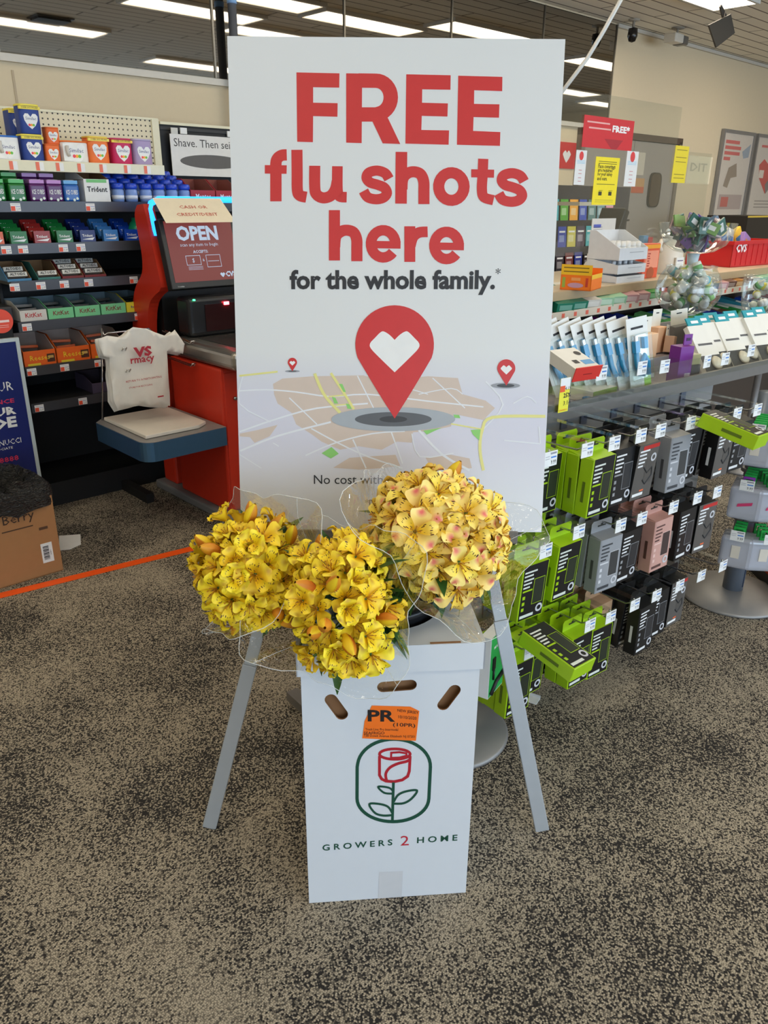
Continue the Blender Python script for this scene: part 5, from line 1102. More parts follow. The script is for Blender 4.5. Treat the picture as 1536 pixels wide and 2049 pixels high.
mb = MB(); mb.box(-0.047, 0.058, -0.003, -0.0002, -0.004, 0.04, M((222, 60, 52), 0.4)); mb.box(-0.012, 0.022, -0.004, -0.003, 0.016, 0.018, M((140, 30, 30))); mb.build('end_flap', r_)
mb = MB(); mb.face(0, 0.001, 0, 0.001, 0, WHITE) if 0 else None
mb.quad([(-0.02, 0.03, 0.0355), (-0.02, 0.05, 0.0355), (0.0, 0.05, 0.0355), (0.0, 0.03, 0.0355)][::-1], INK); mb.quad([(0.035 + 0.012 * math.cos(a), 0.085 + 0.012 * math.sin(a), 0.0355) for a in [2 * PI * k / 16 for k in range(16)]], INK); mb.quad([(0.01, 0.02, 0.0355), (0.05, 0.02, 0.0355), (0.05, 0.045, 0.0355), (0.01, 0.045, 0.0355)], M((80, 150, 200))); mb.build('top_print', r_)
for i, (px, py, c) in enumerate(((1150, 805, (180, 110, 100)), (1165, 800, (90, 150, 200)), (1145, 825, (200, 150, 60)))):
    mb = MB(); mb.lathe([(0.001, 0), (0.008, 0.002), (0.01, 0.01), (0.01, 0.06), (0.006, 0.066), (0.001, 0.068)], M(c, 0.25, 0.3), n=12)
    o = mb.build('stylus_charm', None, G(tplace(px, py, VS_ + 0.03 + 0.03 * i), VS_ + 0.03 + 0.03 * i, TF + 0.011), 0); o.rotation_euler = (R(90), 0, GROT + R(-40 + 25 * i)); tag(o, ['metallic rose capsule gadget lying loose at the left end of the tray', 'blue capsule gadget lying loose at the left end of the tray', 'amber capsule gadget lying loose at the front left of the tray'][i], 'gadget')
r_ = thing('clearance_tag', 'yellow clearance price ticket hanging at the left end of the tray', 'price tag', G(tplace(1125, 825, VS_ - 0.04), VS_ - 0.04, TZ + 0.01), GROT)
u0_, zt_ = gv(1110, 760, VS_ - 0.04); _, zb_ = gv(1122, 825, VS_ - 0.04); zt_ -= TZ + 0.01; zb_ -= TZ + 0.01
mb = MB(); mb.box(-0.021, 0.021, -0.001, 0, zb_, zt_, M((238, 228, 60))); H_ = zt_ - zb_; mb.face(-0.021, 0.021, zb_ + H_ * 0.66, zt_, -0.0014, WHITE); mb.face(-0.021, 0.0, zb_ + H_ * 0.6, zb_ + H_ * 0.78, -0.0018, M((232, 90, 40)))
mb.text('4.19', (0.0, -0.002, zb_ + H_ * 0.64), h=H_ * 0.1, mat=INK); mb.text('25%', (-0.004, -0.002, zb_ + H_ * 0.42), h=H_ * 0.14, mat=INK, bold=0.02); mb.text('3.14', (-0.002, -0.002, zb_ + H_ * 0.2), h=H_ * 0.13, mat=INK); mb.text('clearance', (-0.019, -0.002, zb_ + H_ * 0.04), w=0.036, mat=M((240, 140, 30))); mb.build('ticket', r_)
# blister packs with blue cables
r_ = thing('cable_blister', '', 'cable pack', (0, 0, 0), GROT); BC_ = M((28, 140, 190), 0.3)
mb = MB(); mb.box(-0.036, 0.036, 0, 0.001, 0, 0.17, M((226, 226, 222))); mb.face(0.012, 0.036, 0.0, 0.08, -0.0004, M((150, 200, 70))); mb.face(-0.022, 0.02, 0.145, 0.150, -0.0004, INK); mb.build('backing_card', r_)
mb = MB(); mb.tube([(-0.018, -0.008, 0.10), (-0.018, -0.008, 0.07), (-0.01, -0.008, 0.045), (0.0, -0.008, 0.04), (0.0, -0.008, 0.07), (0.01, -0.008, 0.085), (0.02, -0.008, 0.07), (0.02, -0.008, 0.04)], 0.006, BC_, n=8); mb.box(-0.025, -0.011, -0.014, -0.003, 0.095, 0.12, BC_).box(-0.022, -0.014, -0.012, -0.005, 0.12, 0.132, STEEL).box(0.008, 0.02, -0.012, -0.003, 0.1, 0.125, BC_); mb.build('cable', r_)
mb = MB(); mb.box(-0.03, 0.03, -0.018, -0.001, 0.03, 0.135, ACR); mb.build('clear_blister', r_, bevel=0.004)
PCB = Proto(r_)
u1_ = tplace(1290, 770, VS_ + 0.0)
for k in range(8):
    PCB.place(G(u1_ - 0.012 - 0.030 * k, VS_ + 0.0 + 0.018 * k, TF + 0.003), (R(-14 if k else -10), R(-9 - 1.2 * k if k else -5), GROT + R(-4)), 'bright blue charging cable on a white card, %s from the right in the clear tray' % ORD[k], 'blue cable packs leaning in the tray').scale = (1.35, 1.35, 1.42)
# white carded packs behind, standing with folded hang tabs
TG = M((228, 226, 214), 0.5)
for i, (px, py, v, an, cc_) in enumerate(((1300, 700, VS_ + 0.20, -3, (232, 190, 150)), (1322, 690, VS_ + 0.24, 8, (230, 180, 140)), (1345, 720, VS_ + 0.21, 26, (190, 150, 120)), (1368, 690, VS_ + 0.25, -24, (120, 120, 118)), (1392, 712, VS_ + 0.22, 30, (210, 150, 120)), (1412, 700, VS_ + 0.25, -30, (70, 70, 72)))):
    u_ = tplace(px, py, v); _, zt_ = gv(px, [638, 622, 660, 622, 668, 640][i], v)
    h_ = max(0.1, zt_ - TZ - 0.06)
    r_ = thing('earphone_pack', 'cream carded earphone pack standing behind the tray, %s from the left' % ORD[i], 'accessory box', G(u_, v, TZ + 0.061), GROT)
    r_.rotation_euler = (0, R(an * 0.35), GROT + R(an))
    mb = MB(); mb.box(-0.04, 0.04, 0, 0.035, 0, h_ * 0.6, M(cc_)); mb.build('carton', r_, bevel=0.002)
    mb = MB(); mb.box(-0.036, 0.036, 0.033, 0.034, h_ * 0.5, h_, TG); mb.box(-0.011, 0.011, 0.032, 0.033, h_ - 0.016, h_ - 0.012, INK); mb.build('hang_tab', r_)
# purple pack
r_ = thing('purple_headphone_box', 'purple and black headphone box standing in the tray', 'accessory box', G(tplace(1380, 755, VS_ + 0.01), VS_ + 0.01, TF), GROT + R(-12))
mb = MB(); PU = M((118, 40, 140), 0.4); mb.box(-0.06, 0.0, 0.0, 0.05, 0, 0.125, PU); mb.box(0.0, 0.042, 0.0, 0.05, 0, 0.06, M((34, 32, 38))); mb.box(0.0, 0.04, 0.002, 0.05, 0.06, 0.095, M((178, 176, 130), 0.3)); mb.face(-0.03, -0.005, 0.012, 0.035, -0.001, M((205, 190, 210)))
mb.build('carton', r_, bevel=0.0015); mb = MB(); mb.box(-0.02, 0.016, 0.03, 0.034, 0.125, 0.16, PU); mb.box(-0.01, 0.008, 0.029, 0.03, 0.138, 0.148, M((60, 20, 70))); mb.build('hang_tab', r_)
# white flat packs with teal edges leaning on the right
r_ = thing('phone_grip_pack', '', 'accessory box', (0, 0, 0), GROT)
mb = MB(); mb.box(-0.042, 0.042, 0, 0.016, 0, 0.15, M((226, 224, 216))); mb.box(-0.042, 0.042, -0.001, 0, 0, 0.06, M((44, 48, 52))); mb.box(-0.043, 0.043, -0.002, 0.017, -0.002, 0.004, M((40, 160, 172))); mb.face(-0.03, 0.03, 0.09, 0.096, -0.0006, M((90, 90, 92))); mb.build('carton', r_, bevel=0.001)
mb = MB(); mb.lathe([(0.001, 0), (0.017, 0), (0.02, 0.004), (0.017, 0.008), (0.001, 0.009)], M((226, 214, 190), 0.3), n=20)
for i_, q in enumerate(mb.v): mb.v[i_] = Vector((q.x + 0.01, -q.z - 0.001, q.y + 0.035))
mb.build('round_grip', r_)
mb = MB(); mb.box(-0.03, 0.03, 0.004, 0.008, 0.15, 0.175, M((30, 150, 165))); mb.box(-0.015, 0.015, 0.003, 0.004, 0.158, 0.166, WHITE); mb.build('hang_tab', r_)
PGp = Proto(r_)
for k, (px, v) in enumerate(((1440, 0.0), (1455, 0.02), (1470, 0.045), (1492, 0.0), (1508, 0.03), (1545, 0.0), (1560, 0.03))):
    PGp.place(G(tplace(px, 735, VS_ + v + 0.01), VS_ + v + 0.01, TF + 0.002), (R(-38), 0, GROT + R(-8)), 'white phone grip pack with teal edge, %s from the left in the tray' % ORD[k], 'phone grip packs leaning in the tray').scale = (1.25, 1.25, 1.35)
# tray price tags
for i, (px, py) in enumerate(((1207, 745), (1288, 735), (1333, 732), (1418, 722), (1454, 717), (1506, 700))):
    u_, z_ = gv(px, py, VS_ - 0.045); mb = MB(); wtag(mb, 0, 0, 0.018, 0.046, 0.042); tag(mb.build('tray_price_tag', None, G(u_, VS_ - 0.0385, z_), GROT + R(random.uniform(-4, 4))), 'white price tag clipped on the clear tray fence, %s from the left' % ORD[i], 'price tag', 'price tags on the tray fence')

# ------------------------------------------------------------------ spinner
SPC = fl(1462, 1190)
sp_ = thing('spinner_rack', 'round based grey spinner rack hung with clear accessory cases', 'display rack', SPC, GROT)
mb = MB(); mb.lathe([(0.001, 0.0), (0.195, 0.0), (0.2, 0.006), (0.192, 0.014), (0.09, 0.032), (0.05, 0.034), (0.001, 0.034)], M((150, 148, 146), 0.4, 0.3), n=48); mb.build('base', sp_)
mb = MB(); mb.lathe([(0.038, 0.03), (0.038, 0.82), (0.001, 0.821)], M((126, 134, 146), 0.35, 0.3), n=24); mb.box(-0.003, 0.003, -0.0395, -0.037, 0.05, 0.8, M((50, 60, 80))); mb.build('column', sp_)
for tz in (0.33, 0.52, 0.72):
    mb = MB(); mb.lathe([(0.04, tz), (0.05, tz), (0.05, tz + 0.012), (0.04, tz + 0.012)], GREYM, n=24); mb.build('collar', sp_)
r_ = thing('clear_case', '', 'accessory case', (0, 0, 0), 0)
CC = clear('clear_case_plastic', (232, 234, 242), 0.2, 0.1, 0.42)
mb = MB(); mb.box(-0.045, 0.045, 0, 0.022, -0.12, -0.02, CC); mb.build('shell', r_, bevel=0.01, seg=3)
mb = MB(); mb.box(-0.03, 0.03, 0.006, 0.016, -0.10, -0.04, M((205, 205, 212), 0.5)); mb.box(-0.012, 0.012, -0.001, 0, -0.085, -0.045, M((222, 214, 200))); mb.build('insert_card', r_)
mb = MB(); mb.box(-0.016, 0.016, 0.008, 0.014, -0.02, -0.012, M((30, 170, 70))).box(-0.016, -0.011, 0.008, 0.014, -0.012, 0.006, M((30, 170, 70))).box(0.011, 0.016, 0.008, 0.014, -0.012, 0.006, M((30, 170, 70))).box(-0.016, 0.016, 0.008, 0.014, 0.006, 0.012, M((30, 170, 70))); g_ = mb.build('hanger_clip', r_)
PCC = Proto(r_)
r_ = thing('clear_case', '', 'accessory case', (0, 0, 0), 0)
mb = MB(); mb.box(-0.045, 0.045, 0, 0.022, -0.12, -0.02, CC); mb.build('shell', r_, bevel=0.01, seg=3)
mb = MB(); mb.box(-0.03, 0.03, 0.006, 0.016, -0.10, -0.04, M((205, 205, 212), 0.5)); mb.quad([(-0.02, -0.001, -0.08), (0.02, -0.001, -0.07), (0.022, -0.001, -0.06), (-0.018, -0.001, -0.07)], M((210, 60, 110))); mb.build('insert_card', r_)
mb = MB(); VP = M((130, 50, 160)); mb.box(-0.016, 0.016, 0.008, 0.014, -0.02, -0.012, VP).box(-0.016, -0.011, 0.008, 0.014, -0.012, 0.006, VP).box(0.011, 0.016, 0.008, 0.014, -0.012, 0.006, VP).box(-0.016, 0.016, 0.008, 0.014, 0.006, 0.012, VP); mb.build('hanger_clip', r_)
PCV = Proto(r_)
hk_ = thing('spinner_hook', '', 'display hook', (0, 0, 0), 0)
mb = MB(); mb.tube([(0, -0.06, 0), (0, -0.25, 0.0), (0, -0.262, 0.008)], 0.0026, STEEL, n=6); mb.build('wire_arm', hk_)
mb = MB(); wtag(mb, 0, -0.262, 0.012); mb.build('price_tag', hk_)
PSH = Proto(hk_)
q = 0
for ti, tz in enumerate((0.36, 0.55, 0.75)):
    for hi, an in enumerate((-58, -34, -10, 14, 38, 62)):
        a = GROT + R(an) - R(10)
        PSH.place(SPC + Vector((0, 0, tz)), a, 'wire hook with white price tag on the spinner, %s in the %s tier' % (ORD[hi], ['lowest', 'middle', 'top'][ti]), 'hooks on the spinner rack')
        d = Vector((math.sin(a), -math.cos(a), 0))
        for k in range(5 if ti else 3):
            P_ = PCV if (k == 0 and ti == 1) or (ti == 2 and hi == 2) else PCC
            P_.place(SPC + d * (0.225 - 0.031 * k) + Vector((0, 0, tz - 0.006)), a, 'clear case with %s clip, %s tier, %s spinner hook, %s from front' % ('purple' if P_ is PCV else 'green', ['lowest', 'middle', 'top'][ti], ORD[hi], ORD[k]), 'clear cases on the spinner rack').scale = (1.2, 1.3, 1.2)
# orange red cabinet behind the spinner
u_, _ = sv(1500, 1180, 2.0)
p = fl(1492, 1132); p_b = fl(1580, 1222); ang = math.atan2(p_b.y - p.y, p_b.x - p.x); 
mb = MB(); mb.box(0, 0.5, 0, 0.3, 0, 0.10, M((176, 62, 30), 0.4)); mb.box(0, 0.5, -0.003, 0, 0.0, 0.05, DARK); tag(mb.build('red_base_cabinet', None, (p.x, p.y, 0), ang, bevel=0.01), 'rust red low cabinet behind the spinner base', 'cabinet')
# ------------------------------------------------------------------ checkout counter (parallel to the back wall)
CV = 2.0
CT = sv(1110, 584, CV)[1]; CBm = sv(1110, 602, CV)[1]
LAM = M((176, 152, 116), 0.45, name='tan_laminate'); LAMT = M((206, 190, 164), 0.4, name='counter_top'); STRIP = M((222, 212, 196), 0.5)
CU0 = 2.55; CL = 3.9
ct = thing('checkout_counter', 'tan topped checkout counter with candy shelves in its front, right of the sign', 'counter', S(CU0, CV, 0), SROT)
mb = MB(); mb.box(0, CL, 0, 0.62, CBm, CT, LAMT); mb.box(0, CL, -0.006, 0, CBm - 0.002, CT + 0.001, LAM); mb.build('counter_top', ct, bevel=0.003)
mb = MB(); mb.box(0, CL, 0.34, 0.36, 0, CBm, M((70, 58, 48), 0.7)).box(0, 0.02, 0, 0.34, 0, CBm, LAM).box(CL - 0.02, CL, 0, 0.34, 0, CBm, LAM).box(0, CL, 0.36, 0.6, 0, 0.1, DARK); mb.build('body', ct)
z1_ = sv(1105, 632, CV - 0.04)[1]; z2_ = sv(1420, 655, CV - 0.04)[1]
for nm, z in (('a', z1_), ('b', z2_ - 0.01)):
    mb = MB(); mb.prism([(-0.04, z - 0.01), (0.34, z + 0.03), (0.34, z + 0.04), (-0.04, z)], CL - 0.04, M((150, 140, 126), 0.5), 'yz', 0.02); s_ = mb.build('candy_shelf', ct)
    mb = MB(); mb.box(0.02, CL - 0.02, -0.045, -0.04, z - 0.022, z + 0.012, STRIP)
    for k in range(42):
        mb.face(0.05 + k * 0.09, 0.05 + k * 0.09 + 0.022, z - 0.014, z + 0.004, -0.0456, M((232, 110, 88)))
    mb.build('price_strip', s_)
# goods on the counter shelves
ORD2 = ORD + ['thirteenth', 'fourteenth', 'fifteenth', 'sixteenth', 'seventeenth', 'eighteenth', 'nineteenth', 'twentieth', 'twenty first', 'twenty second', 'twenty third', 'twenty fourth']
def goods(z, colors, u0, step, deep, h, nm, lab, grp, rnd, lie=True, w=None, rot=0.0, rowname=''):
    protos = {}
    for i, c in enumerate(colors):
        if c is None: continue
        if c not in protos:
            r_ = thing(nm, '', 'candy', (0, 0, 0), SROT, grp); mb = MB(); ww = (w or step * 0.9)
            mb.box(-ww / 2, ww / 2, 0, deep, 0, h, M(c, 0.35)); mb.box(-ww * 0.36, ww * 0.36, -0.0008, 0, h * 0.25, h * 0.8, M(tuple(min(255, int(q * 0.6 + 100)) for q in c), 0.4)); mb.quad([(-ww * 0.3, deep * 0.3, h + 0.0006), (ww * 0.3, deep * 0.3, h + 0.0006), (ww * 0.3, deep * 0.6, h + 0.0006), (-ww * 0.3, deep * 0.6, h + 0.0006)], M((232, 232, 228)))
            mb.build('wrapper', r_, bevel=0.004); protos[c] = Proto(r_)
        cn = cname(c)
        protos[c].place(S(CU0 + u0 + i * step, CV - 0.032, z + 0.004 + 0.0), (R(6 + rnd.uniform(0, 8)), 0, SROT + R(rot + rnd.uniform(-6, 6))), '%s %s, %s from the left on the counter %s shelf' % (cn, lab, ORD2[i], rowname), grp)
def cname(c):
    r, g, b_ = c
    if min(c) > 170: return 'white'
    if r > 150 and g > 150: return 'yellow'
    if r > 140 and b_ > 90 and g < 90: return 'magenta'
    if r > 150 and g > 80 and b_ < 90: return 'orange'
    if r > 140: return 'red' if g < 90 else 'pink'
    if g > r and g > b_: return 'green'
    if b_ > g: return 'blue' if r < 80 or b_ > r + 30 else 'purple'
    return 'teal' if g > 90 else 'brown'
rnd = random.Random(5)
TEALc, PALEG, PALEW, PINK, GRNc, BLUc, BRN = (24, 120, 96), (150, 196, 160), (206, 204, 196), (198, 150, 152), (60, 150, 60), (80, 130, 190), (110, 70, 56)
goods(z1_, [TEALc, TEALc, PALEW, PALEG, PALEG, PINK, PINK, GRNc, (190, 70, 60), BRN, PALEW, BLUc, BLUc, (60, 90, 150), PINK, BRN, (180, 120, 50), BRN, PALEW, PALEG, PALEG, GRNc, PALEW, (190, 90, 60)], 0.36, 0.105, 0.26, 0.04, 'gum_carton', 'sloping gum carton', 'gum cartons on the counter shelf', rnd, rot=-18, rowname='upper')
goods(z2_, [GRNc, (40, 130, 110), GRNc, (140, 30, 130), (140, 30, 130), (34, 46, 140), (40, 60, 160), GRNc, (120, 190, 110), (60, 130, 200), (120, 190, 110), GRNc, (34, 46, 140), BRN, (30, 140, 60), (210, 214, 220), (40, 130, 150), (30, 80, 180), (30, 80, 180), (160, 30, 60), (160, 30, 60), (190, 60, 90)], 0.42, 0.12, 0.22, 0.06, 'candy_bag', 'glossy candy bag', 'candy bags on the counter shelf', rnd, rot=12, rowname='lower')

print('BOWLS')
VC = CV + 0.03
def cu(px, py, v=VC): return sv(px, py, v)[0]
ua = cu(1122, 574); gp0 = S(ua, VC, CT); zt = sv(1140, 528, VC)[1]; w = 0.135; h = zt - CT
r_ = thing('gum_display_box', 'orange and yellow open gum display box at the left end of the counter', 'display box', gp0 + Vector((0.0, 0.02, 0)), R(-30))
mb = MB(); OR_ = M((244, 120, 30), 0.4); YE_ = M((240, 188, 40), 0.4)
mb.box(0, w, 0, 0.002, 0, h, OR_).box(0, w, 0.16, 0.162, 0, h * 0.8, OR_).box(0, 0.002, 0.0, 0.16, 0, h * 0.62, OR_).box(w - 0.002, w, 0.0, 0.16, 0, h * 0.62, OR_).box(0, w, 0, 0.16, 0, 0.003, OR_)
mb.face(0, w, h * 0.6, h, -0.0006, YE_); mb.quad([(w + 0.0006, 0, h * 0.45), (w + 0.0006, 0.16, h * 0.45), (w + 0.0006, 0.16, h * 0.62), (w + 0.0006, 0, h * 0.62)], YE_)
for k in range(2): mb.face(w * 0.08, w * 0.9, h * (0.86 - 0.15 * k), h * (0.90 - 0.15 * k), -0.001, M((120, 90, 30)))
mb.quad([(w * 0.5 + w * 0.26 * math.cos(a), -0.001, h * 0.2 + h * 0.1 * math.sin(a)) for a in [2 * PI * k / 16 for k in range(16)]], M((200, 150, 170))); mb.face(w * 0.35, w * 0.65, h * 0.38, h * 0.5, -0.001, M((240, 160, 90))); mb.face(w * 0.82, w * 0.9, h * 0.15, h * 0.5, -0.001, M((200, 60, 40))); mb.face(w * 0.06, w * 0.16, h * 0.1, h * 0.5, -0.001, M((150, 170, 70)))
mb.build('carton', r_)
# white bottle display, three tiers
ua, ub = cu(1228, 566, VC), cu(1283, 566, VC); w = (ub - ua) * 1.0; WT = M((222, 224, 228), 0.5); D_ = 0.17
ys = [(566, 548), (548, 522), (522, 490)]
hT = [sv(1250, y, VC)[1] - CT for y in (548, 505, 445)]
b0 = S(ua + 0.02, VC, CT)
tz = [0.0, sv(1240, 549, VC)[1] - CT, sv(1240, 522, VC)[1] - CT]
hs_ = [0.045, 0.075, 0.05]
r_ = thing('bottle_display', 'white cardboard display stack holding small white sanitizer bottles', 'display box', b0, SROT)
for k in range(3):
    mb = MB(); z = tz[k]; hf = (tz[k + 1] - z - 0.02 if k < 2 else 0.055); hb = (tz[k + 1] - z if k < 2 else 0.13)
    hf = max(0.03, hf)
    mb.box(0, w, 0, 0.003, z, z + hf, WT).box(0, w, D_ - 0.003, D_, z, z + hb, WT).box(0, w, 0.003, D_ - 0.003, z, z + 0.003, WT)
    for x in (0, w - 0.003): mb.prism([(0.003, z), (D_ - 0.003, z), (D_ - 0.003, z + hb), (D_ * 0.8, z + hb), (0.003, z + hf)], 0.003, WT, 'yz', x)
    mb.face(w * 0.35, w * 0.85, z + hf * 0.6, z + hf * 0.66, -0.0006, M((170, 172, 178))); mb.build('tray', r_)
zh = sv(1215, 437, VC + D_)[1] - CT
mb = MB(); mb.box(0.01, w * 0.86, D_, D_ + 0.003, tz[2] + 0.1, zh, M((216, 212, 206))); mb.face(w * 0.1, w * 0.35, tz[2] + 0.14, tz[2] + 0.155, D_ - 0.001, M((90, 100, 190)))
for k in range(4): mb.face(w * 0.1, w * 0.4, zh - 0.04 - 0.012 * k, zh - 0.037 - 0.012 * k, D_ - 0.001, M((170, 168, 170)))
mb.build('header_card', r_)
bt_ = thing('sanitizer_bottle', '', 'bottle', (0, 0, 0), SROT)
mb = MB(); mb.lathe([(0.001, 0), (0.02, 0), (0.022, 0.005), (0.022, 0.045), (0.012, 0.056), (0.001, 0.056)], M((226, 230, 234), 0.25), n=14); mb.build('bottle', bt_)
mb = MB(); mb.lathe([(0.012, 0.0562), (0.013, 0.058), (0.013, 0.076), (0.001, 0.077)], M((236, 236, 236), 0.35), n=12); mb.build('cap', bt_); PBT = Proto(bt_)
for k in range(5):
    for j in range(3):
        PBT.place(S(ua + 0.02 + w * (0.14 + 0.18 * k), VC + 0.035 + 0.055 * j, CT + tz[2] + 0.0032), SROT, 'small white capped bottle in the top display tray, %s from left, %s row' % (ORD[k], ['front', 'middle', 'back'][j]), 'bottles in the white display')
for k in range(4):
    PBT.place(S(ua + 0.02 + w * (0.16 + 0.2 * k), VC + 0.05, CT + tz[1] + 0.0032), SROT, 'small white capped bottle in the middle display tray, %s from left' % ORD[k], 'bottles in the white display').scale = (0.8, 0.8, min(1, (tz[2] - tz[1]) / 0.08 * 0.9))
PBT.place(S(cu(1178, 545, VC + 0.2), VC + 0.2, CT), SROT, 'single white bottle standing behind the orange gum box', None).scale = (1.3, 1.3, 1.6)
# red snack bag stand
ua, ub = cu(1283, 562, VC + 0.05), cu(1312, 562, VC + 0.05); h = sv(1297, 488, VC + 0.05)[1] - CT
mb = MB(); RO = M((222, 86, 52), 0.35); mb.box(0, ub - ua, 0, 0.05, 0, h, RO); mb.face(0, ub - ua, h * 0.86, h * 0.97, -0.0008, M((236, 160, 40))); mb.face(0.01, ub - ua - 0.01, h * 0.3, h * 0.8, -0.0008, M((236, 150, 120)))
for k in range(6): mb.face(0.03, 0.05 + 0.006 * (k % 2), h * (0.35 + 0.07 * k), h * (0.38 + 0.07 * k), -0.0012, M((170, 40, 30)))
mb.quad([((ub - ua) * 0.5 + 0.035 * math.cos(a), -0.001, h * 0.15 + 0.03 * math.sin(a)) for a in [2 * PI * k / 16 for k in range(16)]], M((170, 80, 40))); tag(mb.build('jerky_box', None, S(ua, VC + 0.05, CT), SROT, bevel=0.003), 'tall red and orange snack carton between the white display and pump jug', 'snack carton')
# pump jug
uc = cu(1330, 548, VC + 0.14); hj = sv(1325, 458, VC + 0.14)[1] - CT
r_ = thing('pump_jug', 'large white plastic pump jug with a side handle on the counter', 'jug', S(uc, VC + 0.14, CT), SROT)
JW = M((214, 206, 192), 0.4); mb = MB(); mb.lathe([(0.001, 0), (0.075, 0), (0.08, 0.01), (0.08, hj * 0.55), (0.06, hj * 0.68), (0.028, hj * 0.76), (0.026, hj * 0.82), (0.001, hj * 0.82)], JW, n=24); mb.box(-0.05, 0.03, -0.0812, -0.074, hj * 0.12, hj * 0.38, M((228, 226, 222))); mb.face(-0.04, 0.02, hj * 0.3, hj * 0.32, -0.0818, M((90, 70, 110))); mb.build('bottle', r_)
mb = MB(); mb.tube([(-0.07, 0, hj * 0.5), (-0.1, 0, hj * 0.62), (-0.085, 0, hj * 0.74), (-0.03, 0, hj * 0.74)], 0.012, JW); mb.build('handle', r_)
mb = MB(); mb.lathe([(0.03, hj * 0.82), (0.03, hj * 0.87), (0.01, hj * 0.9), (0.008, hj * 0.94), (0.018, hj * 0.95), (0.018, hj), (0.001, hj)], WHITE, n=16); mb.tube([(0, 0, hj * 0.97), (-0.04, 0, hj * 0.965), (-0.045, 0, hj * 0.94)], 0.006, WHITE); mb.build('pump', r_)
mb = MB(); 
for k, (c, x) in enumerate((((90, 150, 200), 0), ((190, 40, 60), 0.05))): mb.box(x, x + 0.045, 0, 0.03, 0, 0.19 - 0.01 * k, M(c))
tag(mb.build('small_cartons', None, S(cu(1285, 500, VC + 0.25), VC + 0.25, CT), SROT), 'blue and red slim cartons standing behind the snack carton', 'cartons')
# monitor and stand
um = cu(1262, 470, VC + 0.3)
mb = MB(); zb = sv(1265, 475, VC + 0.3)[1]; zt = sv(1285, 410, VC + 0.3)[1]
mb.X = Matrix.Translation((0, 0, zb - CT)) @ Matrix.Rotation(R(24), 4, 'Y')
r_ = thing('register_screen', 'black cashier monitor tilted on its stand behind the clear shield', 'monitor', S(um - 0.03, VC + 0.32, CT), SROT)
mb.box(0, 0.05, 0.05, 0.2, 0, (zt - zb), M((24, 22, 22), 0.4)); mb.build('screen', r_, bevel=0.006)
mb = MB(); mb.box(0.0, 0.16, 0.08, 0.26, 0, 0.014, BLACK).box(0.04, 0.07, 0.14, 0.18, 0.014, zb - CT + 0.02, BLACK); mb.build('stand', r_)
mb = MB(); mb.box(-0.3, 0.02, 0.1, 0.3, zt - CT - 0.006, zt - CT + 0.012, M((214, 206, 190))); mb.build('paper_tray', r_)
# acrylic guard with notices
VG = CV + 0.22
gu0, gu1 = 2.75, sv(1425, 305, VG)[0]; gz1 = sv(1425, 308, VG)[1]
r_ = thing('sneeze_guard', 'tall clear acrylic shield standing on the checkout counter', 'shield', S(gu0, VG, CT), SROT)
usp = sv(1340, 400, VG)[0]
mb = MB(); mb.box(0, usp - gu0, 0, 0.004, 0.12, gz1 - CT + 0.2, ACR); mb.build('left_pane', r_); mb = MB(); mb.box(usp - gu0 + 0.01, gu1 - gu0, 0, 0.004, 0.12, gz1 - CT, ACR); mb.build('right_pane', r_)
for x in (0.05, usp - gu0 + 0.005, gu1 - gu0 - 0.05):
    mb = MB(); mb.box(x - 0.01, x + 0.01, -0.04, 0.044, 0, 0.12, ACR); mb.build('foot', r_)
def sheet(nm, label, cat, x0, y0, x1, y1, v, c, deco, group=None, dz=0):
    a, za = sv(x0, y1, v); b_, _ = sv(x1, y1, v); _, zb_ = sv((x0 + x1) / 2, y0, v); _, za = sv((x0 + x1) / 2, y1, v)
    mb = MB(); w, h = b_ - a, zb_ - za; mb.box(0, w, 0, 0.0012, 0, h, M(c, 0.5)); deco(mb, w, h)
    return tag(mb.build(nm, None, S(a, v, za), SROT), label, cat, group)
def lines(mb, w, h, zs, c, x0=0.12, x1=0.88, t=0.012):
    for z in zs: mb.face(w * x0, w * x1, h * z, h * (z + t), -0.0006, M(c))
def d_red(mb, w, h):
    mb.text('FREE*', (w * 0.56, -0.0006, h * 0.56), w=w * 0.36, h=h * 0.24, mat=WHITE, bold=0.04); lines(mb, w, h, (0.78,), (230, 170, 165), 0.06, 0.5, 0.05); lines(mb, w, h, (0.6,), (230, 170, 165), 0.1, 0.53, 0.05)
    mb.quad([(w * 0.42, -0.0004, h * 0.32), (w * 0.8, -0.0004, h * 0.32), (w * 0.68, -0.0004, 0.001), (w * 0.58, -0.0004, 0.001)], M((168, 30, 42)))
sheet('red_notice', 'red notice with white FREE lettering stuck high on the shield', 'notice', 1163, 235, 1263, 298, VG - 0.002, (204, 36, 44), d_red)
def d_yel(mb, w, h):
    for k, t in enumerate(('Face coverings', 'are required', 'for your safety', 'and ours.')): mb.text(t, (w * 0.12, -0.0006, h * (0.74 - 0.075 * k)), w=w * [0.72, 0.6, 0.62, 0.42][k], mat=M((70, 64, 20)), bold=0.02)
    lines(mb, w, h, (0.9, 0.86, 0.43), (120, 110, 30), t=0.014); lines(mb, w, h, (0.1, 0.06), (160, 150, 50), t=0.008)
    for x in (0.3, 0.72): mb.lathe([(0.001, -0.0), (0.012, 0), (0.012, 0.001), (0.001, 0.001)], M((60, 56, 30)), (w * x, -0.001, h * 0.3), n=10); mb.face(w * x - 0.014, w * x + 0.014, h * 0.2, h * 0.28, -0.0006, M((60, 56, 30)))
sheet('yellow_notice', 'yellow face covering notice on the shield under the red notice', 'notice', 1183, 314, 1230, 410, VG - 0.003, (240, 218, 30), d_yel)
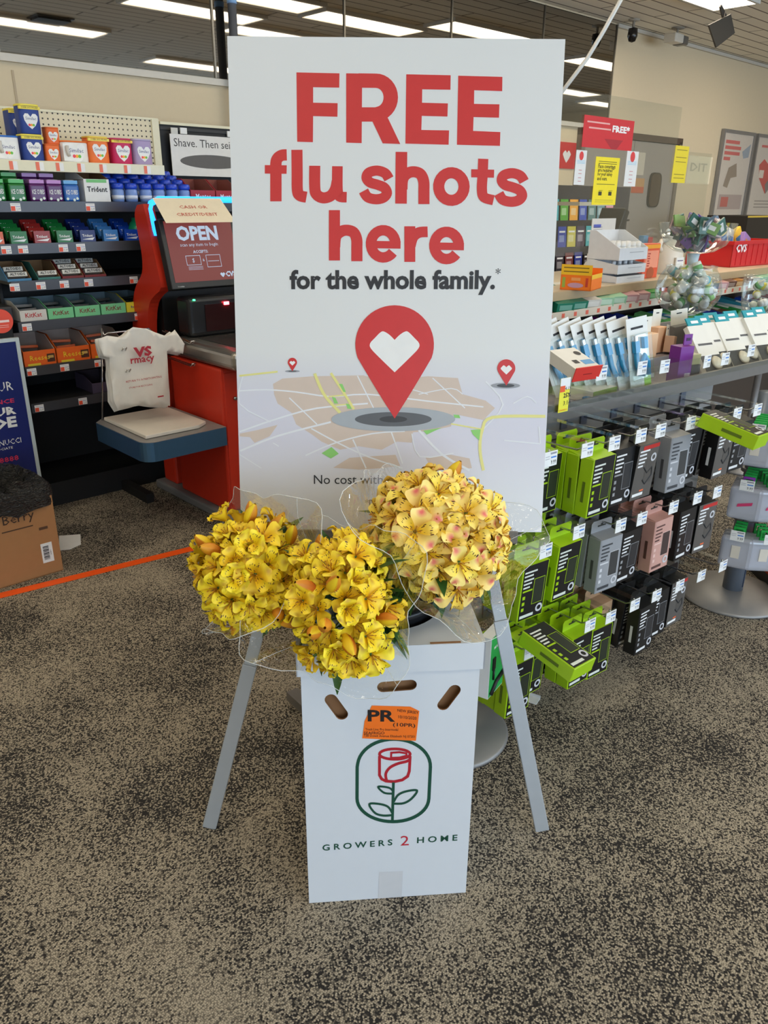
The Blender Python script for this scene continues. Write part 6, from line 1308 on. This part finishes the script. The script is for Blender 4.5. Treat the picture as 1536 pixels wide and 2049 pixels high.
sheet('yellow_notice', 'narrow yellow notice on the right shield pane beside the door', 'notice', 1342, 291, 1369, 366, VG - 0.003, (226, 204, 44), lambda mb, w, h: lines(mb, w, h, (0.88, 0.68, 0.56, 0.22, 0.12), (150, 130, 40), t=0.02))
def d_wh(mb, w, h):
    mb.quad([(w * 0.5 + w * 0.2 * math.cos(a), -0.0006, h * 0.84 + w * 0.22 * math.sin(a)) for a in [2 * PI * k / 16 for k in range(16)]], M((214, 60, 60))); lines(mb, w, h, (0.62, 0.66, 0.7), (150, 200, 225), t=0.014); lines(mb, w, h, (0.42, 0.32, 0.1, 0.2), (200, 140, 140), 0.35, 0.65, 0.02)
sheet('white_notice', 'white strip notice with red dot left of the yellow face covering notice', 'notice', 1147, 300, 1168, 370, VG - 0.003, (222, 222, 220), d_wh)
sheet('white_notice', 'white strip notice with red dot right of the yellow face covering notice', 'notice', 1247, 302, 1270, 373, VG - 0.003, (222, 222, 220), d_wh)
def d_pick(mb, w, h):
    mb.text('DIT', (w * 0.1, -0.0006, h * 0.45), w=w * 0.7, h=h * 0.3, mat=M((178, 164, 140)), bold=0.02)
sheet('pale_notice', 'large pale translucent notice with faint capitals on the right shield pane', 'notice', 1371, 312, 1418, 368, VG + 0.008, (216, 198, 166), d_pick)
# red basket
ub0, ub1 = cu(1452, 540, VC + 0.1), cu(1545, 540, VC + 0.1); hb = sv(1480, 482, VC + 0.1)[1] - CT
ub0 = cu(1458, 545, VC + 0.1); 
r_ = thing('shopping_basket', 'red plastic basket with white lettering filled with packs on the counter', 'basket', S(ub0, VC + 0.1, CT), SROT - R(5))
mb = MB(); RB = M((200, 36, 40), 0.35); w, d = 0.52, 0.3
for (x0, x1, y0, y1) in ((0, w, 0, 0.004), (0, w, d - 0.004, d), (0, 0.004, 0, d), (w - 0.004, w, 0, d)): mb.box(x0, x1, y0, y1, 0, hb, RB)
mb.box(0, w, 0, d, 0, 0.004, RB); mb.box(-0.012, w + 0.012, -0.012, 0.0, hb - 0.02, hb, RB).box(-0.012, 0, 0, d, hb - 0.02, hb, RB).box(w, w + 0.012, 0, d, hb - 0.02, hb, RB)
for k in range(8): mb.box(0.05 + k * 0.06, 0.056 + k * 0.06, -0.003, 0, 0.01, hb - 0.02, RB)
mb.build('tub', r_); mb = MB(); mb.text('CVS', (0.03, -0.0045, hb * 0.56), w=0.12, mat=M((240, 225, 225)), bold=0.04); mb.build('lettering', r_)
for i, (x, y, c, a, hh) in enumerate(((0.09, 0.1, (226, 214, 190), -12, 0.17), (0.2, 0.14, (214, 210, 214), 10, 0.16), (0.28, 0.08, (150, 116, 180), 24, 0.13), (0.38, 0.16, (236, 190, 60), -20, 0.16), (0.14, 0.2, (90, 140, 190), 30, 0.13))):
    mb = MB(); mb.box(-0.055, 0.055, -0.015, 0.015, 0, hh, M(c, 0.35)); mb.face(-0.035, 0.035, hh * 0.5, hh * 0.7, -0.0156, M((220, 150, 60) if i == 2 else (60, 120, 180)))
    o = mb.build('snack_pack', None, S(ub0, VC + 0.1, 0) + Matrix.Rotation(SROT - R(5), 3, 'Z') @ Vector((x, y, 0)) + Vector((0, 0, CT + hb - 0.09)), 0, bevel=0.008); o.rotation_euler = (R(-12), R(a), SROT); tag(o, ['cream', 'pale grey', 'purple', 'yellow', 'blue'][i] + ' snack pack sticking out of the red basket', 'snack pack', 'packs in the red basket')
# ------------------------------------------------------------------ bowl display on its own stand
VB = 1.74
uB = sv(1377, 575, VB)[0]; zG0 = sv(1377, 626, VB)[1]; zG1 = sv(1377, 532, VB)[1]; zT0 = sv(1390, 512, VB)[1]; zT1 = sv(1397, 446, VB)[1]
FWD = Vector((0, math.cos(PITCH), -math.sin(PITCH)))
def rpx(px, P_): return px * (P_ - CAMP).dot(FWD) / FPX
rG = rpx(63, S(uB, VB, zG0))
BWL = clear('bowl_plastic', (240, 244, 243), 0.12, 0.06, 0.03)
r_ = thing('bowl_display', 'two tier stand of clear bowls, funnel bowl above a round globe', 'bowl display', S(uB, VB, 0), SROT)
mb = MB(); mb.lathe([(0.001, 0), (0.15, 0), (0.15, 0.012), (0.02, 0.03), (0.018, zG0 - 0.004), (0.05, zG0 - 0.002), (0.001, zG0 - 0.001)], GREYM, n=24); mb.build('stand', r_)
hG = zG1 - zG0; mb = MB(); mb.open_lathe([(rG * 0.35, zG0), (rG * 0.75, zG0 + hG * 0.12), (rG * 0.97, zG0 + hG * 0.35), (rG, zG0 + hG * 0.5), (rG * 0.93, zG0 + hG * 0.75), (rG * 0.75, zG0 + hG * 0.95), (rG * 0.77, zG1)], BWL, n=36); mb.build('globe', r_)
mb = MB(); mb.lathe([(0.016, zG0 + 0.01), (0.022, zG1), (0.028, zT0 + 0.01), (0.001, zT0 + 0.012)], M((190, 206, 214), 0.15), n=16); mb.build('stem', r_)
rT = rpx(75, S(uB, VB, zT0))
mb = MB(); mb.open_lathe([(0.03, zT0 + 0.01), (rT * 0.5, zT0 + 0.02), (rT * 0.78, zT0 + (zT1 - zT0) * 0.35), (rT * 0.93, zT0 + (zT1 - zT0) * 0.7), (rT * 0.99, zT1)], BWL, n=36); mb.build('funnel_bowl', r_)
def bits(n_, base, rad, h, cols, nm, labs, grp, seed, flat=False):
    rnd = random.Random(seed); P__ = {}
    for k in range(n_):
        ci = k % len(cols)
        if ci not in P__:
            c, cl = cols[ci]; q_ = thing(nm, '', 'small bottle' if not flat else 'sachet', (0, 0, 0), 0); mb = MB()
            if flat: mb.box(-0.035, 0.035, -0.004, 0.004, -0.025, 0.025, M(c, 0.3)).box(-0.02, 0.02, -0.005, -0.004, -0.01, 0.01, M((225, 225, 225)))
            else: mb.lathe([(0.001, -0.03), (0.018, -0.03), (0.02, -0.02), (0.02, 0.012), (0.009, 0.022), (0.009, 0.034), (0.001, 0.035)], M(c, 0.15), n=12)
            mb.build('body', q_, bevel=0.002 if flat else 0)
            if not flat: mb = MB(); mb.lathe([(0.0205, -0.015), (0.0205, 0.008)], M(cl), n=12); mb.build('label_band', q_)
            P__[ci] = Proto(q_)
        layer = k / n_; z = h * layer; rr = rad(layer) * math.sqrt(rnd.random()) ; a = rnd.uniform(0, 6.28)
        P__[ci].place(base + Vector((rr * math.cos(a), rr * math.sin(a), z)), (rnd.uniform(0, 3), rnd.uniform(0, 3), rnd.uniform(0, 3)), labs + [', green banded', ', blue banded', ', yellow banded', ', white banded', ', dark green banded'][ci % 5] if not flat else labs + [', slate blue', ', violet', ', leaf green', ', sea green', ', pale grey', ', dusty pink'][ci], grp)
CLb = [((222, 226, 222), (150, 200, 120)), ((214, 220, 220), (120, 190, 210)), ((228, 226, 214), (220, 210, 90)), ((220, 222, 224), (236, 236, 236)), ((206, 214, 206), (110, 170, 110))]
bits(60, S(uB, VB, zG0 + 0.045), lambda t: rG * (0.5 + 0.36 * math.sin(PI * min(1, t + 0.15))), hG - 0.05, CLb, 'travel_bottle', 'small clear travel bottle piled in the round globe bowl', 'travel bottles in the globe', 4)
bits(70, S(uB, VB, zT0 + 0.05), lambda t: rT * (0.25 + 0.5 * t), zT1 - zT0 - 0.04, [((80, 100, 120), 0), ((110, 80, 150), 0), ((120, 160, 90), 0), ((70, 110, 100), 0), ((150, 150, 165), 0), ((180, 160, 165), 0)], 'sachet', 'small wrapped sachet piled in the funnel bowl', 'sachets in the funnel bowl', 9, True)
u2_ = sv(1545, 600, VB)[0]; za, zb_ = sv(1545, 655, VB)[1], sv(1545, 556, VB)[1]; r2 = rpx(62, S(u2_, VB, 1.0))
r_ = thing('bowl_display', 'second clear bowl of small bottles at the right picture edge', 'bowl display', S(u2_, VB, 0), SROT)
mb = MB(); mb.lathe([(0.001, 0), (0.15, 0), (0.15, 0.012), (0.02, 0.03), (0.018, za - 0.004), (0.05, za - 0.002), (0.001, za - 0.001)], GREYM, n=24); mb.build('stand', r_)
mb = MB(); hh = zb_ - za; mb.open_lathe([(r2 * 0.3, za), (r2 * 0.7, za + hh * 0.15), (r2 * 0.92, za + hh * 0.45), (r2 * 0.98, za + hh * 0.8), (r2 * 0.97, zb_), (r2 * 1.0, zb_ + 0.004)], BWL, n=36); mb.build('bowl', r_)
bits(26, S(u2_, VB, za + 0.045), lambda t: r2 * (0.5 + 0.3 * t), hh * 0.75, CLb, 'travel_bottle', 'small clear travel bottle in the right hand bowl', 'travel bottles in the right bowl', 6)
# ------------------------------------------------------------------ gift card rack behind
VR = 2.95
a0, _ = sv(1095, 450, VR); a1, _ = sv(1258, 450, VR); zt = sv(1180, 372, VR)[1]
cr_ = thing('gift_card_rack', 'dark gift card rack behind the counter, just right of the big sign', 'display rack', S(a0, VR, 0), SROT)
mb = MB(); mb.box(0, a1 - a0, 0.02, 0.06, 0, zt, M((52, 50, 52), 0.6)); mb.box(0, a1 - a0, -0.1, 0.02, 0, 0.1, DARK)
mb.build('back_panel', cr_)
for k in range(6):
    mb = MB(); z = zt - 0.21 - k * 0.155; mb.box(0, a1 - a0, 0.0, 0.02, z, z + 0.012, DARK); mb.build('ledge', cr_)
gc = [(70, 180, 190), (225, 150, 170), (30, 60, 150), (90, 170, 60), (60, 150, 170), (30, 30, 34), (240, 170, 60), (200, 50, 50), (40, 70, 170), (50, 80, 180), (40, 42, 50), (210, 200, 80), (90, 130, 130), (60, 60, 70), (70, 60, 80), (110, 150, 160), (120, 60, 60)]
pk = 0; P_g = {}
for rw in range(5):
    for k in range(7):
        c = gc[(rw * 5 + k * 3) % len(gc)]; 
        if c not in P_g:
            r_ = thing('gift_card', '', 'gift card', (0, 0, 0), SROT); mb = MB(); mb.box(-0.042, 0.042, 0, 0.002, 0, 0.12, M(c, 0.3)); mb.face(-0.03, 0.02, 0.03, 0.07, -0.0006, M(tuple(min(255, int(q * 0.5 + 120)) for q in c), 0.3)); mb.face(-0.03, 0.03, 0.085, 0.095, -0.0006, WHITE); mb.build('card', r_); P_g[c] = Proto(r_)
        P_g[c].place(S(a0 + 0.06 + k * 0.1, VR - 0.004, zt - 0.198 - rw * 0.155), (R(-4), 0, SROT + R(random.uniform(-3, 3))), 'colourful gift card on the dark rack, %s row from top, %s from left' % (ORD[rw], ORD[k]), 'gift cards on the rack')
mb = MB(); a_, z_ = sv(1128, 330, 4.5); mb.box(0, 0.34, 0, 0.01, 0, 0.22, M((206, 38, 44))); hq = [(0, -20), (22, -42), (45, -56), (86, -28), (106, 0), (60, 62), (0, 120)]
mb.quad([(0.2 + a * 0.0006, -0.001, 0.12 - c * 0.0006) for a, c in hq] + [(0.2 - a * 0.0006, -0.001, 0.12 - c * 0.0006) for a, c in hq[::-1][1:-1]], WHITE); 
a_, z_ = sv(1105, 336, 4.59); tag(mb.build('red_heart_sign', None, S(a_, 4.588, z_), SROT), 'red wall sign with a white heart beside the grey doors', 'sign')
# ------------------------------------------------------------------ doors
DG = M((158, 150, 142), 0.45, name='grey_door_paint'); DU1 = 8.56; DZ = 2.05
u_l = sv(1150, 400, VW)[0]
for i, (a, b_) in enumerate(((u_l, (u_l + DU1) / 2 - 0.005), ((u_l + DU1) / 2 + 0.005, DU1))):
    d_ = thing('door_%d' % (i + 1), '', '', S(a, VW, 0), SROT); structure(d_)
    mb = MB(); mb.box(0, b_ - a, -0.045, -0.001, 0.01, DZ - 0.03, DG); mb.build('door_leaf', d_, bevel=0.003)
    if i == 1:
        wa, _ = sv(1296, 380, VW - 0.05); wb, _ = sv(1320, 380, VW - 0.05); zt_, zb_ = sv(1307, 345, VW - 0.05)[1], sv(1307, 415, VW - 0.05)[1]
        cxw, hw_, hh_ = (wa + wb) / 2 - a, (wb - wa) / 2, (zt_ - zb_) / 2; czw = (zt_ + zb_) / 2
        def oval(s_): return [(cxw + hw_ * s_ * math.copysign(abs(math.cos(t)) ** 0.5, math.cos(t)), czw + hh_ * (s_ if s_ < 1 else 1 + (s_ - 1) * 0.5) * math.copysign(abs(math.sin(t)) ** 0.45, math.sin(t))) for t in [2 * PI * k / 40 for k in range(40)]]
        mb = MB(); mb.prism(oval(1.0), 0.012, BLACK, 'xz', -0.058); wf_ = mb.build('window_gasket', d_)
        mb = MB(); mb.prism([(cxw + (x - cxw) * 0.8, czw + (z - czw) * 0.93) for x, z in oval(1.0)], 0.004, M((60, 46, 40), 0.08), 'xz', -0.062); mb.build('window_glass', wf_)
        for s_ in ((sv(1270, 343, VW - 0.05)), ): pass
        mb = MB(); x_, z_ = sv(1262, 386, VW - 0.05); mb.box(x_ - a, x_ - a + 0.24, -0.048, -0.0455, z_, z_ + 0.14, M((196, 150, 100))); mb.face(x_ - a, x_ - a + 0.24, z_, z_ + 0.06, -0.049, M((196, 100, 70))); mb.box(x_ - a + 0.06, x_ - a + 0.2, -0.048, -0.0455, z_ + 0.17, z_ + 0.38, M((206, 196, 178))); mb.build('door_notice', d_)
    mb = MB(); mb.box(0.02, b_ - a - 0.02, -0.05, -0.0455, 0.02, 0.25, GREYM); mb.build('kick_plate', d_)
mb = MB(); mb.box(u_l - 0.06, u_l, -0.06, 0, 0, DZ, M((120, 110, 100))).box(DU1, DU1 + 0.06, -0.06, 0, 0, DZ, M((120, 110, 100))).box(u_l - 0.06, DU1 + 0.06, -0.06, 0, DZ - 0.025, DZ + 0.035, M((84, 66, 54))); structure(mb.build('trim_5', None, S(0, VW, 0), SROT))
# ------------------------------------------------------------------ framed posters
for i, (xl, xr) in enumerate(((1432, 1492), (1500, 1562))):
    a = sv(xl, 350, VW)[0]; b_ = sv(xr, 350, VW)[0]; 
    zt_ = 2.205; zb_ = sv(1425, 435, VW)[1]; w, h = b_ - a - 0.03, zt_ - zb_
    r_ = thing('wall_poster', ['grey framed poster with red headline and gift pictures on the beige wall', 'grey framed poster with red pin shape, rightmost on the beige wall'][i], 'poster', S(a, VW - 0.03, zb_), SROT)
    mb = MB(); mb.box(0, w, 0.0, 0.02, 0, h, M((206, 196, 184), 0.4))
    if i == 0:
        for k in range(4): mb.face(w * 0.08, w * [0.55, 0.62, 0.6, 0.3][k], h * (0.88 - 0.065 * k), h * (0.92 - 0.065 * k), -0.001, M((206, 110, 104)))
        mb.quad([(w * 0.2, -0.001, h * 0.38), (w * 0.3, -0.001, h * 0.6), (w * 0.55, -0.001, h * 0.66), (w * 0.62, -0.001, h * 0.5), (w * 0.42, -0.001, h * 0.48), (w * 0.35, -0.001, h * 0.36)], M((150, 136, 120))); mb.face(w * 0.12, w * 0.92, h * 0.1, h * 0.28, -0.001, M((176, 160, 152))); mb.face(w * 0.2, w * 0.45, h * 0.13, h * 0.25, -0.0015, M((190, 110, 100)))
        mb.quad([(w * 0.68, -0.001, h * 0.8), (w * 0.95, -0.001, h * 0.9), (w * 0.93, -0.001, h * 0.74), (w * 0.75, -0.001, h * 0.72)], M((150, 160, 170)))
    else:
        mb.quad([(w * 0.5, -0.001, h * 0.3), (w * 0.22, -0.001, h * 0.5), (w * 0.16, -0.001, h * 0.66), (w * 0.3, -0.001, h * 0.74), (w * 0.5, -0.001, h * 0.66), (w * 0.8, -0.001, h * 0.74), (w * 0.85, -0.001, h * 0.6)], M((200, 96, 88))); mb.quad([(w * 0.52, -0.0015, h * 0.3), (w * 0.45, -0.0015, h * 0.42), (w * 0.8, -0.0015, h * 0.66), (w * 0.9, -0.0015, h * 0.6)], M((130, 124, 120))); mb.face(w * 0.2, w * 0.35, h * 0.5, h * 0.6, -0.0015, M((220, 206, 190)))
        lines(mb, w, h, (0.2, 0.16, 0.12), (150, 140, 130), 0.2, 0.7, 0.012); lines(mb, w, h, (0.88,), (206, 110, 104), 0.15, 0.6, 0.03)
    mb.build('print', r_); f = 0.035
    mb = MB(); mb.box(-f, 0, -0.012, 0.025, -f, h + f, GREYM).box(w, w + f, -0.012, 0.025, -f, h + f, GREYM).box(0, w, -0.012, 0.025, h, h + f, GREYM).box(0, w, -0.012, 0.025, -f, 0, GREYM); mb.build('frame', r_)
# dark counter unit at the right edge, deep in the shop
a, z_ = sv(1490, 470, 3.4); zt_ = sv(1500, 432, 3.4)[1]
mb = MB(); mb.box(0, 0.8, 0, 0.4, 0, zt_, M((34, 30, 28), 0.5)); mb.box(-0.005, 0.805, -0.006, 0, zt_ - 0.015, zt_, M((226, 190, 70))); tag(mb.build('dark_display_unit', None, S(a, 3.4, 0), SROT), 'dark display unit with yellow top edge under the right poster', 'display unit')
print('rG', rG, 'rT', rT, 'r2', r2, 'CT', CT, CBm, 'z', zG0, zG1, zT0, zT1)
u_, z_ = sv(1265, 70, 4.4)
r_ = thing('security_camera', 'small black dome security camera hanging from the ceiling', 'camera', S(u_, 4.4, ZC), SROT)
mb = MB(); mb.tube([(0, 0, 0), (0, 0, z_ - ZC + 0.06)], 0.012, M((150, 140, 125))); mb.lathe([(0.001, 0), (0.05, 0), (0.05, -0.012), (0.001, -0.012)], M((180, 170, 155)), n=16); mb.build('mount', r_)
mb = MB(); mb.lathe([(0.001, z_ - ZC - 0.06), (0.03, z_ - ZC - 0.05), (0.045, z_ - ZC - 0.01), (0.04, z_ - ZC + 0.05), (0.001, z_ - ZC + 0.06)][::1], M((30, 28, 28), 0.2), n=16); mb.build('lens_dome', r_)
u_, z_ = sv(1353, 78, 4.3)
r_ = thing('emergency_light', 'small white and dark emergency light box under the ceiling', 'emergency light', S(u_, 4.3, ZC), SROT)
mb = MB(); mb.tube([(0, 0, 0), (0, 0, z_ - ZC + 0.03)], 0.01, M((150, 140, 125))); mb.lathe([(0.001, 0), (0.06, 0), (0.06, -0.01), (0.001, -0.01)], M((150, 140, 125)), n=16); mb.build('stem', r_)
mb = MB(); mb.box(-0.13, 0.03, -0.06, 0.06, z_ - ZC - 0.04, z_ - ZC + 0.035, M((206, 200, 188), 0.3)); mb.build('housing', r_, bevel=0.01); mb = MB(); mb.box(0.031, 0.13, -0.06, 0.06, z_ - ZC - 0.045, z_ - ZC + 0.03, M((90, 88, 84), 0.3)); mb.build('lamp_head', r_, bevel=0.015)
# hanging dark aisle sign
V_H = 3.3; pts = [sv(x, y, V_H) for x, y in ((1418, 50), (1462, 28), (1470, 66), (1433, 95))]; c_ = (sum(p[0] for p in pts) / 4, sum(p[1] for p in pts) / 4)
r_ = thing('hanging_panel', 'dark square panel hanging aslant from the ceiling at upper right', 'hanging sign', S(c_[0], V_H, c_[1]), SROT)
mb = MB(); mb.prism([(p[0] - c_[0], p[1] - c_[1]) for p in pts], 0.012, M((66, 62, 56), 0.6), 'xz', 0); mb.build('panel', r_)
p1 = sv(1449, 8, V_H); p2 = sv(1461, 34, V_H)
mb = MB(); mb.prism([(p1[0] - c_[0], p1[1] - c_[1]), (p2[0] - c_[0], p2[1] - c_[1]), (p2[0] - c_[0] - 0.03, p2[1] - c_[1] - 0.05), (p1[0] - c_[0] - 0.02, p1[1] - c_[1] - 0.02)], 0.012, M((58, 54, 50), 0.6), 'xz', 0.02); mb.build('second_panel', r_)
mb = MB(); mb.tube([(0.0, 0.006, (pts[1][1] - c_[1]) * 0.6), (0.02, 0.006, ZC - c_[1])], 0.002, M((170, 160, 145)), n=5); mb.build('wire', r_)
mb = MB(); pa = ay(1237, -4, 2.6); pb = ay(1128, 165, 2.6); d = (pb - pa); mb.tube([pa - d * 0.4, pa + d * 0.33 + Vector((0.012, 0, -0.01)), pa + d * 0.66 + Vector((0.016, 0, -0.01)), pb + d * 0.6], 0.006, M((214, 212, 206), 0.4), n=8)
tag(mb.build('hanging_cord', None), 'white cord running diagonally from the ceiling behind the sign\'s top right corner', 'cord')
# stanchion base behind the flower box
r_ = thing('queue_post', 'grey round based queue post standing behind the flower box and sign', 'post', (0.185, 1.898, 0))
mb = MB(); mb.lathe([(0.001, 0), (0.183, 0), (0.185, 0.006), (0.178, 0.014), (0.05, 0.03), (0.001, 0.03)], M((138, 136, 134), 0.45, 0.4), n=48); mb.build('base', r_)
mb = MB(); mb.lathe([(0.025, 0.03), (0.025, 0.98), (0.001, 0.982)], M((120, 118, 116), 0.35, 0.6), n=20); mb.build('pole', r_)
